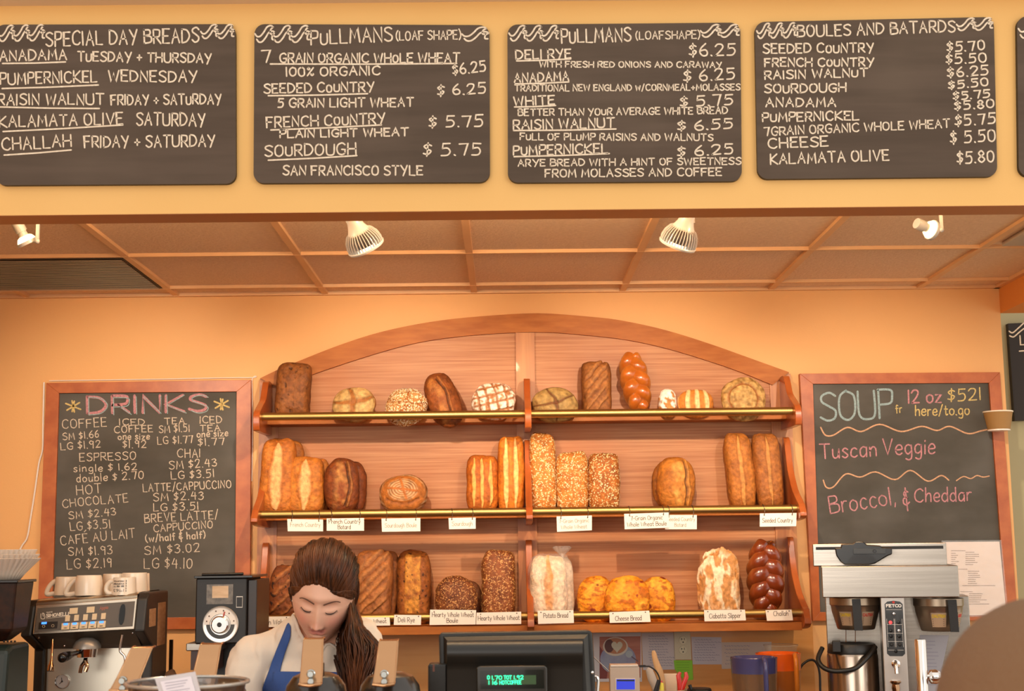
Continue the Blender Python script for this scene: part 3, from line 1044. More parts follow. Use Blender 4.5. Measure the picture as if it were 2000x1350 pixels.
def st_slash(base, dark, light, w=.36, L=.86, n=1, sp=.62, seedy=None):
    def f(s, t, fr, P, sd):
        d, c = st_plain(base, dark)(s, t, fr, P, sd)
        s2, t2 = warp(s, t, sd, .09)
        for i in range(n):
            s0 = (i - (n - 1) / 2) * sp
            prof = np.sqrt(np.clip(1 - (t2 / L) ** 2, 0, 1))
            dist = abs(s2 - s0) / (w / (1 if n == 1 else 1.0) * prof + 1e-3)
            k = (1 - sst(.45, 1.1, dist)) * fr
            edge = np.exp(-((dist - 1.08) / .22) ** 2) * fr * sst(0, .2, prof)
            c = mixc(c, light, k * (.75 + .3 * nz(P, 50, sd + 2)))
            c = mixc(c, dark, edge * .5)
            d = d + k * .045 + edge * .03
        return d, c
    return f


def st_diag(base, dark, light, n=5, ang=.55):
    def f(s, t, fr, P, sd):
        d, c = st_plain(base, dark)(s, t, fr, P, sd)
        s2, t2 = warp(s, t, sd, .05)
        u = t2 - ang * s2
        for i in range(n):
            u0 = -.78 + 1.5 * i / (n - 1)
            k = np.exp(-((u - u0) / .035) ** 2) * fr * (1 - sst(.62, .85, abs(s2)))
            k2 = np.exp(-((u - u0 - .10) / .07) ** 2) * fr * (1 - sst(.6, .85, abs(s2)))
            c = mixc(c, dark, np.clip(k * .9, 0, 1))
            c = mixc(c, light, k2 * .55)
            d = d - k * .07 + k2 * .03
        return d, c
    return f


def st_cross(base, flour, crack, rot=.4, w=.13, fl=.8, sc=6, curve=.25, pattern=None):
    def f(s, t, fr, P, sd):
        d, c = st_plain(base, crack)(s, t, fr, P, sd)
        n = nz(P, 40, sd + 1, 2)
        c = mixc(c, flour, np.clip(fl + n * .8, 0, 1) * sst(.2, .7, fr))
        s2, t2 = warp(s, t, sd, .08, 2)
        for a, off in ((rot, 0), (rot + 1.45, .02)):
            ca, sa = math.cos(a), math.sin(a)
            u = -sa * s2 + ca * t2 - curve * (ca * s2 + sa * t2) ** 2 + off
            v = ca * s2 + sa * t2
            ww = w * (1 - .55 * abs(v))
            k = (1 - sst(.6, 1.1, abs(u) / ww)) * fr
            e = np.exp(-((abs(u) - ww * 1.15) / .03) ** 2) * fr
            c = mixc(c, crack, k * .9)
            c = mixc(c, '#3c220e', e * .35)
            d = d - k * .05 + e * .02
        return d, c
    return f


def st_grid(s, t, fr, P, sd):
    d, c = st_plain('#b87945', '#95552a')(s, t, fr, P, sd)
    n = nz(P, 55, sd + 1, 3)
    c = mixc(c, '#f3e3cd', np.clip(.8 + n * 1.5, 0, 1) * sst(.1, .5, fr))
    s2, t2 = warp(s, t, sd, .05, 2)
    for a in (.25, 1.75):
        ca, sa = math.cos(a), math.sin(a)
        u = -sa * s2 + ca * t2
        for u0 in (-.62, -.18, .26, .7):
            k = (1 - sst(.4, 1.1, abs(u - u0 - .1 * (ca * s2 + sa * t2) ** 2) / .075)) * fr
            c = mixc(c, '#9a5c2c', k * .9)
            d = d - k * .05
    return d, c


def st_ring(s, t, fr, P, sd):
    d, c = st_plain('#9a7038', '#7c5426')(s, t, fr, P, sd)
    n = nz(P, 60, sd + 1, 2)
    c = mixc(c, '#c39a5c', np.clip(.55 + n, 0, 1))
    r = np.hypot(s + .06, t + .05) + .02 * nz(P, 12, sd)
    k = np.exp(-((r - .68) / .05) ** 2) * fr * sst(-.9, -.2, -s + t + .5)
    c = mixc(c, '#8a4a1c', k * .9)
    return d - k * .05, c


def st_swirl(s, t, fr, P, sd):
    d, c = st_plain('#a8642c', '#7c4218')(s, t, fr, P, sd)
    r = np.hypot(s * 1.0, (t - .18) * 1.15) + .012 * nz(P, 14, sd)
    k = (np.sin(r * 52) * .5 + .5)
    up = 1 - sst(.60, .70, r)
    lowr = sst(.86, .98, np.hypot(s, t))
    c = mixc(c, '#dcb888', np.clip(k * (.75 * up + .6 * lowr) + .15 * nz(P, 50, sd), 0, 1))
    band = sst(.60, .68, r) * (1 - lowr)
    c = mixc(c, '#bd6f2c', band * .7)
    s2, t2 = warp(s, t, sd, .04, 2)
    for (a, b, cc, e) in ((-.62, .25, .62, .12), (-.12, .78, .16, -.28)):
        # segments
        A = np.array([a, b]); B = np.array([cc, e])
        AB = B - A
        q = np.clip(((s2 - A[0]) * AB[0] + (t2 - A[1]) * AB[1]) / (AB @ AB), 0, 1)
        dd = np.hypot(s2 - A[0] - q * AB[0], t2 - A[1] - q * AB[1])
        kk = (1 - sst(.03, .08, dd)) * fr
        c = mixc(c, '#b8682a', kk)
        d = d + kk * .03
    kk = np.exp(-((t2 + .30 + .22 * np.cos(s2 * 2.2)) / .07) ** 2) * fr * (abs(s2) < .75)
    c = mixc(c, '#7a3f16', kk * .7)
    return d - kk * .05, c


def st_raisin(base, dark, spot, n=5):
    def f(s, t, fr, P, sd):
        d, c = st_diag(base, dark, '#b8743c', n, .6)(s, t, fr, P, sd)
        h = sst(.38, .46, nz(P, 55, sd + 3))
        c = mixc(c, spot, h * .9)
        return d + h * .02, c
    return f


def st_rye(s, t, fr, P, sd):
    d, c = st_plain('#a05a20', '#7e3f14')(s, t, fr, P, sd)
    s2, t2 = warp(s, t, sd, .06)
    k = (1 - sst(.36, .5, abs(s2 + .05))) * (1 - sst(.78, .95, abs(t2))) * fr
    n = nz(P, 40, sd + 1, 3)
    c = mixc(c, '#d28c34', k * np.clip(.75 + n, 0, 1))
    h = sst(.48, .54, nz(P, 85, sd + 7))
    c = mixc(c, '#3a1c0c', h * .9)
    return d + k * .03, c


def st_cheese(s, t, fr, P, sd):
    c = np.tile(np.array(lin('#e88c16')), (len(s), 1))
    Q = P * np.array([1, 1, 1.6])
    n = nz(Q, 34, sd, 3)
    c = mixc(c, '#f7ab34', np.clip(.4 + nz(P, 20, sd + 2) * 1.2, 0, 1))
    c = mixc(c, '#b4540e', sst(.08, .3, n) * .75)
    h = sst(.47, .56, nz(P, 30, sd + 5))
    c = mixc(c, '#8a2e08', h)
    return n * .03, c


def st_ciabatta(s, t, fr, P, sd):
    c = np.tile(np.array(lin('#c98a4e')), (len(s), 1))
    Q = P * np.array([1, 1, .45])
    n = nz(Q, 38, sd, 3)
    n2 = nz(Q + .02 * n[:, None], 16, sd + 4, 3)
    c = mixc(c, '#f1d6b0', sst(-.15, .15, n))
    c = mixc(c, '#cf8c4a', sst(.1, .35, n2) * .8)
    return n * .07 + n2 * .08, c


def st_stripes(s, t, fr, P, sd):
    c = np.tile(np.array(lin('#cf7f34')), (len(s), 1))
    u = s * 1.0 + .35 * s * (t ** 2) + .06 * nz(P, 12, sd)
    k = sst(-.1, .5, np.sin(u * 11 + 1.2)) * sst(-.95, -.4, t)
    c = mixc(c, '#f6cf92', k * .9)
    return .05 * (k - .5), c


def st_batard(base, dark, light, off=.35):
    def f(s, t, fr, P, sd):
        d, c = st_plain(base, dark)(s, t, fr, P, sd)
        s2, t2 = warp(s, t, sd, .12, 2)
        u = s2 - off + .28 * t2 ** 2
        k = np.exp(-(u / .055) ** 2) * fr * (abs(t2) < .85)
        k2 = (1 - sst(.1, .5, abs(u + .42))) * fr * (1 - sst(.6, .95, abs(t2)))
        c = mixc(c, light, np.clip(k2 * (.45 + nz(P, 30, sd, 2)), 0, 1))
        c = mixc(c, '#2c140a', k * .8)
        k3 = np.exp(-((u - .12) / .06) ** 2) * fr * (abs(t2) < .85)
        c = mixc(c, light, k3 * .4)
        return d - k * .10 + k3 * .05, c
    return f


def st_flourroll(s, t, fr, P, sd):
    d, c = st_plain('#cf8c48', '#b06c30')(s, t, fr, P, sd)
    n = nz(P, 45, sd + 1, 3)
    c = mixc(c, '#f8ecdc', sst(-.15, .2, n + .5 * t))
    return d, c


SEEDM = {}


def seeds(parent, V, F, n, size, cols, sd, Ymax, dens=None, name='seed_topping'):
    """little flat seeds pressed into the crust, front half only"""
    r = random.Random(sd)
    fc = []
    for f in F:
        a, b, c_, d_ = (V[i] for i in f)
        ctr = (a + b + c_ + d_) / 4
        nrm = np.cross(c_ - a, d_ - b)
        ar = np.linalg.norm(nrm)
        if ar < 1e-12 or nrm[1] / ar > .15:
            continue
        wgt = ar * (dens(ctr) if dens else 1)
        if wgt > 0:
            fc.append((wgt, a, b, c_, d_, nrm / ar))
    W = [q[0] for q in fc]
    m = M()
    for q in r.choices(fc, W, k=n):
        u, v = r.random(), r.random()
        p = q[1] * (1 - u) * (1 - v) + q[2] * u * (1 - v) + q[3] * u * v + q[4] * (1 - u) * v
        N = Vector(q[5])
        T_ = Vector((r.uniform(-1, 1), r.uniform(-1, 1), r.uniform(-1, 1)))
        T_ = (T_ - N * T_.dot(N)).normalized()
        B_ = N.cross(T_)
        L = size * r.uniform(.7, 1.25)
        p = Vector(p)
        h = L * .35
        vs = [p + T_ * L, p + B_ * L * .5, p - T_ * L, p - B_ * L * .5, p + N * h, p - N * h]
        fs = [(0, 1, 4), (1, 2, 4), (2, 3, 4), (3, 0, 4), (1, 0, 5), (2, 1, 5), (3, 2, 5), (0, 3, 5)]
        m.add(vs, fs, r.randrange(len(cols)))
    o = m.build(name, cols, parent, smooth=True, angle=80, fix=False)
    tag(o, kind='stuff')
    return o


SES = [mat('seed_pale', '#f2d9a6', .5), mat('seed_tan', '#dcb06c', .5)]
OAT = [mat('oat_flake', '#f3dfbf', .6), mat('oat_tan', '#dcb680', .6)]
WSD = [mat('wheat_seed_tan', '#d39a58', .5), mat('wheat_seed_brown', '#a0622c', .5)]


def loaf(name, box, style, label, Yc, dep, pxz=4.0, py=2.2, tilt=0.0, n=46, sd=None, mat_=None, seed=None, taper=0.0, lump=.06, cat='bread', group=None, lean=4, rough2=0, h=None, wpx=None):
    if group and 'bottom' in group:
        box = (box[0], box[1], box[2], 1217 if Yc > 5.42 else 1219)
    elif group and 'top' in group and box[3] < 810:
        box = (box[0], box[1], box[2], 817)
    sd = sd if sd is not None else (box[0] * .37 + box[1] * .11) % 50
    cx, cy = (box[0] + box[2]) / 2, (box[1] + box[3]) / 2
    Ysurf = Yc - dep * .25
    C = at(cx, cy, Ysurf)
    k = Ysurf / FPX
    wd = (wpx or (box[2] - box[0])) * k / 2 * 1.0
    ht = (h or (box[3] - box[1])) * k / 2 * 1.01
    V, F = cube_grid(n)
    a, b = pxz, py
    ab = np.abs(V) + 1e-9
    nrm = ((ab[:, 0] ** a + ab[:, 2] ** a) ** (b / a) + ab[:, 1] ** b) ** (1 / b)
    U = V / nrm[:, None]
    s, t = U[:, 0].copy(), U[:, 2].copy()
    fr = sst(0.0, .45, -U[:, 1])
    P = U * np.array([wd, dep / 2, ht])
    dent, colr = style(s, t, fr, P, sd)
    r = 1 + dent + lump * nz(P, 14, sd + 20)
    P = P * r[:, None]
    if taper:
        P[:, 0] *= 1 - taper * (P[:, 2] / ht)
    R = np.array(Matrix.Rotation(math.radians(tilt), 3, 'Y') @ Matrix.Rotation(math.radians(-lean), 3, 'X'))
    P = P @ R.T
    lo = P[:, 2].min()
    ctr = np.array((C.x, Yc, C.z))
    W = P + ctr
    over = W[:, 1].max() - 5.552
    if over > 0:
        W[:, 1] -= over
    org = (ctr[0], Yc, ctr[2] + lo)
    if seed is None:
        o = np_obj(name, W, F, colr, mat_ or CRUST, None, org)
        tag(o, label, cat, group)
        return o
    T_ = thing(name, org, label, cat, group)
    np_obj('crust', W, F, colr, mat_ or CRUST, T_)
    seeds(T_, W, F, seed[0], seed[1], seed[2], int(sd * 7) + 1, 0, seed[3] if len(seed) > 3 else None)
    return T_


def braid(name, top, bot, wpx, label, Yc, seed_=1, turns=3.1, dark='#8e3c12', base='#b85a1c', light='#f0b468'):
    """three-strand challah standing on end, axis from px bottom to px top"""
    a = at(bot[0], bot[1], Yc); b = at(top[0], top[1], Yc)
    ax = (b - a); L = ax.length; ax.normalize()
    sx = ax.cross(Vector((0, 1, 0))).normalized() * -1
    W = wpx * Yc / FPX / 2
    T_ = thing(name, a, label, 'bread')
    VS = []; FS = []; CS = []
    N = 150; n = 20
    for k in range(3):
        ph = 2 * PI * k / 3
        pts = []
        for i in range(N + 1):
            u = i / N
            env = math.sin(PI * min(1, max(0, u * .90 + .05))) ** .45
            th = turns * 2 * PI * u + ph
            x = math.sin(th) * W * .50 * env
            y = math.sin(2 * th) * .026 * env
            pts.append((u, th, a + ax * (L * (.05 + .90 * u)) + sx * x + Vector((0, 1, 0)) * y, env))
        o = len(VS)
        prev = None
        for i, (u, th, p, env) in enumerate(pts):
            q0 = pts[max(i - 1, 0)][2]; q1 = pts[min(i + 1, N)][2]
            t = (q1 - q0).normalized()
            A = prev or Vector((0, -1, 0))
            A = (A - t * A.dot(t)).normalized(); prev = A
            B = t.cross(A)
            rr = W * .47 * (.35 + .65 * env) * (1 + .12 * math.cos(2 * th))
            if i == 0 or i == N:
                rr *= .05
            elif i <= 3 or i >= N - 3:
                rr *= .55 + .12 * min(i, N - i)
            for j in range(n):
                an = 2 * PI * j / n
                d = A * math.cos(an) * .95 + B * math.sin(an)
                VS.append(p + d * rr)
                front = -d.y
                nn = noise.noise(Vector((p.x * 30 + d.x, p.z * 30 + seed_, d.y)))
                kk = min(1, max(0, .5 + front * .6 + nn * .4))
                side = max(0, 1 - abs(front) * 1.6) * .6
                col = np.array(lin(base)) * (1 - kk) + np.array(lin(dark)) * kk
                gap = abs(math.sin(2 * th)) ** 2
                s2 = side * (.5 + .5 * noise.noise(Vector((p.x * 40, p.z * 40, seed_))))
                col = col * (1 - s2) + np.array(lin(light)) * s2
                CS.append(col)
        for i in range(N):
            for j in range(n):
                q = o + i * n + j; r_ = o + i * n + (j + 1) % n
                FS.append((q, r_, r_ + n, q + n))
        FS.append(tuple(o + j for j in range(n - 1, -1, -1)))
        FS.append(tuple(o + N * n + j for j in range(n)))
    V = np.array([tuple(p) for p in VS])
    ov = V[:, 1].max() - 5.552
    if ov > 0:
        V[:, 1] -= ov
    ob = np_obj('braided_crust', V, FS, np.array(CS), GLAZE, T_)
    return T_


YB = 5.505   # loaves standing on the slats against the panel
YG = 5.405   # round loaves sitting between rail and slat
G1, G2, G3 = 'breads on the top shelf', 'breads on the middle shelf', 'breads on the bottom shelf'
D_ = .10
# top shelf
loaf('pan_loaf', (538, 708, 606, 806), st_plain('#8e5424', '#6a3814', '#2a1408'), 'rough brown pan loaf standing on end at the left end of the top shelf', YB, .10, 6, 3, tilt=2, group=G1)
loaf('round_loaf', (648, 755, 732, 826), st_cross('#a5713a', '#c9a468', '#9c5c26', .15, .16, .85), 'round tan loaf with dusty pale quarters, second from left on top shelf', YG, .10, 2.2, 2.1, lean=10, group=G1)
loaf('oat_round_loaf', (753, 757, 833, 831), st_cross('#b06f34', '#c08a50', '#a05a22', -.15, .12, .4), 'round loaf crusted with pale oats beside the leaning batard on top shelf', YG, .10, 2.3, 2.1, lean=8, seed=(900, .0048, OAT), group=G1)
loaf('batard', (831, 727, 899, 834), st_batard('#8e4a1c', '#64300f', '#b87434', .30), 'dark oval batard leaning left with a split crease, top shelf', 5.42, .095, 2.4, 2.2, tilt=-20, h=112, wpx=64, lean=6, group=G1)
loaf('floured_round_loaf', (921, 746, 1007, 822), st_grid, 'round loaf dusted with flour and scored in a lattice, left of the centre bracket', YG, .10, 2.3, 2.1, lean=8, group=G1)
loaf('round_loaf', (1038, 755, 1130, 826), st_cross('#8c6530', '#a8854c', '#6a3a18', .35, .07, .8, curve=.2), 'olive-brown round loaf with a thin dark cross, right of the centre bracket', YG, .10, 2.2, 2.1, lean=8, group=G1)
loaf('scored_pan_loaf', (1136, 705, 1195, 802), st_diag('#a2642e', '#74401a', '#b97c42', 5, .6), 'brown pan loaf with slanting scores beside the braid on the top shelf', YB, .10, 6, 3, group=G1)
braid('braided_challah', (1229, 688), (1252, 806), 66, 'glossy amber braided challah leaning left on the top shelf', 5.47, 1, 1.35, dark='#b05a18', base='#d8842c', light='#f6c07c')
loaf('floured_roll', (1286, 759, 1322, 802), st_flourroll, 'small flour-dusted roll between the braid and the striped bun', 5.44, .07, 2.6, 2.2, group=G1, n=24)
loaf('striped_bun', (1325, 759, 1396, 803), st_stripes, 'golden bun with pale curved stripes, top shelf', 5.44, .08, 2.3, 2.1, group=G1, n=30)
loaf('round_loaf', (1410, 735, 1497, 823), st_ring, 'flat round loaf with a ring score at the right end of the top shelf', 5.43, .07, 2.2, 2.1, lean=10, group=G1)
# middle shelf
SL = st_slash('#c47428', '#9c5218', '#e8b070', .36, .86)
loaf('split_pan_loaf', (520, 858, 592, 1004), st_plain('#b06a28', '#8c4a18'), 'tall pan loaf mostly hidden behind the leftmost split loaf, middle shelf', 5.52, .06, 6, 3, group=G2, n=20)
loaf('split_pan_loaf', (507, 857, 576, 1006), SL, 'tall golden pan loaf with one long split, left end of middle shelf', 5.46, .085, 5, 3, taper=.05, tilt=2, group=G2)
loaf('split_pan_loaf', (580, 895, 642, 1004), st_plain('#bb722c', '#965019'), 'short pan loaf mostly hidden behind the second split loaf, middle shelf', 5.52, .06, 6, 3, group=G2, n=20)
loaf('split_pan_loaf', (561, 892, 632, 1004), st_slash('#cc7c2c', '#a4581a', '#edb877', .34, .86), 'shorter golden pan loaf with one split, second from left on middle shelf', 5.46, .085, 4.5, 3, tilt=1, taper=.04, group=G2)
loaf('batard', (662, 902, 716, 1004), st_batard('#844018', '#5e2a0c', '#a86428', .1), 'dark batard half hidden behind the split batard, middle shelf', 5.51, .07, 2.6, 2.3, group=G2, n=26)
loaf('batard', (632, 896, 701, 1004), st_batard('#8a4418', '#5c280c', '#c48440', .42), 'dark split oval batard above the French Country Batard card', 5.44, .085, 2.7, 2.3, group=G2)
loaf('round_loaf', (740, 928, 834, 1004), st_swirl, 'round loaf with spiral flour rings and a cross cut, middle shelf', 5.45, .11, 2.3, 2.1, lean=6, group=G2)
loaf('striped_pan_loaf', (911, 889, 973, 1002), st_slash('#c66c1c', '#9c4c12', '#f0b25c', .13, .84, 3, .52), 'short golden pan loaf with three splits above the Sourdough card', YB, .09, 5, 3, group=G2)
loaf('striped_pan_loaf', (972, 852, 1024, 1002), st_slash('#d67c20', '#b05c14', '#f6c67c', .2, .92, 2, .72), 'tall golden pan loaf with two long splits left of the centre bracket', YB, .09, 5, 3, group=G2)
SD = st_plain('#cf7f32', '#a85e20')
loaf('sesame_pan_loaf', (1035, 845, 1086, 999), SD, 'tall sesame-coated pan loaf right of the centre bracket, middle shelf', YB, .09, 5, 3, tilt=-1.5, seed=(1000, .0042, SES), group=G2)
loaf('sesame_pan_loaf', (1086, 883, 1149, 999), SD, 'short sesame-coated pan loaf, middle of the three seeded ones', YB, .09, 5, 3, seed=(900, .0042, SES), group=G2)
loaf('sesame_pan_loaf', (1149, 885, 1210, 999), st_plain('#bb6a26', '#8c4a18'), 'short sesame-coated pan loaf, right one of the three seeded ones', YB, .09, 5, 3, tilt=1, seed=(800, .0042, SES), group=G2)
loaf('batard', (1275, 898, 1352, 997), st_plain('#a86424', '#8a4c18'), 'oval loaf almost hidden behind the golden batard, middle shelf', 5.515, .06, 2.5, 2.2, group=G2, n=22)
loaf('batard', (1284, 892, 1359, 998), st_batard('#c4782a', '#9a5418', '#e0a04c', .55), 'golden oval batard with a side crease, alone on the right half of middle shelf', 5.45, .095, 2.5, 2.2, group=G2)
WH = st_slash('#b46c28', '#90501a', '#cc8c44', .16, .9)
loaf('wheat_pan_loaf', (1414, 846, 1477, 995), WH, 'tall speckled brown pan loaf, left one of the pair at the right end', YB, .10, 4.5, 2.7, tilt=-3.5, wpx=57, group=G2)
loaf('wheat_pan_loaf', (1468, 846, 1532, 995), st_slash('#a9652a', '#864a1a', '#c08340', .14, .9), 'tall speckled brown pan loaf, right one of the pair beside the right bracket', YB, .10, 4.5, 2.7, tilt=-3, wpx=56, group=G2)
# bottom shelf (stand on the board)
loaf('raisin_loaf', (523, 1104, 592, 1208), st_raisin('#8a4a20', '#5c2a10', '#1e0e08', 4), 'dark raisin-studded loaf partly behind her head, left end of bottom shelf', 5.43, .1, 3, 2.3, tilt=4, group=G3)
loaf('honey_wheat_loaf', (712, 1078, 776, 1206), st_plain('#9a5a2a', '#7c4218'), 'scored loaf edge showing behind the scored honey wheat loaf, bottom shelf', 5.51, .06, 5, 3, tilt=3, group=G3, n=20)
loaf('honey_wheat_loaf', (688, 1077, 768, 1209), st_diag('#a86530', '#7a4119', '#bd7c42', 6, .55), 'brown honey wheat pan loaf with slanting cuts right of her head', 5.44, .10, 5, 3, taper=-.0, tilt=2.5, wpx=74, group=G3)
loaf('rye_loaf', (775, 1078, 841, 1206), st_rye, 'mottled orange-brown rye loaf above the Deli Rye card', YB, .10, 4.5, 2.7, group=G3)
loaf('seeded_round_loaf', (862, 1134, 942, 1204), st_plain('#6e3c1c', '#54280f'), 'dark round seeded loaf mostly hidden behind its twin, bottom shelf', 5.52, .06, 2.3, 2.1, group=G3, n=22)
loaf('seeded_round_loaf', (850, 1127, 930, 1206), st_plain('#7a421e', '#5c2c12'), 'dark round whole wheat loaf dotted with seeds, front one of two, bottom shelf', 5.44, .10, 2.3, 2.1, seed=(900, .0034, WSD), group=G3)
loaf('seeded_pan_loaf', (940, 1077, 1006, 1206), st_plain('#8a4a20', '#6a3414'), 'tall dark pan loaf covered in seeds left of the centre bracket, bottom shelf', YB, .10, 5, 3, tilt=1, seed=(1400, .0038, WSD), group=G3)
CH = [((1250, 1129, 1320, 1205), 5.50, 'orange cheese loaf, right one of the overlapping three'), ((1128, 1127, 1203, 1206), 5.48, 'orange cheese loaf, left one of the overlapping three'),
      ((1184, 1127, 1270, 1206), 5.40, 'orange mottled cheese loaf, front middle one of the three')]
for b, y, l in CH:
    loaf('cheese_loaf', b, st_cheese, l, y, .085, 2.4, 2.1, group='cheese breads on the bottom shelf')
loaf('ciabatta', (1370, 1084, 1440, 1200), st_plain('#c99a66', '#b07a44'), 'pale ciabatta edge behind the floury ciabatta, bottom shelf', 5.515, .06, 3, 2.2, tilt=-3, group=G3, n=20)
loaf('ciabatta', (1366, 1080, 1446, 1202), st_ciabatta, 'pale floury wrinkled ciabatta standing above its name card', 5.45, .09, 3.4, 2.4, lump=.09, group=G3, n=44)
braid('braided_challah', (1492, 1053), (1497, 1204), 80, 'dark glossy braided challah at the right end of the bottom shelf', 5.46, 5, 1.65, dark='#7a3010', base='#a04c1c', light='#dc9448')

# potato bread in a clear bag
T = loaf('bagged_loaf', (1036, 1088, 1108, 1204), st_slash('#f0d9bd', '#dcb894', '#d98a42', .3, .95), 'pale floury potato loaf with an orange split in a clear plastic bag', 5.43, .10, 4, 2.6, seed=(6, .001, OAT), group=G3)
T2 = T
V, F = cube_grid(26)
ab = np.abs(V) + 1e-9
nrm = ((ab[:, 0] ** 4 + ab[:, 2] ** 4) ** (2.5 / 4) + ab[:, 1] ** 2.5) ** (1 / 2.5)
U = V / nrm[:, None]
C = at(1076, 1146, 5.42)
P = U * np.array([.089, .062, .125])
P = P * (1 + .05 * nz(P, 22, 3, 2) + .03 * nz(P, 70, 8, 2))[:, None]
P = P + np.array((C.x, 5.455, C.z))
BAG = mat('clear_plastic_bag', '#fff6ea', .08, alpha=.16, bump=1.0, bscale=38, spec=.9, bdist=.012)
np_obj('plastic_bag', P, F, None, BAG, T2)
k = at(1098, 1080, 5.46)
m = M()
m.lathe([(.004, -.022), (.006, -.012), (.018, 0), (.030, .012), (.034, .02), (.026, .026), (.012, .022)], k, n=28, flute=lambda a, z: .25 * math.sin(a * 6) * z)
m.build('bag_knot', mat('crumpled_plastic', '#efe0d0', .08, alpha=.4, bump=1.0, bscale=60, spec=.9, bdist=.01), T2)
# second loaf in the bag behind
loaf('pan_loaf', (1074, 1092, 1121, 1204), st_plain('#ead0b0', '#d6b48c'), 'pale loaf peeking out behind the bagged potato loaf', 5.515, .06, 3.4, 2.4, group=G3, n=22)


# ------------------------------------------------------------------ name cards
CORD = mat('wire_hook', '#6b5a48', .4, .8)


def card(px, lines, label, Y, hooks=None, faded=False, skew=0, Yh=None, holes=((.12, .14), (.88, .14)), hfrac=.5, group=None):
    """px = TL,TR,BR,BL"""
    T_ = thing('name_card', at((px[2][0] + px[3][0]) / 2, (px[2][1] + px[3][1]) / 2, Y), label, 'sign', group)
    m = M(); slab(m, px, Y, Y + .0012); m.build('card', CARD, T_, smooth=False)
    m = M(); f = plane_y(Y - .0006)
    TL, TR, BR, BL = [Vector(p) for p in px]

    def uv(u, v):
        return (TL * (1 - u) + TR * u) * (1 - v) + (BL * (1 - u) + BR * u) * v
    for s, u0, u1, v, h in lines:
        a = uv(u0, v); b = uv(u1, v)
        write(m, s, a.x, a.y, b.x, b.y, h, .95, f, jit=.0, gap=1.8)
    m.build('lettering', INKF if faded else INK, T_, smooth=False, fix=False)
    for u, v in holes:
        p = uv(u, v)
        q = at(p.x, p.y, Y)
        m = M(); m.cyl(q + Vector((0, -.0008, 0)), q + Vector((0, .0004, 0)), .0024, n=10)
        m.build('eyelet', INK, T_, smooth=False)
    if hooks:
        zr = rail_z[2]
        for u, v in holes:
            p = uv(u, v); q = at(p.x, p.y, Y)
            m = M()
            pts = [q + Vector((0, .002, -.001)), q + Vector((0, -.003, .004)), Vector((q.x + .003, RY - .0165, zr - .008)), Vector((q.x + .001, RY - .0165, zr + .007)), Vector((q.x - .001, RY - .006, zr + .0160)),
                   Vector((q.x - .002, RY + .010, zr + .0135)), Vector((q.x - .003, RY + .0165, zr - .002))]
            m.tube(catmull([tuple(p_) for p_ in pts], 5), .0014, 6)
            m.build('wire_ring', CORD, T_)
    return T_


GC = 'cards hanging from the middle brass rail'
YCd = 5.312
card([(561, 1014), (631, 1015), (631, 1038), (562, 1038)], [('French Country', .08, .92, .62, 8)], 'hanging white card reading French Country in faded letters', YCd, True, True, group=GC)
card([(638, 1013), (711, 1012), (711, 1037), (638, 1037)], [('French Country', .06, .9, .42, 8), ('Batard', .3, .64, .86, 8)], 'hanging white card reading French Country Batard', YCd, True, group=GC)
card([(745, 1013), (821, 1012), (821, 1038), (746, 1039)], [('Sourdough Boule', .08, .9, .68, 8)], 'hanging white card reading Sourdough Boule', YCd, True, True, group=GC)
card([(876, 1012), (929, 1011), (929, 1033), (877, 1034)], [('Sourdough', .12, .88, .7, 8)], 'small hanging white card reading Sourdough', YCd, True, True, group=GC)
card([(1087, 1009), (1156, 1007), (1156, 1036), (1088, 1039)], [('7-Grain Organic', .06, .92, .44, 7), ('Whole Wheat', .12, .86, .84, 7)], 'hanging white card with faded words 7-Grain Organic Whole Wheat', YCd, True, True, group=GC)
card([(1299, 1006), (1361, 1006), (1361, 1034), (1299, 1034)], [('Seeded Country', .06, .94, .42, 7), ('Batard', .3, .66, .82, 7)], 'hanging white card reading Seeded Country Batard, overlapped on its left', YCd + .003, True, True, group=GC)
card([(1219, 1004), (1306, 1001), (1307, 1031), (1220, 1034)], [('7-Grain Organic', .14, .86, .44, 8), ('Whole Wheat Boule', .06, .94, .84, 8)], 'hanging white card reading 7-Grain Organic Whole Wheat Boule', YCd - .003, True, group=GC)
card([(1484, 1003), (1556, 1002), (1555, 1028), (1484, 1029)], [('Seeded Country', .07, .9, .7, 8.5)], 'hanging white card reading Seeded Country, right end of middle rail', YCd, True, group=GC)
GB = 'cards leaning on the bottom brass rail'
YCb = 5.306
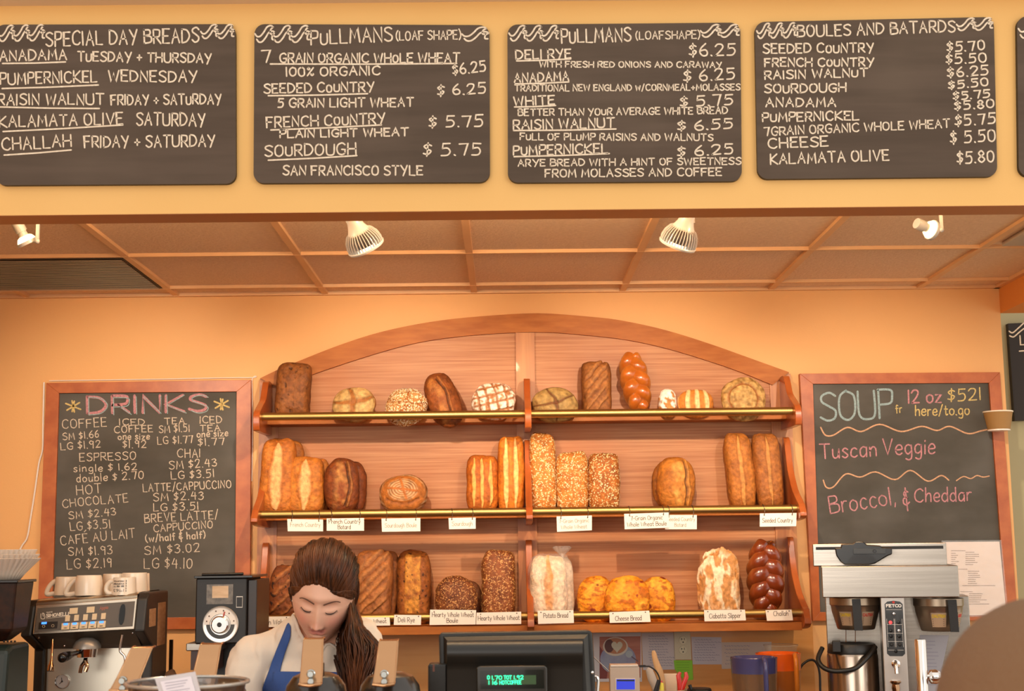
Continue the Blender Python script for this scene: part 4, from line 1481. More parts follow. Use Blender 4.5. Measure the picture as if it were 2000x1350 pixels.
for px, lines, lab, dy in [
    ([(502, 1205), (566, 1204), (566, 1224), (500, 1226)], [('Raisin Walnut', .05, .98, .75, 9)], 'white card reading Raisin Walnut, partly behind her shoulder', 0),
    ([(672, 1206), (761, 1206), (762, 1222), (672, 1223)], [('Maine Honey Wheat', .04, .92, .68, 7)], 'white card reading Maine Honey Wheat, right of her hair', 0),
    ([(770, 1201), (823, 1202), (822, 1221), (769, 1221)], [('Deli Rye', .16, .76, .72, 9)], 'small white card reading Deli Rye', 0),
    ([(840, 1191), (930, 1192), (929, 1220), (839, 1221)], [('Hearty Whole Wheat', .05, .95, .47, 8.5), ('Boule', .37, .61, .86, 8.5)], 'white card reading Hearty Whole Wheat Boule', 0),
    ([(931, 1197), (1018, 1195), (1018, 1219), (930, 1220)], [('Hearty Whole Wheat', .04, .96, .66, 8.5)], 'white card reading Hearty Whole Wheat beside the centre bracket', -.0),
    ([(1050, 1193), (1120, 1192), (1121, 1217), (1051, 1219)], [('Potato Bread', .16, .84, .56, 9)], 'white card reading Potato Bread', 0),
    ([(1190, 1196), (1268, 1193), (1271, 1215), (1191, 1217)], [('Cheese Bread', .14, .78, .82, 9)], 'white card reading Cheese Bread', 0),
    ([(1375, 1192), (1455, 1191), (1457, 1212), (1376, 1214)], [('Ciabatta Slipper', .12, .88, .74, 9)], 'white card reading Ciabatta Slipper', 0),
    ([(1495, 1192), (1546, 1191), (1549, 1212), (1498, 1213)], [('Challah', .28, .84, .55, 9)], 'small white card reading Challah', 0)]:
    card(px, lines, lab, YCb, None, group=GB, holes=((.09, .14), (.9, .12)))


# ================================================================== SPOT LAMPS ON THE TRACK
def fill_point(loc, power, col=(1.0, .78, .5)):
    # unseen point light, added to brighten the ceiling and header underside
    l = bpy.data.lights.new('added_fill', 'POINT')
    l.energy = power; l.color = col; l.shadow_soft_size = .025
    o = bpy.data.objects.new('added_fill', l); COL.objects.link(o); o.location = loc


LW = mat('lamp_white', '#a29c98', .4, coat=.2)
GLOW = mat('lamp_glow', '#fff0c8', .4, emit='#ffe2a0', estr=4)
GLOWS = mat('led_dots', '#fff4d8', .4, emit='#fff0cf', estr=2.5)
TRY = 3.99
for px_, pw_ in ((180, 4.5), (500, 5.0), (855, 7.0), (1020, 5.0), (1185, 7.0), (1560, 5.0), (1700, 3.0)):
    fill_point((at(px_, 430, 3.8).x, 3.80, ZC - .085), pw_ * .8)  # row of unseen lights added behind the header to lift the ceiling
m = M(); m.box(-2.6, XR - .05, TRY - .018, TRY + .018, ZC - .02, ZC)
tag(m.build('lamp_track', LW, smooth=False), 'white lamp track hidden behind the yellow header', 'track')
MA = Matrix


def aim(d):
    return Vector(d).to_track_quat('Z', 'Y').to_matrix()


def spot(loc, target, power, size=62, col=(1.0, .85, .66)):
    l = bpy.data.lights.new('spot_light', 'SPOT')
    l.energy = power
    l.color = col
    l.spot_size = math.radians(size)
    l.spot_blend = .8
    l.shadow_soft_size = .018
    o = bpy.data.objects.new('spot_light', l)
    COL.objects.link(o)
    o.location = loc
    o.rotation_euler = (Vector(target) - Vector(loc)).to_track_quat('-Z', 'Y').to_euler()
    return o


def led_lamp(px, py, d, stem_px, label, target, power):
    """finned reflector lamp: neck at px,py, facing d"""
    c = at(px, py, TRY)
    R = aim(d)
    T_ = thing('spot_lamp', c, label, 'lamp', 'finned spot lamps')
    m = M()
    m.lathe([(.0, -.062), (.020, -.062), (.021, -.045), (.020, -.030), (.026, -.012), (.033, .002), (.036, .006)], c, R, 40)
    m.build('lamp_neck', LW, T_)
    m = M()
    m.lathe([(.030, .0), (.040, .014), (.046, .034), (.046, .046)], c, R, 40)
    m.build('inner_cone', mat('lamp_dark', '#57504a', .5), T_)
    m = M()
    nf = 34
    for i in range(nf):
        a = 2 * PI * i / nf
        ca, sa = math.cos(a), math.sin(a)
        rp = [(.031, .0), (.043, .008), (.0525, .024), (.0565, .042), (.0545, .056), (.046, .056), (.046, .034), (.038, .012)]
        for sgn in (1,):
            tx = Vector((-sa, ca, 0)) * .0010
            a_ = [c + R @ (Vector((r * ca, r * sa, z)) - tx) for r, z in rp]
            m.prism(a_, R @ (tx * 2))
    o = m.build('heat_fins', LW, T_, smooth=False)
    m = M(); m.lathe([(.0555, .052), (.0575, .055), (.056, .060), (.048, .058)], c, R, 44); m.build('rim', LW, T_)
    m = M(); m.lathe([(.0, .054), (.048, .054), (.050, .057)], c, R, 36); m.build('lens', GLOWS, T_)
    q = at(stem_px[0], stem_px[1], TRY)
    m = M(); m.box(q.x - .007, q.x + .007, TRY - .007, TRY + .007, q.z - .01, ZC - .02)
    m.tube([q + Vector((0, 0, -.004)), c + R @ Vector((0, 0, -.04))], .008, 10)
    m.build('stem', LW, T_)
    spot(c + R @ Vector((0, 0, .066)), target, power)
    return T_


def halogen_lamp(p_back, p_ring, stem_px, label, target, power):
    a = at(p_back[0], p_back[1], TRY)
    b = at(p_ring[0], p_ring[1], TRY + .02)
    d = (b - a).normalized()
    R = aim(d)
    T_ = thing('spot_lamp', b, label, 'lamp', 'halogen spot lamps')
    L = (b - a).length
    m = M(); m.lathe([(.0, -L), (.016, -L), (.017, -L + .006), (.017, -L * .42), (.013, -L * .40), (.0135, -.004), (.0, -.004)], b, R, 30); m.build('socket', LW, T_)
    m = M(); m.lathe([(.0145, -.010), (.022, -.006), (.0275, .004), (.0275, .008), (.015, .006)], b, R, 36); m.build('glass_reflector', GLOW, T_)
    m = M(); m.lathe([(.027, .006), (.0305, .006), (.0305, .016), (.027, .016), (.027, .006)], b, R, 36); m.build('ring', LW, T_)
    q = at(stem_px[0], stem_px[1], TRY)
    m = M(); m.box(q.x - .0045, q.x + .0045, TRY - .004, TRY + .004, q.z, ZC - .02)
    m.ell(q, (.007, .007, .008), 14)
    m.tube([q, b + R @ Vector((0, 0, .011))], .003, 8)
    m.build('stem', LW, T_)
    spot(b + d * .03, target, power)
    fill_point(tuple(b + Vector((.03, -.1, .045))), .35, (1.0, .72, .35))  # added light for the halogen's yellow spot on the header underside
    return T_


led_lamp(699, 450, (.42, .55, -.85), (704, 434), 'white finned spot lamp above the left half of the bread shelves', (-.45, 5.57, 1.95), 62)
led_lamp(1336, 443, (-.34, .5, -.9), (1352, 430), 'white finned spot lamp above the right half of the bread shelves', (.55, 5.57, 1.9), 62)
halogen_lamp((31, 432), (50, 467), (73, 471), 'small white halogen spot lamp with a glowing ring at far left', (-1.5, 5.6, 1.9), 48)
halogen_lamp((1790, 436), (1815, 447), (1839, 449), 'small white halogen spot lamp with a glowing ring at the right', (1.5, 5.6, 1.8), 45)


# ================================================================== COUNTERS
def cabinet(name, x0, x1, y0, y1, z1, label):
    T_ = thing(name, ((x0 + x1) / 2, (y0 + y1) / 2, 0), label, 'counter')
    m = M(); m.box(x0, x1, y0 + .02, y1, 0, z1 - .04); m.build('cabinet_body', WOODF, T_, smooth=False)
    m = M(); m.box(x0, x1, y0, y1, z1 - .04, z1); m.build('worktop', mat('worktop_stone', '#5a4636', .3), T_, smooth=False, bev=.003)
    return T_


cabinet('back_counter', -2.6, XR - .02, 4.32, WY - .02, .9, 'back counter below the bread shelves carrying the coffee machines')
cabinet('front_counter', -2.2, 1.9, 2.45, 3.40, .95, 'front service counter carrying the register and airpots')
CZ = .9


# ================================================================== ESPRESSO MACHINE
def pz(x, y, Y):
    return at(x, y, Y)


EY = 4.42
T = thing('espresso_machine', Vector((at(175, 1350, EY).x, EY + .25, CZ)), 'one-group steel and black espresso machine with blue-lit buttons, mugs on top', 'espresso machine')
# front fascia: slightly leaning-back plate
TL, TR, BRc, BL = (70, 1183), (268, 1168), (262, 1229), (64, 1239)
YT, YBm = EY + .03, EY


def fas(u, v, dy=0.0):
    """point on the leaning fascia, u,v in 0..1 (v down)"""
    x = (TL[0] * (1 - u) + TR[0] * u) * (1 - v) + (BL[0] * (1 - u) + BRc[0] * u) * v
    y = (TL[1] * (1 - u) + TR[1] * u) * (1 - v) + (BL[1] * (1 - u) + BRc[1] * u) * v
    Y = YT * (1 - v) + YBm * v + u * .03
    return at(x, y, Y + dy)


BK = EY + .46
m = M()
a = [fas(0, 0), fas(1, 0), fas(1, 1), fas(0, 1)]
m.add(a + [p + Vector((0, .2, 0)) for p in a], [(0, 1, 2, 3), (7, 6, 5, 4), (0, 4, 5, 1), (1, 5, 6, 2), (2, 6, 7, 3), (3, 7, 4, 0)])
m.build('front_fascia', mat('fascia_steel', '#d8c8b4', .25, .9), T, smooth=False, bev=.002)
m = M()
a = [fas(.02, .10, -.002), fas(.98, .10, -.002), fas(.98, .90, -.002), fas(.02, .90, -.002)]
m.add(a + [p + Vector((0, .004, 0)) for p in a], [(0, 1, 2, 3), (7, 6, 5, 4), (0, 4, 5, 1), (1, 5, 6, 2), (2, 6, 7, 3), (3, 7, 4, 0)])
m.build('control_panel', PGREY, T, smooth=False)


def fr_(u0, u1, v0, v1, dy, th=.003):
    a = [fas(u0, v0, dy), fas(u1, v0, dy), fas(u1, v1, dy), fas(u0, v1, dy)]
    return a + [p + Vector((0, th, 0)) for p in a], [(0, 1, 2, 3), (7, 6, 5, 4), (0, 4, 5, 1), (1, 5, 6, 2), (2, 6, 7, 3), (3, 7, 4, 0)]


BTN = mat('button_cream', '#d8c09a', .5)
BLU = mat('led_blue', '#3070ff', .4, emit='#3a78ff', estr=2.2)
for u0, v0, u1, v1 in [(.34, .18, .42, .38), (.51, .18, .585, .38)] + [(.305 + .0885 * k, .42, .35 + .0885 * k, .62) for k in range(5)]:
    m = M(); m.add(*fr_(u0, u1, v0, v1, -.004)); m.build('label_tile', BTN, T, smooth=False)
for k in range(5):
    u0 = .275 + .0885 * k
    m = M(); m.add(*fr_(u0, u0 + .080, .68, .90, -.006, .006)); B_ = m.build('push_button', BTN, T, smooth=False, bev=.001)
    m = M(); m.add(*fr_(u0 + .02, u0 + .06, .68, .745, -.0068)); m.build('blue_light', BLU, B_, smooth=False)
    m = M()
    c0, c1 = fas(u0 + .025, .84, -.0066), fas(u0 + .055, .84, -.0066)
    m.tube([c0, c1], .0012, 6); m.build('button_symbol', INK, B_)
m = M(); m.add(*fr_(.05, .235, .60, .84, -.0035)); B_ = m.build('switch_plate', mat('switch_dark', '#2a221c', .3), T, smooth=False)
m = M(); m.add(*fr_(.075, .125, .60, .67, -.0045)); m.build('blue_light', BLU, B_, smooth=False)
m = M()
for u in (.10, .19):
    c0 = fas(u, .745, -.0045)
    m.tube(catmull([tuple(c0 + Vector((math.cos(t) * .004, 0, math.sin(t) * .004))) for t in [k * PI / 4 for k in range(9)]], 2), .0006, 5)
m.build('switch_symbols', BTN, B_)
# lettering on the panel
m = M()
g = lambda p: fas(p[0], p[1], -.0028)


def wpanel(s, u0, v0, u1, v1, h, w):
    mm = M()
    f_ = lambda p: fas(p[0] / 100, p[1] / 30, -.0030)
    write(m, s, u0 * 100, v0 * 30, u1 * 100, v1 * 30, h * 30, w, f_, jit=0, gap=2)


wpanel('SIMONELLI', .115, .435, .335, .415, .105, .8)
wpanel('nuova', .115, .285, .17, .28, .05, .3)
f_ = lambda p: fas(p[0] / 100, p[1] / 30, -.0030)
ribbon(m, [(11.5, 14.3), (33, 13.6)], .3, f_)
ribbon(m, catmull([(6, 9), (6.6, 14), (10, 14.2), (9.5, 10), (7.6, 8.4), (8.6, 12)], 4), .6, f_)
m.build('panel_lettering', mat('letter_silver', '#e8ddcc', .4), T, smooth=False, fix=False)
m = M(); write(m, 'Appia', 64, 9, 72, 8.6, 3, .4, f_, jit=0); m.build('red_script', mat('script_red', '#b86a52', .5), T, smooth=False, fix=False)
m = M()
pts = []
for k in range(17):
    t = 2 * PI * k / 16
    pts.append(fas(.865 + .028 * math.cos(t), .50 + .34 * (abs(math.sin(t)) ** .7) * (1 if math.sin(t) > 0 else -1), -.0042))
m.add(pts[:-1] + [p + Vector((0, .004, 0)) for p in pts[:-1]], [tuple(range(16))] + [(i, i + 16, (i + 1) % 16 + 16, (i + 1) % 16) for i in range(16)])
m.build('display_window', BLACKG, T, smooth=False)
# top lid, rounded from the front to the back
m = M()
f0, f1 = fas(0, 0), fas(1, 0)
secs = []
for dy, dz in ((0, 0), (0.003, .008), (.012, .014), (.04, .0175), (.12, .018), (.28, .018), (.30, .012), (.30, -.02)):
    secs.append((f0 + Vector((0, dy, dz)), f1 + Vector((0, dy, dz))))
vs = [p for s_ in secs for p in s_]
fs = [(2 * i, 2 * i + 1, 2 * i + 3, 2 * i + 2) for i in range(len(secs) - 1)]
m.add(vs, fs)
m.build('top_lid', mat('lid_bronze_steel', '#a89680', .22, .95), T)
TOPZ = (f0.z + f1.z) / 2 + .018
# black moulded side frames
for side in (0, 1):
    u = 0 if side == 0 else 1
    A_ = fas(u, 0); B2 = fas(u, 1)
    th = -.034 if side == 0 else .034
    xx = A_.x
    yb = EY + .33
    z0 = at(100, 1270 if side == 0 else 1264, EY + .10).z
    pr = [(A_.y + .02, A_.z + .016), (A_.y - .006, A_.z - .002), (B2.y - .006, B2.z - .006), (EY + .13, z0), (EY + .13, CZ + .03), (yb, CZ + .03), (yb, A_.z + .016)]
    m = M(); m.prism([Vector((xx, a_, b_)) for a_, b_ in pr], (th, 0, 0))
    m.build('side_frame', BLACKP if side == 0 else DGREY, T, smooth=False, bev=.006)
# underside sloping back and group
m = M()
a0, a1 = fas(0, 1), fas(1, 1)
zb0 = at(100, 1268, EY + .12).z
m.add([a0, a1, Vector((a1.x, EY + .13, zb0)), Vector((a0.x, EY + .13, zb0)), a0 + Vector((0, .3, 0)), a1 + Vector((0, .3, 0)), Vector((a1.x, EY + .3, zb0)), Vector((a0.x, EY + .3, zb0))],
      [(0, 1, 2, 3), (0, 4, 5, 1), (3, 2, 6, 7), (0, 3, 7, 4), (1, 5, 6, 2), (4, 7, 6, 5)])
m.build('underside_panel', mat('underside_bronze', '#4e443a', .35, .6), T, smooth=False)
m = M(); m.box(a0.x, a1.x, EY + .15, EY + .17, CZ + .12, zb0 + .01); m.build('splash_panel', mat('splash_steel', '#e4dccb', .3, .75), T, smooth=False)
m = M(); m.box(a0.x - .02, a1.x + .02, EY - .0, EY + .32, CZ + .03, CZ + .12); m.build('drip_tray', STEEL2, T, smooth=False, bev=.004)
for dx in (0.02, .34):
    for dy in (.04, .28):
        m = M(); m.cyl((a0.x + dx, EY + dy, CZ), (a0.x + dx, EY + dy, CZ + .031), .018); m.build('foot', BLACKP, T)
gc = at(170, 1262, EY + .06)
m = M(); m.lathe([(.0, .028), (.02, .026), (.036, .014), (.043, 0), (.043, -.008), (.0, -.008)], gc, None, 36); m.build('group_head', mat('group_grey', '#948a80', .35, .5), T)
m = M(); m.cyl(gc + Vector((0, 0, -.008)), gc + Vector((0, 0, -.034)), .034, .030); m.lathe([(.0, -.034), (.031, -.034)], gc, None, 24)
P_ = m.build('portafilter_basket', CHROME, T)
m = M()
h0 = gc + Vector((-.02, -.03, -.018)); h1 = at(122, 1285, EY - .10)
m.tube([h0, h0.lerp(h1, .35), h0.lerp(h1, .6), h0.lerp(h1, .9), h1], [.007, .009, .013, .0155, .012], 18); m.ell(h1, (.015, .015, .015), 16)
m.build('portafilter_handle', BLACKG, T)
m = M()
s0 = gc + Vector((0, -.008, -.032))
m.tube(catmull([tuple(s0), tuple(s0 + Vector((.002, -.006, -.016))), tuple(s0 + Vector((.008, -.010, -.03))), tuple(s0 + Vector((.003, -.012, -.046)))], 4), .006, 10)
m.tube(catmull([tuple(s0), tuple(s0 + Vector((-.002, -.006, -.016))), tuple(s0 + Vector((-.010, -.010, -.03))), tuple(s0 + Vector((-.013, -.012, -.05)))], 4), .006, 10)
m.build('spout', mat('copper_chrome', '#b08a6a', .12, 1), T)
m = M()
w0 = at(103, 1250, EY + .02); w1 = at(101, 1287, EY - .01); w2 = at(99, 1311, EY - .02)
m.tube([w0, w1, w1.lerp(w2, .35), w1.lerp(w2, .6), w2], [.004, .004, .006, .010, .011], 14)
m.build('hot_water_spout', mat('copper_chrome', '#b08a6a', .12, 1), T)
m = M()
m.tube(catmull([tuple(at(x, y, EY - .0)) for x, y in [(239, 1240), (235, 1262), (235, 1273), (243, 1282), (244, 1300), (236, 1330)]], 4), .004, 12)
m.build('steam_wand', CHROME, T)
m = M()
for x, y in ((76, 1246), (126, 1262), (259, 1237)):
    q = at(x, y, EY + .03)
    m.ell(q, (.003, .003, .003), 8)
m.build('screws', CHROME, T)
gp = at(122, 1331, EY + .148)
m = M(); m.lathe([(.0, 0), (.0225, 0), (.0235, .004), (.022, .008), (.0205, .006)], gp, Matrix.Rotation(PI / 2, 3, 'X'), 36)
G_ = m.build('pressure_gauge', CHROME, T)
m = M(); m.lathe([(.0, .0035), (.0205, .0035)], gp, Matrix.Rotation(PI / 2, 3, 'X'), 36); m.build('gauge_face', mat('gauge_face', '#b9b0a8', .5), G_)
m = M(); m.tube([gp + Vector((-.002, -.005, .012)), gp + Vector((0, -.005, 0)), gp + Vector((-.008, -.005, -.008))], .0009, 6); m.ell(gp + Vector((0, -.005, 0)), (.003, .002, .003), 10); m.build('gauge_needle', BLACKP, G_)
# right flank with stuck papers
xf = fas(1, 0).x + .0345
for y0_, y1_, z0_, z1_ in ((EY + .08, EY + .16, 1190, 1225), (EY + .19, EY + .29, 1178, 1262)):
    m = M(); m.box(xf, xf + .0015, y0_, y1_, at(300, z1_, y0_).z, at(300, z0_, y0_).z); m.build('stuck_label', mat('old_label', '#b98a62', .7, col2='#a87850', scale=(5, 30, 90)), T, smooth=False)

# mugs on the machine, upside down
MUGW = mat('mug_white', '#ecdcc6', .3, coat=.5)


def mug(px0, px1, ytop, Y, label, handle=-1, printed=False, hang=0.0, barrel=0):
    zt = at(px0, ytop, Y).z
    c = at((px0 + px1) / 2, 1160, Y)
    r = (px1 - px0) / 2 * Y / FPX
    zb_ = TOPZ + .0005
    H = zt - zb_
    T_ = thing('mug', (c.x, Y, zb_), label, 'mug', 'white mugs on the espresso machine')
    m = M()
    c0 = Vector((c.x, Y, zb_))
    if barrel:
        pr = [(r * .98, 0), (r * 1.0, H * .5), (r * .93, H * .88), (r * .86, H), (0, H), (0, H - .004), (r * .8, H - .005), (r * .93, H * .5), (r * .94, 0), (r * .98, 0)]
    else:
        pr = [(r, 0), (r * .9, H * .97), (r * .86, H), (0, H), (0, H - .004), (r * .8, H - .005), (r * .96, 0), (r, 0)]
    m.lathe(pr, c0, None, 40)
    m.build('mug_body', MUGW, T_)
    if handle:
        m = M()
        x = handle * r * .92
        hp = [(x * .95, H * .78), (x * 1.25, H * .74), (x * 1.52, H * .52), (x * 1.55, H * .25), (x * 1.3, H * .10), (x * .98, H * .12)] if not hang else \
            [(x * .95, H * .8), (x * 1.3, H * .66), (x * 1.62, H * .42), (x * 1.8, H * .12), (x * 1.6, H * .04), (x * 1.0, H * .10)]
        m.tube(catmull([(c.x + a_, Y - .004, zb_ + b_) for a_, b_ in hp], 5), .0058, 12, flat=1.3)
        m.build('handle', MUGW, T_)
    if printed:
        m = M()
        fY = lambda p: Vector((c.x + r * .985 * math.sin(p[0] / r), Y - r * .985 * math.cos(p[0] / r), zb_ + p[1]))
        rr = random.Random(2)
        for row, (z, hh) in enumerate(((H * .82, .003), (H * .68, .004), (H * .54, .004), (H * .34, .008))):
            write(m, ['MOUNTAIN', 'COFFEE', 'EST', '1963'][row], .22 * r, z, -.75 * r, z, -hh, .0011, fY, jit=0)
        for k in range(5):
            ribbon(m, [(.4 * r, H * (.2 + .14 * k)), (.4 * r, H * (.28 + .14 * k))], .002, fY)
        m.build('print', BLACKE, T_, smooth=False, fix=False)
    return T_


mug(236, 288, 1119, EY + .19, 'white mug at the right back of the row on the espresso machine', 0)
mug(199, 250, 1121, EY + .21, 'white mug mostly hidden behind the printed mug', 0)
mug(262, 292, 1120, EY + .24, 'white mug at the far right end of the espresso machine top', 0)
mug(107, 152, 1127, EY + .16, 'white mug at the left end of the espresso machine top', -1, hang=1)
mug(147, 199, 1124, EY + .11, 'white barrel-shaped mug beside the leftmost mug', -1, hang=1, barrel=1)
mug(219, 266, 1128, EY + .10, 'white mug with dark upside-down printing on the espresso machine', -1, printed=True)

# ================================================================== GRINDER WITH FILTERS, far left
GY = 4.2
c = at(-5, 1240, GY)
T = thing('bean_grinder', (c.x, GY, CZ), 'dark coffee grinder with a smoky bean hopper at the far left edge', 'grinder')
m = M()
zt, zm, zn = at(40, 1135, GY).z, at(40, 1230, GY).z, at(40, 1252, GY).z
R4 = Matrix.Rotation(PI / 4, 3, 'Z')
hop = lambda r, z: [Vector((c.x + sx * r, GY + sy * r, z)) for sx, sy in ((-1, -1), (1, -1), (1, 1), (-1, 1))]
s_ = [hop(.078, zt), hop(.066, zm), hop(.030, zn)]
m.add([p for q in s_ for p in q], [(0, 1, 2, 3), (8, 9, 10, 11)] + [(i, (i + 1) % 4, 4 + (i + 1) % 4, 4 + i) for i in range(4)] + [(4 + i, 4 + (i + 1) % 4, 8 + (i + 1) % 4, 8 + i) for i in range(4)])
m.build('bean_hopper', mat('smoky_hopper', '#1e100a', .4, col2='#33190c', scale=(60, 60, 60), coat=.0, spec=.3), T, smooth=False, bev=.006)
m = M(); m.box(c.x - .083, c.x + .083, GY - .083, GY + .083, zt - .004, zt + .004); m.build('hopper_lid', BLACKG, T, smooth=False, bev=.002)
m = M()
zz1 = at(20, 1258, GY).z
m.prism([Vector((c.x - .08, y_, z_)) for y_, z_ in ((GY - .085, zz1 - .012), (GY - .05, zz1), (GY + .1, zz1), (GY + .1, CZ), (GY - .12, CZ), (GY - .12, CZ + .1))], (.145, 0, 0))
m.build('grinder_body', mat('grinder_green_black', '#182420', .45), T, smooth=False, bev=.012)
m = M()
for i in range(4):
    q = at(8 + i * 7, 1253, GY - .05); m.ell(q, (.004, .004, .003), 8)
m.build('collar_screws', BLACKP, T)
# coffee filters on top of the hopper
fc = Vector((c.x - .0, GY, zt + .0045))
rr_ = at(74, 1090, GY).x - c.x
FILT = mat('filter_paper', '#e2d2c2', .8, col2='#d8c6b4', scale=(8, 8, 8))
for k, (rb, rt, z0, z1, lab) in enumerate(((.058, 1.0, 0, .062, 'lowest white pleated coffee filter stack on the grinder'), (.066, .97, .012, .074, 'middle white pleated coffee filter stack on the grinder'),
                                           (.072, .90, .024, .088, 'topmost white pleated coffee filter stack on the grinder'))):
    m = M()
    prf = [(0, z0), (rb, z0)] + [(rb + (rr_ * rt - rb) * t, z0 + (z1 - z0) * (t ** .9)) for t in (.25, .5, .75, 1.0)] + [(rb + (rr_ * rt - rb) * t - .003, z0 + (z1 - z0) * (t ** .9) + .001) for t in (1.0, .5, 0.05)] + [(0, z0 + .002)]
    m.lathe(prf, fc, None, 240, flute=lambda a_, z: .045 * math.sin(a_ * 40) * min(1, 2.5 * z))
    tag(m.build('coffee_filters', FILT, angle=60), lab, 'coffee filter', 'pleated coffee filters')

# ================================================================== BOX GRINDER with dial
BG = 4.55
p0, p1 = at(383, 1130, BG), at(480, 1257, BG)
T = thing('box_grinder', ((p0.x + p1.x) / 2, BG + .1, CZ), 'black box coffee grinder with a large silver dial, left of the woman', 'grinder')
m = M(); m.box(p0.x, p1.x, BG, BG + .26, p1.z, p0.z); m.build('housing', BLACKP, T, smooth=False, bev=.004)
m = M(); m.box(p0.x - .004, at(492, 1125, BG).x + .004, BG - .012, BG + .28, p0.z, p0.z + .008); m.tube([(p0.x + .02, BG - .006, p0.z + .012), (p1.x - .01, BG - .006, p0.z + .013)], .005, 10)
m.build('lid', BLACKG, T, smooth=False, bev=.003)
m = M(); m.box(p1.x, p1.x + .03, BG + .02, BG + .26, p1.z, p0.z - .006); m.build('side_cover', mat('brown_black', '#241610', .35), T, smooth=False, bev=.003)
dc = at(431, 1220, BG - .002)
RX = Matrix.Rotation(PI / 2, 3, 'X')
m = M(); m.lathe([(0, 0), (.0575, 0), (.0585, .003), (.0565, .006), (.052, .005), (.0, .005)], dc, RX, 60); DL = m.build('dial_plate', mat('dial_silver', '#d8d2ca', .3, .7), T)
m = M(); m.lathe([(.033, .0056), (.0455, .0056), (.0455, .0066), (.033, .0066)], dc, RX, 60); m.build('dial_ring_dark', mat('dial_dark', '#3c3c3c', .4), DL)
m = M()
for k in range(9):
    pass
m.prism([dc + Vector((math.cos(t) * .0515, -.0062, math.sin(t) * .0515)) for t in [PI * k / 20 for k in range(21)]] + [dc + Vector((math.cos(t) * .034, -.0062, math.sin(t) * .034)) for t in [PI * k / 20 for k in range(20, -1, -1)]], (0, -.0008, 0))
m.build('scale_plate', mat('scale_white', '#ece6dd', .5), DL, smooth=False)
m = M()
for k, t in enumerate((.25, .9, 1.35, 1.9, 2.5, 2.9)):
    q = dc + Vector((math.cos(t) * .045, -.0076, math.sin(t) * .045)); m.ell(q, (.0024, .0006, .0026), 8)
m.build('scale_marks', INK, DL)
m = M(); m.lathe([(0, .022), (.024, .022), (.028, .019), (.029, .006), (.0, .006)], dc, RX, 48); m.build('dial_knob', CHROME, DL)
m = M(); m.lathe([(0, .0228), (.007, .0228), (.008, .0215)], dc, RX, 24); m.build('knob_screw', BLACKP, DL)
m = M(); m.boxr(dc + Vector((.012, -.0085, .034)), (.004, .002, .014), Matrix.Rotation(.3, 3, 'Y')); m.build('red_pointer', mat('pointer_red', '#b8402e', .4), DL, smooth=False)
q0, q1 = at(404, 1142, BG), at(455, 1180, BG)
m = M(); m.box(q0.x, q1.x, BG - .002, BG, q1.z, q0.z); m.build('tape', mat('tape_grey', '#6f665a', .3, col2='#50483e', scale=(60, 60, 60)), T, smooth=False)
q0, q1 = at(415, 1145, BG), at(446, 1168, BG)
m = M(); m.box(q0.x, q1.x, BG - .003, BG - .001, q1.z, q0.z); m.build('paper_note', mat('note_cream', '#d8bfa0', .7, col2='#c8ab8a', scale=(20, 20, 90)), T, smooth=False)
q0, q1 = at(462, 1165, BG), at(474, 1187, BG)
m = M(); m.box(q0.x, q1.x, BG - .003, BG, q1.z, q0.z); S_ = m.build('switch_plate', STEEL2, T, smooth=False)
m = M(); m.box(q0.x + .0015, q1.x - .0015, BG - .006, BG - .002, q1.z + .0025, q0.z - .0025); m.build('rocker_switch', BLACKP, S_, smooth=False)
# chute, stand
m = M()
c0 = at(415, 1257, BG)
m.box(at(390, 1, BG).x, at(452, 1, BG).x, BG + .01, BG + .14, at(400, 1272, BG).z, c0.z); m.build('chute', STEEL, T, smooth=False, bev=.003)
m = M(); m.box(at(398, 1, BG).x, at(445, 1, BG).x, BG + .02, BG + .13, at(400, 1310, BG).z, at(400, 1272, BG).z); m.build('coffee_brown_panel', mat('brown_panel', '#3a2018', .4), T, smooth=False)
m = M(); m.box(p0.x + .01, p1.x - .01, BG + .14, BG + .26, CZ, p1.z); m.box(p0.x, p1.x, BG - .02, BG + .26, CZ, CZ + .02); m.build('stand', BLACKP, T, smooth=False, bev=.003)

# ================================================================== TWIN BREWER on the right
FY = 4.66
T = thing('coffee_brewer', Vector((at(1730, 1350, FY).x, FY + .2, CZ)), 'stainless steel twin coffee brewer with a central black control strip', 'coffee brewer')


def fb(x0, x1, y0, y1, Y0, Y1, name, mt, bev=.003, parent=None, yr=1250):
    a = at(x0, y0, Y0); b = at(x1, y1, Y0)
    m = M(); m.box(a.x, b.x, Y0, Y1, b.z, a.z)
    return m.build(name, mt, parent if parent is not None else T, smooth=False, bev=bev)


fb(1607, 1868, 1107, 1166, FY, FY + .44, 'brew_head', STEEL)
zb1 = at(1700, 1107, FY).z
a = at(1574, 1063, FY + .12); b = at(1829, 1104, FY + .12)
m = M(); m.box(a.x, b.x, FY + .12, FY + .42, zb1, a.z); m.build('tank_cover', STEEL, T, smooth=False, bev=.003)
m = M(); q0, q1 = at(1581, 1069, FY + .118), at(1822, 1072, FY + .118); m.box(q0.x, q1.x, FY + .118, FY + .121, q1.z, q0.z); m.build('slot', BLACKP, T, smooth=False)
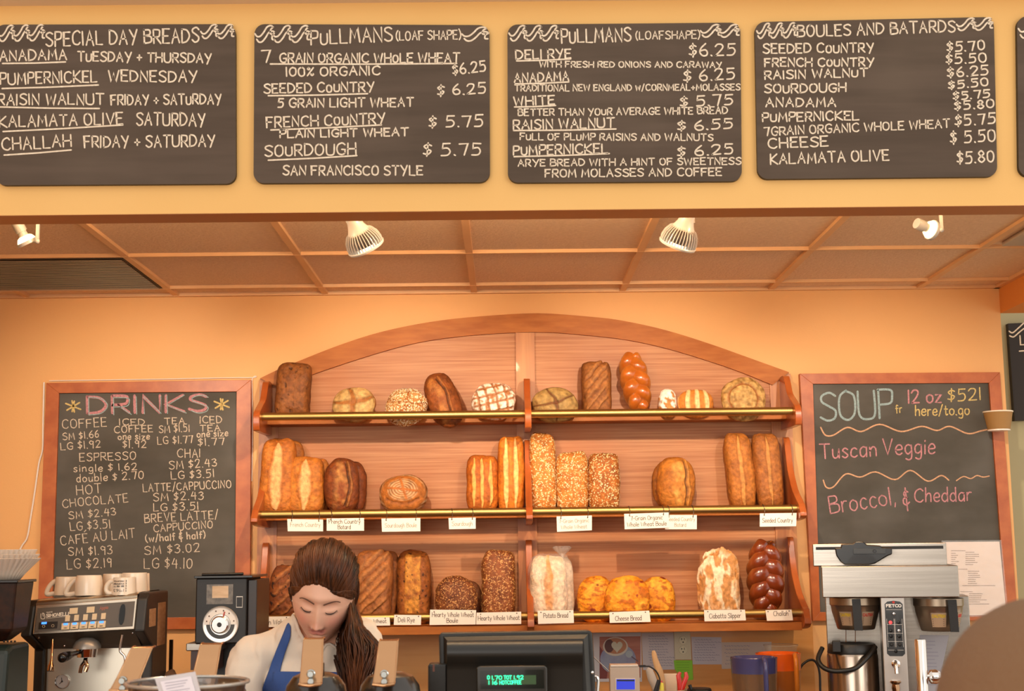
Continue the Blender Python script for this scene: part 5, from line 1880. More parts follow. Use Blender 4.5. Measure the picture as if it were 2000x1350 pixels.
# spray bracket (black bowl) sitting in front of the tank cover
m = M()
pl = [(1629, 1070), (1640, 1070), (1642, 1063), (1664, 1062), (1668, 1058), (1684, 1058), (1690, 1064), (1716, 1066), (1719, 1069), (1738, 1070), (1738, 1083), (1730, 1086), (1706, 1101), (1694, 1104), (1648, 1104), (1640, 1098), (1632, 1086)]
slab(m, pl, FY + .03, FY + .118)
m.build('black_latch_bowl', BLACKG, T, smooth=False, bev=.004)
q0, q1 = at(1665, 1072, FY + .022), at(1727, 1082, FY + .022)
m = M(); m.box(q0.x, q1.x, FY + .022, FY + .032, q1.z, q0.z); LT = m.build('latch_bar', mat('latch_slate', '#3a3e40', .35), T, smooth=False, bev=.001)
q = at(1706, 1077, FY + .022); m = M(); m.lathe([(0, .001), (.005, .001), (.006, 0)], q, RX, 20); m.build('latch_button', BLACKG, LT)
# rear splash plate and side columns
fb(1584, 1868, 1166, 1420, FY + .235, FY + .43, 'rear_panel', STEEL)
# central column
m = M()
a0, a1, a2, a3 = at(1719, 1167, FY + .02), at(1762, 1167, FY + .02), at(1776, 1440, FY + .02), at(1729, 1440, FY + .02)
xc0, xc1 = (a0.x + a3.x) / 2, (a1.x + a2.x) / 2
m.box(xc0, xc1, FY + .02, FY + .26, CZ + .02, a0.z); m.build('centre_column', mat('column_steel', '#bdb5ad', .3, .8), T, smooth=False, bev=.002)
CY = FY + .018
# control strip
xl, xr_ = at(1728, 1230, CY).x, at(1762, 1230, CY).x
zt_, zb_ = at(1745, 1174, CY).z, at(1745, 1283, CY).z
cxm = (xl + xr_) / 2
hw = (xr_ - xl) / 2
m = M()
poly = [Vector((cxm + hw * a_, CY, zt_ - d_)) for a_, d_ in ((-1, .010), (-.7, .002), (0, -.001), (.7, .002), (1, .010))] + [Vector((cxm + hw * a_, CY, zb_ + d_)) for a_, d_ in ((1, .010), (.7, .002), (-.7, .002), (-1, .010))]
m.prism(poly, (0, .004, 0)); CP = m.build('control_strip', mat('strip_dark', '#26282a', .3, coat=.4), T, smooth=False)
m = M(); fCP = lambda p: Vector((p[0], CY - .0008, p[1]))
zl = at(1745, 1184, CY).z


def wcp(s, x0, x1, z, h, w):
    write(m, s, x0, z, x1, z, -h, w, fCP, jit=0, gap=1.6)


wcp('FETCO', cxm - hw * .82, cxm + hw * .82, zl - .003, .0085, .0026)
for yy in (1191, 1220, 1237, 1253, 1270):
    z_ = at(1745, yy, CY).z
    ribbon(m, [(cxm - hw * .85, z_), (cxm + hw * .85, z_)], .0008, fCP)
for xx in (-.85, -.05, .05, .85):
    ribbon(m, [(cxm + hw * xx, at(1745, 1209, CY).z), (cxm + hw * xx, at(1745, 1264, CY).z)], .0008, fCP)
m.build('strip_lettering', mat('letter_white', '#f0ebe4', .5), CP, smooth=False, fix=False)
m = M(); m.ell((cxm, CY - .001, zt_ - .004), (.0045, .001, .004), 12); m.build('red_mark', mat('mark_red', '#d83a2e', .4), CP)
for yy, dx, mt_ in ((1199, 0, CHROME), (1216, -.45, mat('lamp_red', '#e03838', .3, emit='#ff4a4a', estr=1.0)), (1216, .45, BLACKG), (1232, -.45, BLACKG), (1232, .45, CHROME), (1243, -.45, BLACKG), (1243, .45, BLACKG),
                    (1259, -.45, BLACKP), (1259, .45, BLACKP), (1272, 0, BLACKG)):
    q = Vector((cxm + hw * dx, CY - .001, at(1745, yy, CY).z))
    m = M(); m.lathe([(0, .004), (.0042, .0035), (.0058, .001), (.0058, -.001)], q, RX, 20); m.build('strip_button', mt_, CP)
# tap
q = at(1747, 1297, CY)
m = M(); m.tube(catmull([tuple(q), tuple(q + Vector((-.002, -.022, .008))), tuple(q + Vector((-.002, -.040, -.002))), tuple(q + Vector((-.001, -.046, -.028)))], 5), .0065, 14); m.lathe([(0, -.0), (.013, 0), (.014, .003), (.007, .006)], q, RX, 24)
m.build('water_tap', CHROME, T)
q = at(1748, 1337, CY - .01)
m = M(); m.lathe([(.014, .012), (.017, .008), (.010, 0), (.012, -.012), (.008, -.03), (.0, -.03)], q, None, 24, flute=lambda a_, z: .12 * math.cos(a_ * 4)); m.lathe([(0, .012), (.014, .012)], q, None, 24); m.cyl(q, q + Vector((0, .03, 0)), .006)
m.build('tap_knob', mat('copper_chrome', '#b08a6a', .12, 1), T)


def basket(x0, x1, hx0, hx1, y1, label_tilt=0):
    Yb = FY + .13
    cx = (x0 + x1) / 2
    c = at(cx, 1168, Yb)
    r = (x1 - x0) / 2 * Yb / FPX
    z1 = at(cx, y1, Yb).z - c.z
    m = M()
    m.lathe([(r, 0), (r, z1 * .22), (r * .955, z1 * .26), (r * .93, z1 * .42), (r * .74, z1 * .97), (r * .70, z1), (0, z1)], c, None, 48)
    B = m.build('brew_basket', mat('basket_steel', '#9c8a76', .3, .85), T)
    # handle strap follows the front
    hw_ = (hx1 - hx0) / 2 * Yb / FPX
    hx = at((hx0 + hx1) / 2, 1200, Yb).x
    m = M()
    y_ = Yb - math.sqrt(max(r * r - (hx - c.x) ** 2, 0)) - .03
    m.prism([Vector((hx - hw_, y_ + .012, c.z - .002)), Vector((hx + hw_, y_ + .012, c.z - .002)), Vector((hx + hw_ + .003, y_ + .014, c.z + z1 * .99)), Vector((hx - hw_ + .004, y_ + .014, c.z + z1 * .99))], (0, .014, 0))
    m.prism([Vector((hx - hw_, y_ + .012, c.z - .002)), Vector((hx + hw_, y_ + .012, c.z - .002)), Vector((hx + hw_, y_ + .012, c.z - .014)), Vector((hx - hw_, y_ + .012, c.z - .014))], (0, .06, 0))
    m.build('basket_handle', BLACKP, B, smooth=False, bev=.002)
    return B, c, r, z1


def sticker(B, c, r, z1, a0, a1, head, name):
    """curved caution sticker on the tapered cup"""
    def P(a_, v, k=1.004):
        rr2 = r * (.93 - .19 * ((v - .42) / .55)) * k + .0006
        return Vector((c.x + rr2 * math.sin(a_), c.y - rr2 * math.cos(a_), c.z + z1 * v))
    n = 8
    m = M()
    vs = [P(a0 + (a1 - a0) * i / n, v) for v in (.42, .86) for i in range(n + 1)]
    m.add(vs, [(i, i + 1, n + 2 + i, n + 1 + i) for i in range(n)]); m.build('sticker', mat('sticker_tan', '#b09478', .5), B, smooth=True, fix=False)
    m = M(); f_ = lambda p: P(p[0], p[1], 1.012)
    write(m, 'CAUTION', a0 + .05, .56, a1 - .05, .56, .08, .025, f_, jit=0); m.build('sticker_heading', head, B, smooth=False, fix=False)
    m = M()
    for k in range(4):
        ribbon(m, [(a0 + .05, .62 + .06 * k), (a1 - .1, .62 + .06 * k)], .016, f_)
    m.build('sticker_lines', mat('sticker_ink', '#5c4030', .6), B, smooth=False, fix=False)


SY_, SR_ = mat('sticker_yellow', '#d8b820', .5), mat('sticker_red', '#c83c30', .5)
B, c, r, z1 = basket(1606, 1702, 1649, 1665, 1230)
sticker(B, c, r, z1, -.75, -.18, SY_, '')
sticker(B, c, r, z1, .26, .85, SR_, '')
B, c, r, z1 = basket(1764, 1857, 1826, 1842, 1231)
sticker(B, c, r, z1, -.42, .25, SY_, '')
sticker(B, c, r, z1, .85, 1.25, SR_, '')
# dripping coffee
m = M()
for x in (1640, 1658):
    a = at(x, 1230, FY + .11); b = at(x, 1256, FY + .11); m.cyl(a, b, .0012, n=8)
tag(m.build('coffee_trickle', mat('coffee_liquid', '#7a4214', .1, trans=.3)), 'thin trickles of coffee falling into the left steel server', 'coffee', kind='stuff')

# thermal server below the left basket
c = at(1650, 1262, FY + .12)
sc_ = (FY + .12) / FPX
T = thing('thermal_server', (c.x, c.y, CZ + .0), 'brushed steel thermal coffee server with a black bail handle under the left basket', 'coffee server')
r = 48 * sc_
zt_ = at(1660, 1258, FY + .12).z
zc_ = at(1660, 1277, FY + .12).z
m = M(); m.lathe([(0, CZ + .0), (r, CZ + .0), (r, zc_ - .008), (r * .97, zc_)], (c.x, c.y, 0), None, 48); m.build('server_body', mat('server_steel', '#a8978a', .22, 1, col2='#94806c', scale=(90, 90, 1)), T)
m = M(); m.lathe([(r * .97, zc_), (r * .98, zc_ + .004), (r * .93, zt_ - .004), (r * .9, zt_), (r * .7, zt_ - .004), (r * .2, zt_ - .008), (0, zt_ - .008)], (c.x, c.y, 0), None, 48); m.build('server_collar', BLACKP, T)
m = M()
yb_ = FY + .12 - r
hp = [(1602, 1268, 0.02), (1598, 1290, -.01), (1610, 1306, -.03), (1630, 1313, -.04), (1655, 1312, -.04), (1675, 1305, -.03), (1692, 1285, -.01), (1702, 1264, .03)]
m.tube(catmull([tuple(at(x, y, yb_ + .0 + d_)) for x, y, d_ in hp], 5), .008, 12); m.build('bail_handle', BLACKP, T)
q = at(1630, 1258, yb_ + .01); m = M(); m.box(q.x - .014, q.x + .014, yb_ - .006, yb_ + .03, q.z - .03, q.z + .008); m.build('handle_lug', BLACKP, T, smooth=False, bev=.003)

# steel upright with a side knob
PYy = 3.9
a = at(1797, 1249, PYy)
T = thing('steel_tap_column', (a.x, PYy, .90), 'polished steel upright with a round side knob in front of the brewer', 'tap')
r = 10.5 * PYy / FPX
m = M(); m.lathe([(0, .901), (.04, .901), (.04, .915), (r, .92), (r, a.z - .003), (r * .9, a.z), (0, a.z)], (a.x, PYy, 0), None, 36); m.build('column', CHROME, T)
q = at(1822, 1322, PYy)
m = M(); m.tube([(a.x, PYy, q.z), (q.x - .012, PYy, q.z), (q.x - .006, PYy, q.z), (q.x + .008, PYy, q.z), (q.x + .018, PYy, q.z), (q.x + .022, PYy, q.z)], [.009, .010, .019, .020, .016, .004], 24); m.build('side_knob', CHROME, T)
m = M(); m.box(a.x - .12, a.x + .12, PYy - .1, PYy + .1, .86, .90); m.box(a.x - .1, a.x + .1, PYy - .08, PYy + .08, 0, .86)
tag(m.build('steel_stand', STEEL2, smooth=False, bev=.003), 'low steel stand under the polished upright', 'stand')

# (notice below)
tp = at(1790, 1300, FY + .255)
m = M(); slab(m, [(1764, 1240), (1818, 1240), (1806, 1300), (1796, 1350), (1768, 1350)], FY + .230, FY + .2345)
o = m.build('taped_notice', mat('notice_sheet', '#a8a4aa', .4), smooth=False)
tag(o, 'grey handwritten notice taped on the lower right panel of the brewer', 'paper')
T = o
m = M(); g2 = plane_y(FY + .2293)
for k in range(13):
    ribbon(m, [(1772, 1252 + 7 * k), (1772 + rr.uniform(12, 28), 1252 + 7 * k)], .9, g2)
m.build('notice_writing', INKG, T, smooth=False, fix=False)

# switch plate on the right
m = M(); slab(m, [(1902, 1233), (1962, 1233), (1966, 1285), (1906, 1284)], WY - .006, WY, 0)
T = m.build('switch_plate', mat('plate_cream', '#dcc49c', .4), smooth=False, bev=.001)
tag(T, 'cream double switch plate on the orange wall below the SOUP board', 'switch')
for x in (1920, 1944):
    m = M(); slab(m, [(x - 7, 1246), (x + 7, 1246), (x + 8, 1268), (x - 6, 1268)], WY - .0085, WY - .005); m.build('rocker_switch', mat('rocker_cream', '#cdb48a', .4), T, smooth=False, bev=.001)
m = M(); m.tube(catmull([tuple(at(x, y, WY - .010)) for x, y in [(1842, 1260), (1870, 1262), (1900, 1264)]], 4), .0025, 6)
tag(m.build('thin_cable', mat('cord_brown', '#8a5226', .5)), 'thin brown cord running from the brewer to the switch plate', 'cord')

# the brewer and its server are turned a little towards the room
PV = Vector((at(1736, 1166, FY).x, FY, 0))
RZ = Matrix.Rotation(math.radians(-13), 3, 'Z')
for o in list(SC.objects):
    if o.parent is None and o.name.split('.')[0] in ('coffee_brewer', 'thermal_server', 'taped_notice', 'coffee_trickle'):
        o.location = PV + RZ @ (Vector(o.location) - PV)
        o.rotation_euler = (0, 0, math.radians(-13))
        o.scale = (1.0, 1.0, 1.0)


# ================================================================== AIRPOTS with chrome levers (front counter)
AP = 2.8
LEV = mat('lever_chrome', '#b88c66', .16, 1.0)
FC = .95


def airpot(px, ytop, ybot, w, xtop, dome, ylid, label, Y=AP, body=True):
    """lever plate from (xtop,ytop) down to (px,ybot); dome = (x0,x1) of the black lid"""
    cx = at((dome[0] + dome[1]) / 2, ylid, Y).x
    zl = at(px, ylid, Y).z
    T_ = thing('airpot', (cx, Y + .06, FC), label, 'airpot', 'airpots on the front counter')
    k = Y / FPX
    R_ = (dome[1] - dome[0]) / 2 * k
    c0 = (cx, Y + .06, 0)
    m = M()
    m.lathe([(0, zl), (R_ * .45, zl - .001), (R_ * .72, zl - .008), (R_ * .93, zl - .026), (R_ * 1.0, zl - .05), (R_ * 1.0, zl - .075), (R_ * .9, zl - .075)], c0, None, 10 if False else 48)
    m.build('black_lid', mat('lid_brown_black', '#1f150d', .28, coat=.5), T_, angle=30)
    m = M(); m.lathe([(R_ * .95, zl - .074), (R_ * .95, FC + .02), (R_ * 1.0, FC + .018), (R_ * 1.0, FC), (0, FC)], c0, None, 48); m.build('steel_body', mat('server_steel', '#bfae9a', .22, 1), T_)
    # lever: bent chrome plate, width w px
    hw = w / 2 * k
    x0 = at(px, ybot, Y - .03).x; z0 = at(px, ybot, Y - .03).z
    x1 = at(xtop, ytop, Y - .03).x; z1 = at(xtop, ytop, Y - .03).z
    H = z1 - z0
    path = [(0.0, -.012, -.002), (0.0, -.006, .002), (.02, -.002, .35 * .0 + .004), (.30, .012, None), (.62, .020, None), (.90, .026, None), (.97, .030, None), (1.0, .040, None), (.995, .055, None), (.94, .062, None)]
    m = M()
    vs = []
    for t, dy, _ in path:
        zc = z0 + H * t
        xc = x0 + (x1 - x0) * t
        ww = hw * (1.06 - .14 * t)
        vs += [Vector((xc - ww, Y - .03 + dy, zc)), Vector((xc + ww, Y - .03 + dy, zc))]
    n = len(path)
    th = Vector((0, .0022, 0))
    v2 = [v + th for v in vs]
    fs = [(2 * i, 2 * i + 1, 2 * i + 3, 2 * i + 2) for i in range(n - 1)] + [(2 * n + 2 * i + 2, 2 * n + 2 * i + 3, 2 * n + 2 * i + 1, 2 * n + 2 * i) for i in range(n - 1)]
    fs += [(2 * i, 2 * i + 2, 2 * n + 2 * i + 2, 2 * n + 2 * i) for i in range(n - 1)] + [(2 * i + 3, 2 * i + 1, 2 * n + 2 * i + 1, 2 * n + 2 * i + 3) for i in range(n - 1)]
    fs += [(0, 2 * n, 2 * n + 1, 1), (2 * n - 2, 2 * n - 1, 4 * n - 1, 4 * n - 2)]
    m.add(vs + v2, fs)
    # rolled edges
    m.tube([vs[0] + Vector((0, 0, -.001)), (vs[0] + vs[1]) / 2 + Vector((0, -.006, -.003)), vs[1] + Vector((0, 0, -.001))], .0035, 10)
    for e in (0, 1):
        m.tube([vs[2 * i + e] + Vector((0, .001, 0)) for i in range(1, n - 1)], .0017, 8)
    L_ = m.build('lever', LEV, T_, angle=50)
    q = Vector((x0 + .001, Y - .034, z0 + H * .22))
    m = M(); m.lathe([(0, .012), (.0055, .012), (.0065, .009), (.0065, .004), (.0085, .003), (.0085, -.003)], q, RX, 18)
    m.lathe([(0, .007), (.0055, .007), (.0065, .005), (.0065, -.002)], q + Vector((0, 0, -.014)), RX, 18)
    m.build('pivot_bolt', mat('bolt_steel', '#a8aaa6', .2, 1), L_)
    # pump neck under the lever
    m = M(); m.cyl((x0, Y + .03, zl - .01), (x0, Y + .03, zl + .02), .018); m.build('pump_collar', mat('lid_brown_black', '#1f150d', .28), T_)
    return T_


airpot(240, 1266, 1347, 42, 270, (196, 300), 1337, 'airpot with a coppery chrome lever tilted right, left of the paper-lined basket')
airpot(393, 1259, 1345, 42, 406, (372, 472), 1330, 'airpot with chrome lever just right of the paper-lined basket', Y=2.9)
airpot(607, 1249, 1335, 39, 608, (548, 670), 1318, 'airpot with chrome lever directly in front of the woman', Y=2.75)
airpot(750, 1252, 1335, 38, 757, (696, 818), 1318, 'airpot with chrome lever at the right of the woman, by the register')

# basket with a clear-sleeved card
T = thing('glass_bowl', at(365, 1350, 2.45) - Vector((0, 0, .1)), 'clear-rimmed round basket holding a sleeved card and brown packets', 'basket')
c = at(365, 1372, 2.55)
m = M()
n = 48
rg = [Vector((c.x + .108 * math.cos(2 * PI * k / n), c.y + .108 * math.sin(2 * PI * k / n), c.z + .035 + .012 * math.sin(2 * PI * k / n + 1.57) * 0)) for k in range(n + 1)]
m.tube(rg, .0034, 8)
m.build('rim', mat('rim_clear', '#b8b4ae', .2, .6), T)
m = M(); m.lathe([(.104, .033), (.095, -.02), (.07, -.06), (0, -.06)], c, None, 40); m.build('bowl_wall', mat('bowl_amber', '#4a3222', .15, coat=.5, alpha=.75), T)
T['label'] = 'round clear-rimmed bowl of brown packets holding a sleeved card'
m = M()
bz = c.z - .06
m.lathe([(0, FC), (.075, FC), (.08, FC + .01), (.02, FC + .03), (.018, bz - .01), (.05, bz), (0, bz)], (c.x, c.y, 0), None, 36); m.build('stand', STEEL2, T)
for i, (dx, dy) in enumerate(((-.06, -.03), (-.03, .03), (.02, .04), (.06, .01), (.045, -.035), (-.005, -.05), (-.07, .02))):
    q = Vector((c.x + dx, c.y + dy, c.z - .03 + .005 * i))
    m = M(); m.boxr(q, (.045, .012, .06), Euler((.2 * i - .5, .3 * (-1) ** i, i * .9)).to_matrix())
    tag(m.build('sweetener_packet', mat('packet_brown', '#8a5f38', .6, col2='#6c4526', scale=(60, 60, 60)), smooth=False, bev=.003), 'brown paper sweetener packet in the round bowl', 'packet', 'packets in the bowl')
T = thing('price_card', at(335, 1350, 2.43), 'white printed card in a clear sleeve clipped to the bowl rim', 'sign')
m = M(); slab(m, [(302, 1325), (381, 1312), (396, 1368), (318, 1375)], 2.43, 2.432); m.build('clear_sleeve', mat('sleeve_grey', '#bdb6b8', .2, coat=.5), T, smooth=False)
m = M(); slab(m, [(313, 1332), (373, 1321), (386, 1366), (326, 1372)], 2.4285, 2.4295); m.build('card', mat('card_lilac', '#d9d2da', .6), T, smooth=False)
m = M(); g = plane_y(2.428)
write(m, 'SWEETENERS', 320, 1333, 368, 1327, 4, .9, g, jit=0)
for k in range(5):
    ribbon(m, [(324 + k, 1341 + 5 * k), (374 + k, 1335 + 5 * k)], .8, g)
m.v = m.v[:]; 
m = M()
for k in range(6):
    ribbon(m, [(322 + 1.5 * k, 1335 + 5.5 * k), (366 + 1.5 * k - (k % 3) * 5, 1328.5 + 5.5 * k)], 1.1, g)
m.build('printed_text', INKG, T, smooth=False, fix=False)

# ================================================================== REGISTER
RG = 3.12
T = thing('cash_register', at(1000, 1400, RG) * 1.0, 'black touchscreen cash register seen from behind with a green customer display', 'cash register')
T.location = (at(1000, 1400, RG).x, RG + .1, FC); T['_o'] = tuple(T.location)
k = RG / FPX


def pxbox(x0, x1, y0, y1, Y0, Y1, name, mt, bev=.004, parent=None, smooth=False):
    a = at(x0, y0, Y0); b = at(x1, y1, Y0)
    m = M(); m.box(a.x, b.x, Y0, Y1, b.z, a.z)
    return m.build(name, mt, parent, smooth=smooth, bev=bev)


REG = mat('register_black', '#17130e', .38, bump=.2, bscale=300, bdist=.0006)
m = M()
sec = [(858, 1238, 1157, 1232, .0), (862, 1330, 1164, 1330, 0)]
# housing: bevelled frame and bulging back
fr0 = [(860, 1237), (1151, 1232), (1157, 1236), (1168, 1420), (862, 1420), (857, 1243)]
slab(m, fr0, RG + .02, RG + .06)
m.build('screen_housing', REG, T, smooth=False, bev=.006)
m = M()
A_ = [at(x, y, RG + .02) for x, y in [(866, 1243), (1150, 1238), (1160, 1420), (868, 1420)]]
B_ = [at(x, y, RG - .004) for x, y in [(874, 1252), (1140, 1248), (1150, 1420), (876, 1420)]]
C_ = [at(x, y, RG + .004) for x, y in [(874, 1256), (1140, 1252), (1150, 1420), (876, 1420)]]
m.add(A_ + B_, [(0, 1, 5, 4), (1, 2, 6, 5), (3, 0, 4, 7), (4, 5, 6, 7), (3, 2, 1, 0)])
m.build('back_bevel', REG, T, smooth=False)
m = M()
pr = []
for i in range(13):
    t = i / 12
    y = 1254 + 46 * t
    pr.append((RG - .004 - .022 * math.sin(PI * t * .5) ** 1.2 * 1.0 - 0.0, y))
pr = [(RG - .006, 1253), (RG - .020, 1256), (RG - .030, 1263), (RG - .036, 1272), (RG - .034, 1284), (RG - .026, 1296), (RG - .020, 1310), (RG - .018, 1420), (RG, 1420)]
vs = []
for Y_, y_ in pr:
    a = at(873, y_, Y_); b = at(1138, y_ - 2, Y_)
    vs += [a, b]
nn = len(pr)
m.add(vs, [(2 * i, 2 * i + 1, 2 * i + 3, 2 * i + 2) for i in range(nn - 1)] + [tuple(2 * i for i in range(nn)), tuple(2 * i + 1 for i in range(nn - 1, -1, -1))])
m.build('rear_bulge', REG, T, angle=50)
m = M()
a = at(836, 1297, RG + .0); b = at(875, 1420, RG)
m.box(a.x, b.x, RG - .005, RG + .05, FC + .05, a.z); m.build('card_reader', REG, T, smooth=False, bev=.005)
q0, q1 = at(845, 1298, RG - .004), at(849, 1312, RG - .004)
m = M(); m.box(q0.x, q1.x, RG - .0055, RG - .004, q1.z, q0.z); m.build('reader_slot', mat('slot_red', '#6a3a2a', .5), T, smooth=False)
# customer display
m = M(); slab(m, [(930, 1305), (935, 1302), (1065, 1301), (1069, 1305), (1070, 1420), (931, 1420)], RG - .07, RG - .02)
CDs = m.build('customer_display', mat('display_brown', '#231e16', .25, coat=.4), T, smooth=False, bev=.003)
m = M(); slab(m, [(938, 1310), (1062, 1308), (1063, 1345), (939, 1346)], RG - .0715, RG - .0705); m.build('display_glass', mat('display_glass', '#12160f', .12, coat=.5), CDs, smooth=False)
m = M(); slab(m, [(951, 1320), (1047, 1319), (1047, 1337), (951, 1338)], RG - .0722, RG - .0717); m.build('lit_area', mat('lit_green_dim', '#1c2e14', .5, emit='#2c4a1c', estr=.5), CDs, smooth=False)
m = M(); g = plane_y(RG - .0727)
GR = mat('display_text_green', '#30e0a0', .5, emit='#28e8a0', estr=1.6)
write(m, '0', 952, 1327, 956, 1327, 7, 1.5, g, jit=0); write(m, '1.70', 961, 1327.5, 980, 1327.3, 7, 1.5, g, jit=0); write(m, 'TOT', 984, 1327, 999, 1327, 7, 1.5, g, jit=0); write(m, '1.92', 1004, 1327, 1022, 1326.8, 7, 1.5, g, jit=0)
write(m, '1', 954, 1337, 956, 1337, 7, 1.5, g, jit=0); write(m, '16', 962, 1337, 971, 1337, 7, 1.5, g, jit=0); write(m, 'HOTCOFFEE', 976, 1337, 1018, 1336.5, 7, 1.4, g, jit=0)
m.build('display_text', GR, CDs, smooth=False, fix=False)
m = M(); m.box(at(940, 1, RG).x, at(1080, 1, RG).x, RG - .02, RG + .16, FC, FC + .05); m.cyl((at(1010, 1, RG).x, RG + .05, FC + .04), (at(1010, 1, RG).x, RG + .05, at(1, 1360, RG).z), .03); m.build('register_base', REG, T, smooth=False, bev=.006)
m = M()
m.tube(catmull([tuple(at(x, y, RG + .03)) for x, y in [(1158, 1322), (1165, 1322), (1168, 1330), (1167, 1350), (1164, 1380)]], 4), .0035, 8)
m.build('side_cable', CHROME, T)
m = M(); q = at(1157, 1314, RG - .002); m.ell(q, (.003, .002, .004), 10); m.build('side_screw', CHROME, T)

# ================================================================== SMALL THINGS ON THE WALL BELOW THE SHELF
WP = WY - .0165
T = thing('coffee_poster', at(1213, 1332, WP), 'picture of a latte with a heart in its foam, pinned below the bread shelf', 'poster')
m = M(); slab(m, [(1158, 1236), (1252, 1236), (1254, 1332), (1162, 1332)], WP, WP + .0015); m.build('sheet', mat('poster_paper', '#cfc6c4', .5), T, smooth=False)
g1 = plane_y(WP - .0005)


def flat(name, px, Yp, mt, par):
    m = M(); m.add([at(x, y, Yp) for x, y in px], [tuple(range(len(px)))]); o = m.build(name, mt, par, smooth=False)
    return o


def ellp(cx, cy, rx, ry, n=28, a0=0, a1=2 * PI):
    return [(cx + rx * math.cos(a0 + (a1 - a0) * k / n), cy + ry * math.sin(a0 + (a1 - a0) * k / n)) for k in range(n)]


flat('printed_table', [(1171, 1244), (1251, 1243), (1251, 1324), (1171, 1326)], WP - .0006, mat('print_table', '#a8604c', .5, col2='#b8745c', scale=(6, 30, 60)), T)
flat('printed_shadow', [(1171, 1262), (1190, 1290), (1185, 1326), (1171, 1326)], WP - .0009, mat('print_red', '#7a2c24', .5), T)
flat('printed_saucer', [(x, min(y, 1324)) for x, y in ellp(1207, 1288, 35, 30)], WP - .0012, mat('print_saucer', '#9ea4b0', .5, col2='#8884a0', scale=(12, 12, 12)), T)
flat('printed_cup', ellp(1202, 1263, 24.5, 18.5), WP - .0018, mat('print_cup', '#cfc0ac', .5), T)
flat('printed_coffee', ellp(1202, 1262, 21.5, 15.5), WP - .0024, mat('print_coffee', '#b87850', .5), T)
flat('printed_dark_foam', ellp(1190, 1262, 9, 13), WP - .0028, mat('print_dark', '#5a2a24', .5), T)
hp_ = []
for k in range(40):
    t = 2 * PI * k / 40
    hp_.append((1205 + .68 * 16 * math.sin(t) ** 3, 1263 - .78 * (13 * math.cos(t) - 5 * math.cos(2 * t) - 2 * math.cos(3 * t) - math.cos(4 * t))))
flat('printed_heart', hp_, WP - .0032, mat('print_heart', '#c8c0a8', .5), T)
flat('printed_handle', ellp(1229, 1278, 7, 7), WP - .0026, mat('print_handle', '#a8b0b4', .5), T)
m = M(); ribbon(m, [(1234, 1283), (1246, 1292)], 2.2, plane_y(WP - .0035)); m.build('printed_spoon', mat('print_spoon', '#6a5460', .5), T, smooth=False, fix=False)


def note(px, label, mt, n, x0, x1, y0, dy, ink, seed=1, wd=.8):
    T_ = thing('pinned_note', at((px[2][0] + px[3][0]) / 2, px[2][1], WP), label, 'paper')
    m = M(); slab(m, px, WP + .0 + seed * .0004, WP + .0008 + seed * .0004); m.build('sheet', mt, T_, smooth=False)
    r_ = random.Random(seed)
    m = M(); g = plane_y(WP - .0006 + seed * .0004)
    for k in range(n):
        y = y0 + dy * k; x = x0 + r_.uniform(0, 4); e = x1 - r_.uniform(0, (x1 - x0) * .4)
        while x < e:
            l = r_.uniform(2, 6)
            ribbon(m, catmull([(x, y), (x + l * .3, y - r_.uniform(.3, 1.4)), (x + l * .6, y + r_.uniform(0, .8)), (x + l, y)], 2), wd, g); x += l + 1.5
    m.build('handwriting', ink, T_, smooth=False, fix=False)
    return T_


NP = mat('note_paper', '#cbbfbe', .7)
note([(1253, 1237), (1319, 1236), (1320, 1308), (1256, 1309)], 'white handwritten sheet between the latte picture and the outlet', NP, 12, 1266, 1316, 1243, 5.2, INKG, 1)
note([(1350, 1244), (1409, 1245), (1410, 1298), (1353, 1298)], 'white handwritten sheet directly right of the outlet', mat('note_paper2', '#c2b8bc', .7), 9, 1355, 1406, 1250, 5, INKG, 2)
note([(1405, 1255), (1508, 1254), (1506, 1275), (1470, 1305), (1412, 1306)][:4] and [(1405, 1255), (1507, 1254), (1505, 1304), (1410, 1307)], 'pale sheet with a pencil diagram above the blue pitcher', mat('note_paper3', '#c6b2a4', .7), 6, 1414, 1480, 1262, 7, INKG, 3)
T = thing('wall_outlet', at(1334, 1289, WP), 'cream double electrical outlet plate below the bread shelf', 'outlet')
m = M(); slab(m, [(1316, 1234), (1348, 1234), (1351, 1289), (1318, 1289)], WP - .006, WP + .002); m.build('cover_plate', mat('outlet_plate', '#c9bc9c', .4), T, smooth=False, bev=.0015)
for cy in (1251, 1270):
    q = at(1334, cy, WP - .0062)
    m = M(); m.lathe([(0, .002), (.0155, .002), (.0165, 0)], q, RX, 28); S_ = m.build('socket', mat('outlet_face', '#d6caa8', .4), T)
    m = M()
    for dx in (-.0065, .0055):
        m.box(q.x + dx - .001, q.x + dx + .001, q.y - .0028, q.y - .001, q.z + .001, q.z + .009)
    m.box(q.x - .0065, q.x - .002, q.y - .0028, q.y - .001, q.z + .004, q.z + .006)
    m.cyl((q.x, q.y - .0028, q.z - .007), (q.x, q.y - .001, q.z - .007), .0028, n=10); m.build('slots', BLACKE, S_, smooth=False)
m = M(); slab(m, [(1316, 1290), (1352, 1290), (1354, 1328), (1338, 1330), (1318, 1308)], WP - .0015, WP - .0006)
T = m.build('sticky_note', mat('note_green', '#8cc832', .7), smooth=False); tag(T, 'bright green sticky note below the wall outlet', 'note')
m = M(); g = plane_y(WP - .0021)
for k in range(5):
    ribbon(m, [(1320 + k, 1294 + 5 * k), (1346, 1294 + 5 * k)], .7, g)
m.build('handwriting', mat('ink_green', '#6fa42c', .7), T, smooth=False, fix=False)

# ================================================================== THINGS ON THE BACK COUNTER
BCY = 5.1
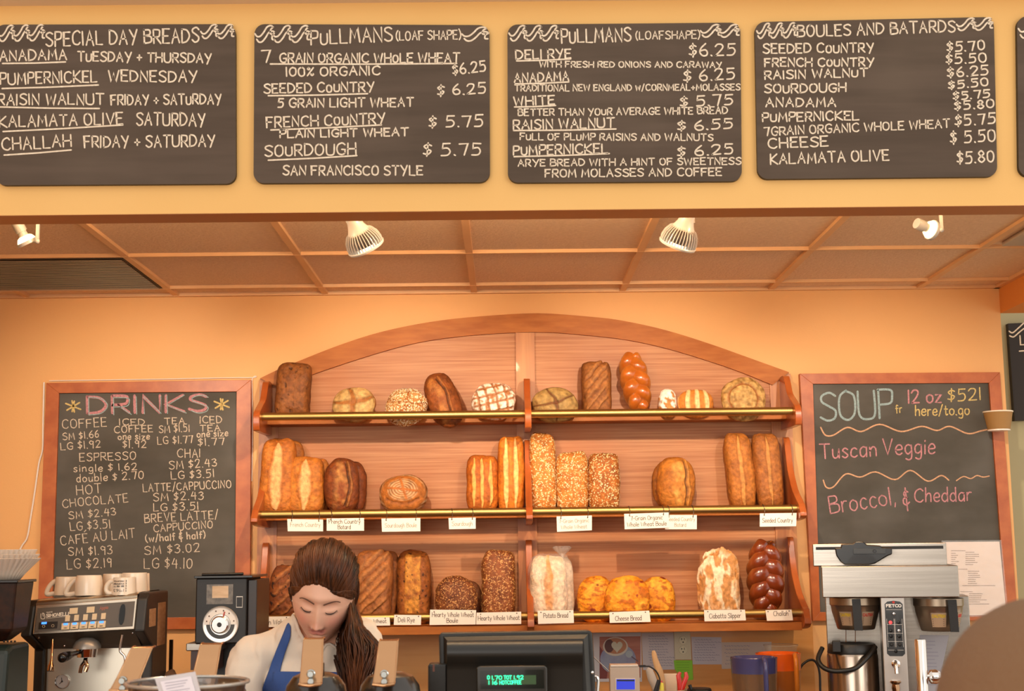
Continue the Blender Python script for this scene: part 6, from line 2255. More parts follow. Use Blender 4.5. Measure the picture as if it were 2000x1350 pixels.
# silver scale display
k = 4.7
T = thing('digital_meter', at(1221, 1380, k), 'small silver box with a blue screen beside the register', 'digital meter')
T.location = (at(1221, 1380, k).x, k + .05, CZ); T['_o'] = tuple(T.location)
a = at(1191, 1303, k); b = at(1251, 1400, k)
m = M(); m.box(a.x, b.x, k, k + .05, b.z, a.z); m.build('case', mat('silver_plastic', '#b9a999', .35, .3), T, smooth=False, bev=.002)
m = M(); m.box(a.x + .002, b.x - .004, k - .002, k + .05, a.z - .0, a.z + .007); m.build('top_edge', mat('silver_light', '#e0d2c2', .3, .5), T, smooth=False, bev=.001)
m = M(); slab(m, [(1202, 1325), (1241, 1325), (1241, 1348), (1202, 1348)], k - .0015, k + .001); m.build('screen_frame', mat('silver_light', '#e0d2c2', .3), T, smooth=False)
m = M(); slab(m, [(1204, 1327), (1240, 1327), (1240, 1347), (1204, 1347)], k - .0025, k - .0016); m.build('blue_screen', mat('screen_blue', '#2a38b0', .3, emit='#2a38b8', estr=.7), T, smooth=False)
m = M(); slab(m, [(1205, 1328), (1239, 1328), (1239, 1331), (1205, 1331)], k - .003, k - .0026); m.build('screen_header', mat('screen_dark', '#2c3038', .3), T, smooth=False)
m = M(); m.box(a.x + .02, b.x - .02, k + .01, k + .04, CZ, b.z); m.box(a.x, b.x, k, k + .06, CZ, CZ + .01); m.build('post', STEEL2, T, smooth=False)
m = M(); m.box(b.x, b.x + .022, k + .006, k + .016, a.z - .003, a.z + .004)
m.tube(catmull([tuple(Vector((b.x + .02, k + .01, a.z)))] + [tuple(at(x, y, k + .01)) for x, y in [(1270, 1303), (1282, 1312), (1289, 1328), (1287, 1342), (1280, 1365)]], 5), .0025, 8)
m.build('plug_and_cord', BLACKP, T)
m = M(); m.tube([at(1160, 1284, k), at(1190, 1312, k)], .0018, 8); m.build('antenna_wire', STEEL2, T)

# crock of utensils
UY = 4.85
T = thing('utensil_crock', (at(1308, 1380, UY).x, UY, CZ), 'cream crock holding wooden spoons, scissors and a marker', 'crock')
a = at(1308, 1336, UY)
m = M(); r = .062
m.lathe([(0, CZ), (r * .9, CZ), (r, CZ + .03), (r, at(1, 1362, UY).z), (r * .93, at(1, 1362, UY).z), (r * .9, CZ + .04)], (a.x, UY, 0), None, 40); m.build('crock_wall', mat('crock_cream', '#c8b090', .4, coat=.4), T)
WSP = mat('spoon_wood', '#c8a274', .6, col2='#b48a5c', scale=(60, 60, 4))


def stick(name, pts, ws, Y, mt, label, cat, th=.006, par=None):
    """flat wooden tool following px points with px widths"""
    m = M()
    k = Y / FPX
    P = [at(x, y, Y) for x, y in pts]
    m.tube(P, [w_ * k / 2 for w_ in ws], 14, flat=1.0, up=(0, 1, 0))
    # flatten in depth
    y0 = Y
    m.v = [Vector((p.x, y0 + (p.y - y0) * .45, p.z)) for p in m.v]
    o = m.build(name, mt, par)
    if par is None:
        tag(o, label, cat)
    return o


stick('wooden_spatula', [(1276, 1271), (1277, 1276), (1280, 1290), (1287, 1310), (1293, 1335), (1300, 1385)], [5, 9, 11, 15, 14, 9], UY + .01, WSP, 'pale wooden spatula standing in the crock in front of the papers', 'spatula')
stick('wooden_spoon', [(1264, 1306), (1268, 1310), (1273, 1325), (1281, 1345), (1290, 1385)], [8, 14, 17, 14, 9], UY - .02, mat('spoon_grey', '#b0a498', .6), 'greyish wooden spoon left of the spatula in the crock', 'spoon')
m = M(); slab(m, [(1296, 1316), (1323, 1316), (1322, 1372), (1299, 1372)], UY + .03, UY + .04)
tag(m.build('paper_packet', mat('packet_cream', '#dcc4a8', .6), smooth=False, bev=.003), 'cream folded packet standing between the spatula and the red scissors', 'packet')
T = thing('scissors', at(1330, 1372, UY - .02), 'red-handled scissors standing handles-up in the crock', 'scissors')
RED = mat('scissor_red', '#c22418', .3, coat=.4)
for pts in ([(1329, 1313), (1325, 1320), (1327, 1335), (1328, 1352)], [(1339, 1313), (1341, 1322), (1336, 1335), (1331, 1352)]):
    stick('handle', pts, [6, 9, 9, 8], UY - .02, RED, '', '', par=T)
stick('blades', [(1329, 1350), (1328, 1385)], [7, 4], UY - .02, CHROME, '', '', par=T)
stick('yellow_marker', [(1291, 1332), (1292, 1336), (1294, 1372)], [4, 8, 9], UY - .045, mat('marker_yellow', '#d8c83a', .4), 'yellow marker with a red tip in the crock', 'marker')
stick('red_cap', [(1291.5, 1330), (1292, 1335)], [4, 6], UY - .045, RED, 'small red marker tip beside the spatula handle', 'marker cap')
stick('black_handle_tool', [(1286, 1328), (1284, 1336), (1279, 1352), (1272, 1378)], [5, 6, 7, 6], UY - .06, BLACKP, 'slim black-handled tool leaning left in the crock', 'utensil')
# black measuring scoop
q = at(1366, 1350, 4.8)
T = thing('black_pot', (q.x, 4.8, CZ), 'black lidded pot with a spout, half out of view below the green note', 'pot')
m = M(); m.lathe([(0, CZ), (.036, CZ), (.040, q.z - .01), (.041, q.z + .006), (.037, q.z + .010), (0, q.z + .010)], (q.x, 4.8, 0), None, 36); m.tube(catmull([tuple(at(x, y, 4.78)) for x, y in [(1355, 1352), (1350, 1346), (1347, 1338)]], 4), .006, 10)
m.build('pot_body', BLACKP, T)


def pitcher(x0, x1, xb0, xb1, ytop, yband, Y, top_mat, body_mat, hx, lab, handle_mat):
    cx = (x0 + x1) / 2
    c = at(cx, ytop, Y)
    k = Y / FPX
    r = (x1 - x0) / 2 * k
    rb = (xb1 - xb0) / 2 * k
    T_ = thing('pitcher', (c.x, Y, CZ), lab, 'pitcher')
    z1 = c.z; zb_ = at(cx, yband, Y).z; z0 = CZ + .0
    m = M(); m.lathe([(0, z0), (rb * .86, z0), (rb * .86, z0 + .004), (rb, zb_ - .10), (r * .965, zb_), (r * .93, zb_), (rb * .9, zb_ - .1), (rb * .8, z0 + .008)], (c.x, Y, 0), None, 40)
    m.build('tinted_body', body_mat, T_)
    m = M(); m.lathe([(r * .965, zb_), (r * .985, z1 - .006), (r, z1), (r * .96, z1), (r * .93, zb_)], (c.x, Y, 0), None, 40); m.build('rim_band', top_mat, T_)
    m = M(); m.lathe([(0, z1 - .010), (r * .8, z1 - .008), (r * .9, z1 + .002), (r * .95, z1 - .006)], (c.x, Y, 0), None, 40, flute=lambda a, z: 0); m.build('lid', top_mat, T_)
    m = M()
    yy = Y - r * .9
    hp = [(hx, ytop + 4, .01), (hx + 1, ytop - 2 + 6, -.025), (hx + 3, ytop + 16, -.045), (hx + 4, ytop + 40, -.045), (hx + 5, ytop + 75, -.035), (hx + 3, ytop + 105, .02)]
    m.tube(catmull([tuple(at(x, y, yy + d_)) for x, y, d_ in hp], 5), .009, 14); m.build('handle', handle_mat, T_)
    return T_


pitcher(1427, 1517, 1432, 1514, 1284, 1314, 5.0, mat('pitcher_blue', '#4a4a78', .25, coat=.4, alpha=.92), mat('pitcher_smoke', '#8a6a50', .12, alpha=.55, coat=.5), 1492,
        'clear plastic pitcher with a blue-violet lid and handle', mat('pitcher_blue', '#4a4a78', .25))
pitcher(1476, 1563, 1480, 1558, 1276, 1308, 5.2, mat('pitcher_orange', '#f06418', .25, coat=.4), mat('pitcher_amber', '#d0742c', .12, alpha=.7, coat=.5), 1552,
        'clear plastic pitcher with an orange lid and handle, behind the blue one', mat('pitcher_orange2', '#e08028', .25))
T = thing('glass_beaker', (at(1525, 1270, 5.42).x, 5.42, CZ), 'clear glass funnel-shaped carafe rim showing above the orange pitcher', 'carafe')
c = at(1525, 1261, 5.42); kk = 5.42 / FPX
m = M(); m.lathe([(33 * kk, 0), (24 * kk, -.045), (20 * kk, -.07), (36 * kk, -.2), (36 * kk, CZ - c.z), (0, CZ - c.z)], c, None, 40); m.build('glass_wall', mat('clear_glass', '#d8c4a8', .05, alpha=.22, spec=.9), T)
m = M(); m.lathe([(33.5 * kk, .001), (33 * kk, .003), (32 * kk, .001), (33.5 * kk, .001)], c, None, 40); m.build('rim', mat('glass_rim', '#c8b49a', .1, alpha=.6), T)
m = M(); m.tube(catmull([tuple(at(x, y, 5.3)) for x, y in [(1563, 1306), (1568, 1298), (1580, 1290), (1592, 1292), (1600, 1310), (1602, 1345), (1602, 1440), (1590, 1478)]], 5), .0045, 8)
tag(m.build('power_cable', BLACKP), 'black power cord arching between the orange pitcher and the brewer', 'cord')
# thin dark post and crumpled paper by the espresso machine
m = M(); q = at(334, 1250, 4.9); m.box(q.x - .006, q.x + .006, 4.9, 4.912, CZ, q.z)
tag(m.build('thin_black_post', BLACKG, smooth=False, bev=.001), 'thin black upright right of the espresso machine', 'post')
q = at(330, 1316, 4.75)
V, F = cube_grid(12)
P = V / np.linalg.norm(V, axis=1)[:, None] * np.array([.036, .03, .045])
P = P * (1 + .3 * nz(P, 40, 3, 2))[:, None]
P[:, 2] = np.maximum(P[:, 2], -.04)
q.z = CZ + .26
P = P + np.array(q)
m = M(); m.cyl((q.x, q.y, CZ), (q.x, q.y, CZ + .225), .05, .06)
tag(m.build('brown_canister', mat('canister_brown', '#6a4024', .5)), 'brown canister below the crumpled cloth, beside the espresso machine', 'canister')
o = np_obj('crumpled_cloth', P, F, None, mat('cloth_brown', '#8e6a50', .8), None, (q.x, q.y, CZ + .22))
tag(o, 'crumpled brown cloth heaped on the canister beside the espresso machine', 'cloth')


# ================================================================== PEOPLE
SKIN = vcol_mat('skin', rough=.48, bump=.08, bscale=400, bdist=.0005, spec=.4, var=.03, vscale=30, sss=.12)
HAIR = mat('hair_brown', '#1a0e07', .42, col2='#5a2f15', scale=(260, 14, 14), lo=.4, hi=.72, blotch=('#86481c', 6, .6), spec=.3, aniso=0)


def remesh(parts_mesh, voxel, smooth_it, name='tmp'):
    me = bpy.data.meshes.new(name)
    me.from_pydata([tuple(v) for v in parts_mesh.v], [], parts_mesh.f)
    me.update()
    bm = bmesh.new(); bm.from_mesh(me)
    bmesh.ops.recalc_face_normals(bm, faces=bm.faces)
    bm.to_mesh(me); bm.free()
    o = bpy.data.objects.new(name, me)
    COL.objects.link(o)
    r = o.modifiers.new('r', 'REMESH'); r.mode = 'VOXEL'; r.voxel_size = voxel
    s = o.modifiers.new('s', 'SMOOTH'); s.iterations = smooth_it; s.factor = .5
    dg = bpy.context.evaluated_depsgraph_get()
    dg.update()
    ev = o.evaluated_get(dg)
    m2 = ev.to_mesh()
    V = np.empty(len(m2.vertices) * 3); m2.vertices.foreach_get('co', V); V = V.reshape(-1, 3)
    F = [tuple(p.vertices) for p in m2.polygons]
    ev.to_mesh_clear()
    bpy.data.objects.remove(o)
    bpy.data.meshes.remove(me)
    return V, F


def g2(x, y, cx, cy, sx, sy):
    return np.exp(-((x - cx) / sx) ** 2 - ((y - cy) / sy) ** 2)


def head_mesh(n=110):
    """local head: face towards -Y, up Z; returns verts, faces, colours"""
    V, F = cube_grid(n // 2)
    U = V / np.linalg.norm(V, axis=1)[:, None]
    x, y, z = U[:, 0], U[:, 1], U[:, 2]
    rx = np.where(z < 0, .0765 - .008 * sst(.0, .95, -z), .076)
    ry = np.where(y < 0, .092, .100)
    P = np.stack([x * rx, y * ry, z * .112], 1)
    # squarer skull / jaw
    P[:, 0] *= 1 + .06 * sst(.2, .8, 1 - abs(z)) * sst(.3, .9, abs(x))
    low = sst(.15, .95, -z)
    P[:, 0] *= 1 - .07 * low * sst(-.4, .6, -y)
    back = sst(-.1, .9, y) * sst(.0, .9, -z)
    P[:, 1] -= .045 * back
    fr = sst(.05, .5, -y)
    X, Z = P[:, 0], P[:, 2]
    d = np.zeros(len(P))
    d += .004 * np.exp(-(Z - .028) ** 2 / .012 ** 2) * np.exp(-(X / .045) ** 2)            # brow
    for s in (-1, 1):
        d -= .0120 * g2(X, Z, s * .030, .006, .017, .012)         # socket
        d += .0075 * g2(X, Z, s * .0315, -.001, .0135, .0085)       # closed lid bulge
        d -= .0022 * g2(X, Z, s * .0315, -.0105, .016, .0026)       # crease below lashes
        d += .0080 * g2(X, Z, s * .040, -.036, .024, .024)         # cheek
        d += .0055 * g2(X, Z, s * .0115, -.0445, .0060, .0055)        # nostril wing
        d -= .0035 * g2(X, Z, s * .019, -.048, .004, .008)
    t = np.clip((.016 - Z) / .058, 0, 1)
    nose_w = .0085 + .0055 * t
    prof = np.where(Z > -.042, t ** 1.15, np.clip(1 - (-.042 - Z) / .010, 0, 1))
    d += (.0215 * prof) * np.exp(-(X / nose_w) ** 2)
    d += .0050 * g2(X, Z, 0, -.040, .0095, .0075)                     # tip
    d -= .0018 * g2(X, Z, 0, -.056, .004, .006)
    lipx = np.exp(-(X / .0210) ** 4)
    d += .0055 * np.exp(-((Z + .0640 - .0016 * np.cos(X * 260)) / .0042) ** 2) * lipx     # upper lip
    d += .0068 * np.exp(-((Z + .0745) / .0050) ** 2) * np.exp(-(X / .0175) ** 4)
    d -= .0042 * np.exp(-((Z + .0692 + 2.0 * X * X) / .0016) ** 2) * np.exp(-(X / .025) ** 4)
    d -= .0040 * g2(X, Z, 0, -.0855, .018, .0055)
    d += .0080 * g2(X, Z, 0, -.100, .020, .012)
    P[:, 1] -= d * fr
    P[:, 2] *= np.where(Z < 0, 1.20, 1.0)
    Z = Z.copy()
    # colours
    base = np.tile(np.array(lin('#e2ae92')), (len(P), 1))
    for s in (-1, 1):
        base = mixc(base, '#df8a78', fr * .55 * g2(X, Z, s * .043, -.036, .022, .020))
        base = mixc(base, '#bd7e62', fr * .45 * g2(X, Z, s * .031, .006, .018, .006))
    base = mixc(base, '#cc8470', fr * .4 * g2(X, Z, 0, -.040, .012, .010))
    lip = fr * np.clip(np.exp(-((Z + .0695) / .0105) ** 4) * np.exp(-(X / .0215) ** 4) * 1.25, 0, 1)
    base = mixc(base, '#c4706a', lip * .75)
    base = mixc(base, '#7a3a38', fr * np.exp(-((Z + .0692 + 2.0 * X * X) / .0012) ** 2) * np.exp(-(X / .023) ** 4) * .8)
    for s in (-1, 1):
        base = mixc(base, '#7a4034', fr * g2(X, Z, s * .0075, -.0505, .0032, .0022))
    return P, F, base, fr


HP, HF, HC, HFR = head_mesh(150)
ear = M()
RH = Matrix.Rotation(math.radians(2), 3, 'Z') @ Matrix.Rotation(math.radians(6.5), 3, 'Y') @ Matrix.Rotation(math.radians(24), 3, 'X')
eye_w = at(622, 1190, 3.66)
HO = eye_w - RH @ Vector((0, -.088, .0))
HO_np = np.array(HO); RHn = np.array(RH)


def hw_(p):
    return HO + RH @ Vector(p)


WOM = thing('person', (HO.x, HO.y + .14, 0), 'young woman with long brown hair looking down, white t-shirt and blue apron', 'person')
# body: one continuous surface of capsules, remeshed
b = M()
neck0 = hw_((0, .030, -.055)); chest = Vector((HO.x - .005, HO.y + .125, 1.30))
nb = Vector((HO.x - .010, HO.y + .105, 1.375))
shL = Vector((at(497, 1290, 3.80).x, 3.82, at(497, 1290, 3.80).z)); shR = Vector((at(697, 1295, 3.82).x, 3.84, at(697, 1295, 3.82).z))
pel = Vector((HO.x, HO.y + .20, .95))


def cap(m, pts, rs, n=16):
    m.tube(pts, rs, n)
    for p, r in ((pts[0], rs[0]), (pts[-1], rs[-1])):
        m.ell(p, (r, r, r), 16)


def torso(m, g):
    for t_, w_, d_ in ((0, .165, .12), (.25, .145, .105), (.5, .15, .11), (.75, .165, .118), (1.0, .155, .10)):
        c_ = pel.lerp(nb - Vector((0, -.02, .075)), t_)
        m.ell(c_, (w_ + g, d_ + g, .125 + g), 24)
    m.ell(nb + Vector((0, .025, -.085)), (.155 + g, .095 + g, .085 + g), 24)
    m.tube([shL, nb + Vector((-.05, .02, -.02))], [.046 + g, .046 + g], 18)
    m.tube([shR, nb + Vector((.05, .02, -.02))], [.046 + g, .046 + g], 18)
    for s_, q in ((-1, shL), (1, shR)):
        m.ell(q, (.050 + g, .050 + g, .050 + g), 20)
    for s_ in (-1, 1):
        m.ell(Vector((HO.x + s_ * .07, HO.y + .055, 1.245)), (.062 + g, .055 + g, .062 + g), 20)


elL = Vector((shL.x - .075, shL.y - .08, 1.14)); wrL = Vector((shL.x + .10, 3.60, 1.04))
elR = Vector((shR.x + .05, shR.y - .05, 1.12)); wrR = Vector((shR.x - .10, 3.60, 1.04))
torso(b, 0)
cap(b, [neck0, neck0.lerp(nb, .5), nb, nb + Vector((0, .01, -.05))], [.050, .050, .056, .07])
b.tube([nb + Vector((0, .0, -.01)), nb + Vector((0, .01, -.06))], [.075, .1], 20)
hands = [(shL, elL, wrL, 1), (shR, elR, wrR, -1)]
for s_, e_, w_, sg in hands:
    cap(b, [s_, s_.lerp(e_, .5), e_], [.050, .044, .037])
    cap(b, [e_, e_.lerp(w_, .4), w_], [.037, .036, .025])
    hd = (w_ - e_).normalized()
    sd_ = Vector((0, 0, 1)).cross(hd).normalized()
    pc = w_ + hd * .045
    b.tube([w_, w_ + hd * .03, w_ + hd * .075], [.024, .030, .030], 16)
    for i, (off, ln) in enumerate(((-.026, .062), (-.009, .074), (.009, .070), (.025, .056))):
        k0 = w_ + hd * .075 + sd_ * off
        k1 = k0 + hd * ln * .5 + Vector((0, 0, -.008))
        k2 = k0 + hd * ln * .85 + Vector((0, 0, -.030))
        b.tube([k0 - hd * .02, k0, k1, k2], [.010, .0098, .0088, .0072], 10)
        b.ell(k2, (.0072, .0072, .0072), 8)
    t0 = w_ + hd * .02 + sd_ * (.022 * sg)
    b.tube([t0, t0 + hd * .03 + sd_ * (.025 * sg), t0 + hd * .06 + sd_ * (.030 * sg) + Vector((0, 0, -.012))], [.014, .012, .009], 10)
for s_ in (-1, 1):
    hip = pel + Vector((s_ * .085, 0, -.03)); kn = Vector((hip.x, hip.y - .01, .50)); an = Vector((hip.x, hip.y + .03, .09))
    cap(b, [hip, hip.lerp(kn, .5), kn, kn.lerp(an, .35), an], [.088, .074, .056, .052, .038])
    b.ell(Vector((an.x, an.y - .05, .04)), (.042, .12, .04), 16)
BV, BF = remesh(b, .008, 6)
# join head and body into one skin mesh
HW = HP @ RHn.T + HO_np
ears = M()
for s_ in (-1, 1):
    pts = [(s_ * .0745, .004, .012), (s_ * .080, .014, .020), (s_ * .082, .026, .012), (s_ * .080, .024, -.008), (s_ * .076, .010, -.026), (s_ * .074, .004, -.020), (s_ * .074, .002, 0), (s_ * .0745, .004, .012)]
    ears.tube(catmull([tuple(hw_(p)) for p in pts], 3), .0042, 8)
    ears.ell(hw_((s_ * .076, .013, -.004)), (.004, .013, .018), 14, RH)
nV = len(BV)
V = np.vstack([BV, HW, np.array([tuple(p) for p in ears.v])])
F = list(BF) + [tuple(i + nV for i in f) for f in HF] + [tuple(i + nV + len(HW) for i in f) for f in ears.f]
C3 = np.vstack([np.tile(np.array(lin('#d89e7e')), (nV, 1)), HC, np.tile(np.array(lin('#d89e7e')), (len(ears.v), 1))])
body = np_obj('body', V, F, C3, SKIN, WOM)

bvh = BVHTree.FromPolygons([Vector(p) for p in HP], HF)


def onface(x, z, off=.0008):
    h = bvh.ray_cast(Vector((x, -.3, z)), Vector((0, 1, 0)))
    p = h[0] if h[0] is not None else Vector((x, -.05, z))
    return hw_((p.x, p.y - off, p.z))


# eyebrows, lashes
BROW = mat('brow_brown', '#5c3a28', .7)
LASH = mat('lash_dark', '#2a1712', .6)
m = M()
for s_ in (-1, 1):
    pts = [(s_ * .012, .0130), (s_ * .022, .0165), (s_ * .034, .0200), (s_ * .045, .0195), (s_ * .053, .0150)]
    m.tube([onface(a, b_, .0002) for a, b_ in catmull(pts, 4)], [.0013 + .0010 * math.sin(PI * min(1, .25 + i / 16)) for i in range(17)], 8)
m.build('eyebrows', BROW, WOM)
m = M()
for s_ in (-1, 1):
    pts = [(s_ * .0185, -.0073), (s_ * .024, -.0110), (s_ * .032, -.0126), (s_ * .040, -.0106), (s_ * .047, -.0050)]
    cp_ = catmull(pts, 4)
    m.tube([onface(a, b_, .0004) for a, b_ in cp_], [.0006 + .0010 * math.sin(PI * i / 16) for i in range(17)], 8)
    for i in range(2, 17):
        a, b_ = cp_[i]
        p = onface(a, b_, .0006)
        m.tube([p, p + RH @ Vector((s_ * .0008 * (i - 6) * .4, -.005, -.0035))], [.00045, .0001], 5)
m.build('eyelashes', LASH, WOM)
m = M(); m.ell(onface(-.0135, -.052, .001), (.0013, .0013, .0013), 10); m.build('nose_stud', CHROME, WOM)
m = M()
for s_ in (-1,):
    m.ell(hw_((s_ * .079, .004, -.022)), (.0028, .0028, .0028), 12); m.ell(hw_((s_ * .079, .004, -.030)), (.0032, .0032, .0036), 12)
m.build('earring', WHITEP, WOM)

# hair: cap grown from the skull plus combed locks
HX, HY_, HZ = HP[:, 0], HP[:, 1], HP[:, 2]
bz_ = np.array([p[2] for p in HP])


def hairline(x):
    """height of the front hairline at local x (swept towards +x)"""
    return np.interp(x, [-.085, -.074, -.060, -.045, -.020, .0, .020, .040, .058, .074, .085], [-.01, .004, .030, .048, .060, .061, .052, .038, .026, .012, -.01])


yb = HY_
infront = sst(.045, -.025, yb)
hl = hairline(HX)
cover = np.where(yb > .02, sst(-.075, -.05, HZ + 0 * yb), sst(-.002, .004, HZ - hl))
cover = np.maximum(cover * 1.0, 0)
nrmv = HP / np.linalg.norm(HP, axis=1)[:, None]
grow = .007 + .024 * sst(.02, .11, HZ) + .010 * sst(-.02, .08, yb) + .004 * sst(.03, .06, abs(HX))
strand = .0012 * np.sin(HX * 900 + 3 * np.sin(yb * 60)) + .0016 * np.sin(HX * 370 + 2 + 2 * np.sin(yb * 40 + HZ * 30))
thin = .18 + .82 * sst(0, .040, HZ - hl) if True else 1
thin = np.where(yb > .02, 1.0, thin)
HCap = HP + nrmv * ((grow * thin + strand) * cover - .006 * (1 - cover))[:, None]
HCap[:, 0] *= 1 + .10 * sst(.03, .10, HZ) * np.clip(cover, 0, 1)
hv = HCap @ RHn.T + HO_np
np_hair = np_obj('hair', hv, HF, None, HAIR, WOM)
capb = BVHTree.FromPolygons([Vector(p) for p in HCap], HF)


def oncap(x, y, z, off=0.0):
    d = Vector((x, y, z)).normalized()
    h = capb.ray_cast(d * .4, -d)
    p = h[0] if h[0] is not None else Vector((x, y, z))
    return p + d * off


# combed locks sweeping from the hairline over the crown
m = M()
r_ = random.Random(11)
for i in range(150):
    x0 = r_.uniform(-.066, .070)
    z0 = float(hairline(np.array([x0]))[0]) + .003
    y0 = -math.sqrt(max(.0004, 1 - (x0 / .078) ** 2 - (z0 / .115) ** 2)) * .095
    p0 = Vector((x0, y0, z0)).normalized()
    sway = r_.uniform(-.10, .10)
    pts = []
    ang_end = r_.uniform(1.3, 2.5)
    ax = Vector((1, 0, 0))
    for k in range(12):
        t = k / 11
        a = ang_end * t
        Rk = Matrix.Rotation(-a, 3, 'X')
        d = Rk @ p0
        d.x = p0.x * (1 + .25 * math.sin(t * PI)) + sway * t * .3
        q = oncap(d.x, d.y, d.z, .0004 + .0022 * math.sin(PI * t) * r_.random())
        pts.append(hw_(q))
    rr_2 = r_.uniform(.0010, .0026)
    m.tube(pts, [rr_2 * max(.15, math.sin(PI * (.06 + .88 * k / 11)) ** .5) for k in range(12)], 6, cap=False)
# fringe swept across the forehead to the viewer's right
for i in range(46):
    u = i / 45
    a0 = Vector((-.012 + .030 * u, -.09, .060 - .004 * u))
    a1 = Vector((.028 + .02 * u, -.085, .046 + .012 * u - .004))
    a2 = Vector((.058 + .010 * u, -.055, .026 + .018 * u))
    a3 = Vector((.078, -.018 + .01 * u, -.004 + .02 * u))
    a4 = Vector((.080, .015, -.030))
    pts = []
    for q in catmull([tuple(a0), tuple(a1), tuple(a2), tuple(a3), tuple(a4)], 4):
        h = oncap(*q, .0015 + .0015 * r_.random())
        pts.append(hw_(h))
    n_ = len(pts)
    m.tube(pts, [.0019 * max(.15, math.sin(PI * (.08 + .84 * k / (n_ - 1))) ** .5) for k in range(n_)], 6, cap=False)
# locks on her other side going behind the ear
for i in range(40):
    u = i / 39
    a0 = Vector((-.030 - .030 * u, -.085 + .02 * u, .056 - .03 * u)); a1 = Vector((-.066 - .008 * u, -.045, .034 - .03 * u)); a2 = Vector((-.083, -.005, .012 - .012 * u)); a3 = Vector((-.080, .035, -.012 - .03 * u)); a4 = Vector((-.060, .07, -.04))
    pts = [hw_(oncap(*q, .001 + .002 * r_.random())) for q in catmull([tuple(a0), tuple(a1), tuple(a2), tuple(a3), tuple(a4)], 4)]
    n_ = len(pts)
    m.tube(pts, [.0020 * max(.15, math.sin(PI * (.08 + .84 * k / (n_ - 1))) ** .5) for k in range(n_)], 6, cap=False)
# long hair falling in front of her left shoulder (viewer's right)
YH = 3.70
fall_l = [(668, 1165), (672, 1190), (668, 1220), (655, 1245), (652, 1275), (660, 1310), (672, 1350), (684, 1400)]
fall_r = [(692, 1150), (698, 1185), (706, 1215), (724, 1240), (740, 1262), (733, 1290), (716, 1330), (708, 1400)]
dep_ = [(3.74, 3.84), (3.70, 3.86), (3.66, 3.84), (3.63, 3.82), (3.62, 3.78), (3.62, 3.74), (3.62, 3.72), (3.63, 3.72)]
for i in range(330):
    u = r_.random() if i > 60 else i / 60
    v = r_.random()
    wob = r_.uniform(-4, 4)
    pts = []
    for k, ((xa, ya), (xb, yb2), (d0, d1)) in enumerate(zip(fall_l, fall_r, dep_)):
        uu = min(1.0, max(0, u + .06 * math.sin(k * 1.3 + i)))
        x = xa + (xb - xa) * uu + wob * k / 7
        y = ya + (yb2 - ya) * uu
        bulge = math.sin(PI * uu)
        Y = d1 + (d0 - d1) * (v * bulge)
        pts.append(at(x, y, Y))
    endk = len(pts) if r_.random() < .8 else 6
    pts = catmull([tuple(p) for p in pts[:endk]], 4)
    n_ = len(pts)
    rr_2 = r_.uniform(.0018, .0040)
    m.tube(pts, [rr_2 * min(1, max(.12, 1.25 - 1.15 * k / (n_ - 1))) for k in range(n_)], 6, cap=False)
for i in range(24):
    p0 = at(716 + i * .8, 1236 + i * .8, 3.76)
    p1 = at(728 + i * .6, 1252 + i * .5, 3.76); p2 = at(742 + r_.uniform(-8, 6), 1262 + i * .6, 3.76); p3 = at(722 + r_.uniform(-8, 8), 1310 + i, 3.74)
    m.tube(catmull([tuple(p0), tuple(p1), tuple(p2), tuple(p3)], 4), .0012, 5, cap=False)
hl_ = m.build('hair_locks', HAIR, WOM, angle=80, fix=False)

# t-shirt
sh = M()
torso(sh, .013)
sh.tube([nb + Vector((0, .012, .004)), nb + Vector((0, .018, -.05))], [.073, .10], 24)
for s_, e_, w_, sg in hands:
    cap(sh, [s_, s_.lerp(e_, .5), s_.lerp(e_, .86)], [.066, .062, .058])
SV, SF = remesh(sh, .007, 8)
# soft folds
fold = nz(SV * np.array([1, .6, .6]), 13, 3.3, 3) * .020 + np.sin(SV[:, 0] * 60 + SV[:, 2] * 40) * .0012
cen = np.array((HO.x, HO.y + .15, 1.2))
dirn = SV - cen; dirn[:, 2] *= .2
dirn /= np.linalg.norm(dirn, axis=1)[:, None] + 1e-9
SV = SV + dirn * fold[:, None]
cut_z = 1.0
keep = [f for f in SF if SV[list(f)][:, 2].mean() > .90]
# open neckline: drop faces near the neck axis at the top
nk = np.array(nb + Vector((0, -.005, .012)))
allb = BVHTree.FromPolygons([Vector(p) for p in SV], keep)
NR = .084
keep = [f for f in keep if not (np.hypot(SV[list(f)][:, 0].mean() - nk[0], (SV[list(f)][:, 1].mean() - nk[1])) < NR and SV[list(f)][:, 2].mean() > nk[2] - .055)]
TEE = mat('tee_white', '#d6c7b6', .8, bump=.25, bscale=500, bdist=.0008)
tee = np_obj('t_shirt', SV, keep, None, TEE, WOM)
so = tee.modifiers.new('sol', 'SOLIDIFY'); so.thickness = .003; so.offset = 1
m = M()
m.tube([nk + Vector((.0665 * math.cos(a), .0665 * math.sin(a) - .002, -.013 - .012 * math.sin(-a) * 1.0 * (1 if math.sin(a) < 0 else .2))) for a in [2 * PI * k / 40 for k in range(41)]] if False else
       [(allb.ray_cast(Vector((nk[0] + NR * math.cos(a), nk[1] + NR * math.sin(a), nk[2] + .2)), Vector((0, 0, -1)))[0] or Vector((nk[0] + NR * math.cos(a), nk[1] + NR * math.sin(a), nk[2] - .02))) for a in [2 * PI * k / 60 for k in range(61)]], .005, 10, flat=1.4)
m.build('neckband', TEE, WOM)
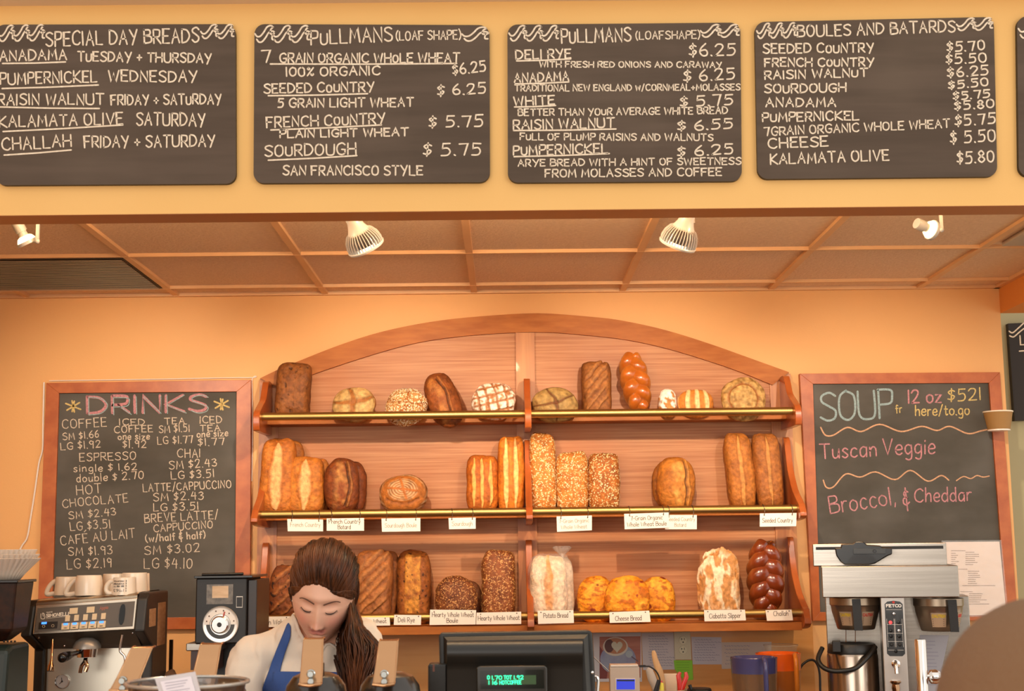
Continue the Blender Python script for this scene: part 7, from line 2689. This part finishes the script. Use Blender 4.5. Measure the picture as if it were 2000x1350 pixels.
# jeans
jn = M()
jn.ell(pel, (.175, .13, .13), 24)
for s_ in (-1, 1):
    hip = pel + Vector((s_ * .085, 0, -.03)); kn = Vector((hip.x, hip.y - .01, .50)); an = Vector((hip.x, hip.y + .03, .10))
    cap(jn, [hip, hip.lerp(kn, .5), kn, an], [.098, .085, .068, .062])
JV, JF = remesh(jn, .012, 4)
np_obj('trousers', JV, JF, None, mat('jeans_blue', '#26303e', .8), WOM)
m = M()
for s_ in (-1, 1):
    m.ell((pel.x + s_ * .085, pel.y - .02, .045), (.05, .135, .045), 18)
m.build('shoes', BLACKP, WOM)

# apron: strap and bib laid over the shirt
tb = BVHTree.FromPolygons([Vector(p) for p in SV], keep)
APB = mat('apron_blue', '#2c4a86', .8, bump=.4, bscale=600, bdist=.0008)


def drape(px, off=.011):
    p = at(px[0], px[1], 3.6)
    o_ = CAM
    d = (p - o_).normalized()
    h = tb.ray_cast(o_, d)
    if h[0] is None:
        return None
    return h[0] - d * off


def cloth(name, L_, R_, n=6):
    """strip between two px polylines, draped on the shirt"""
    L2 = catmull(L_, 5); R2 = catmull(R_, 5)
    k_ = min(len(L2), len(R2))
    rows = []
    last = 3.6
    for i in range(k_):
        row = []
        for j in range(n + 1):
            u = j / n
            q = (L2[i][0] * (1 - u) + R2[i][0] * u, L2[i][1] * (1 - u) + R2[i][1] * u)
            h = drape(q)
            if h is None or (rows and abs(h.y - last) > .09):
                h = at(q[0], q[1], last)
            last = h.y
            row.append(h)
        rows.append(row)
    m = M()
    vs = [p for r in rows for p in r]
    m.add(vs, [(i * (n + 1) + j, i * (n + 1) + j + 1, (i + 1) * (n + 1) + j + 1, (i + 1) * (n + 1) + j) for i in range(k_ - 1) for j in range(n)])
    o = m.build(name, APB, WOM)
    s2 = o.modifiers.new('sol', 'SOLIDIFY'); s2.thickness = .003
    s3 = o.modifiers.new('sm', 'SMOOTH'); s3.iterations = 3
    return o


cloth('apron_strap', [(562, 1213), (552, 1238), (538, 1272), (524, 1310), (512, 1345), (505, 1400)], [(567, 1222), (567, 1245), (557, 1275), (547, 1311), (546, 1350), (546, 1400)], 6)
cloth('apron_strap', [(668, 1255), (664, 1280), (660, 1318)], [(684, 1255), (682, 1280), (680, 1318)], 3)
cloth('apron_bib', [(532, 1311), (530, 1325), (528, 1350), (526, 1400)], [(682, 1313), (684, 1325), (690, 1350), (700, 1400)], 22)

# ------------------------------------------------------------------ customer in the right foreground (back of the head in a cap)
CYY = 1.30
ctr = at(2052, 1412, CYY)
CUS = thing('person', (ctr.x, CYY + .02, 0), 'customer seen from behind in a plain taupe knit cap, bottom right corner', 'person')
b = M()
hd_c = Vector((ctr.x, CYY, ctr.z))
zsh = hd_c.z - .25
b.ell(hd_c, (.082, .1, .112), 28)
cap(b, [hd_c + Vector((0, .0, -.06)), Vector((hd_c.x, CYY, zsh + .02))], [.056, .062])
for t_, w_, d_ in ((0, .17, .12), (.3, .15, .11), (.6, .17, .12), (.9, .19, .11)):
    zc_ = .95 + (zsh - .06 - .95) * t_
    b.ell((hd_c.x, CYY + .01, zc_), (w_, d_, .13), 24)
for s_ in (-1, 1):
    q = Vector((hd_c.x + s_ * .17, CYY + .01, zsh - .045)); e_ = q + Vector((s_ * .04, .02, -.28)); w_ = e_ + Vector((-s_ * .05, .20, -.02))
    b.tube([q, Vector((hd_c.x, CYY, zsh - .01))], [.055, .06], 16)
    cap(b, [q, e_], [.055, .042]); cap(b, [e_, w_], [.042, .028])
    hdv = (w_ - e_).normalized(); sdv = Vector((0, 0, 1)).cross(hdv).normalized()
    b.tube([w_, w_ + hdv * .08], [.03, .034], 14)
    for off, ln in ((-.028, .062), (-.01, .076), (.01, .072), (.027, .055)):
        k0 = w_ + hdv * .07 + sdv * off; b.tube([k0, k0 + hdv * ln * .6, k0 + hdv * ln + Vector((0, 0, -.02))], [.0105, .0095, .008], 10)
    t0 = w_ + hdv * .02 + sdv * (.028 * s_ * -1); b.tube([t0, t0 + hdv * .045 - sdv * s_ * .028], [.014, .010], 10)
    hip = Vector((hd_c.x + s_ * .09, CYY, .92)); kn = Vector((hip.x, CYY, .5)); an = Vector((hip.x, CYY + .0, .09))
    cap(b, [hip, kn, an], [.09, .06, .042]); b.ell((an.x, an.y + .05, .04), (.045, .13, .04), 14)
V, F = remesh(b, .012, 4)
np_obj('body', V, F, np.tile(np.array(lin('#c08a6a')), (len(V), 1)), SKIN, CUS)
V, F = cube_grid(24)
U = V / np.linalg.norm(V, axis=1)[:, None]
rc = 210 * CYY / FPX
P = U * np.array([rc, rc * 1.15, rc * 1.16])
keepf = [f for f in F if P[list(f)][:, 2].mean() > -.055]
P = P + .001 * nz(P, 60, 2)[:, None]
KN = mat('knit_taupe', '#735236', .9, bump=.8, bscale=220, bdist=.002, col2='#745438', scale=(200, 200, 200))
capo = np_obj('knit_cap', P + np.array(hd_c + Vector((0, 0, -.004))), keepf, None, KN, CUS)
so = capo.modifiers.new('sol', 'SOLIDIFY'); so.thickness = .004
tt = M()
for t_, w_, d_ in ((0, .185, .135), (.3, .165, .125), (.6, .185, .135), (.9, .205, .125)):
    zc_ = .95 + (zsh - .07 - .95) * t_
    tt.ell((hd_c.x, CYY + .01, zc_), (w_, d_, .135), 24)
for s_ in (-1, 1):
    q = Vector((hd_c.x + s_ * .17, CYY + .01, zsh - .045)); e_ = q + Vector((s_ * .04, .02, -.28)); w_ = e_ + Vector((-s_ * .05, .20, -.02))
    tt.tube([q, Vector((hd_c.x, CYY, zsh - .03))], [.068, .065], 16)
    cap(tt, [q, e_], [.068, .056]); cap(tt, [e_, e_.lerp(w_, .9)], [.056, .042])
V, F = remesh(tt, .012, 4)
np_obj('jacket', V, F, None, mat('jacket_brown', '#4e4238', .85), CUS)
tt = M()
tt.ell((hd_c.x, CYY, .94), (.18, .13, .12), 20)
for s_ in (-1, 1):
    hip = Vector((hd_c.x + s_ * .09, CYY, .92)); kn = Vector((hip.x, CYY, .5)); an = Vector((hip.x, CYY, .10))
    cap(tt, [hip, kn, an], [.10, .075, .062])
V, F = remesh(tt, .014, 3)
np_obj('trousers', V, F, None, mat('jeans_blue', '#26303e', .8), CUS)

# tidy helper properties
for o in SC.objects:
    if '_o' in o:
        del o['_o']
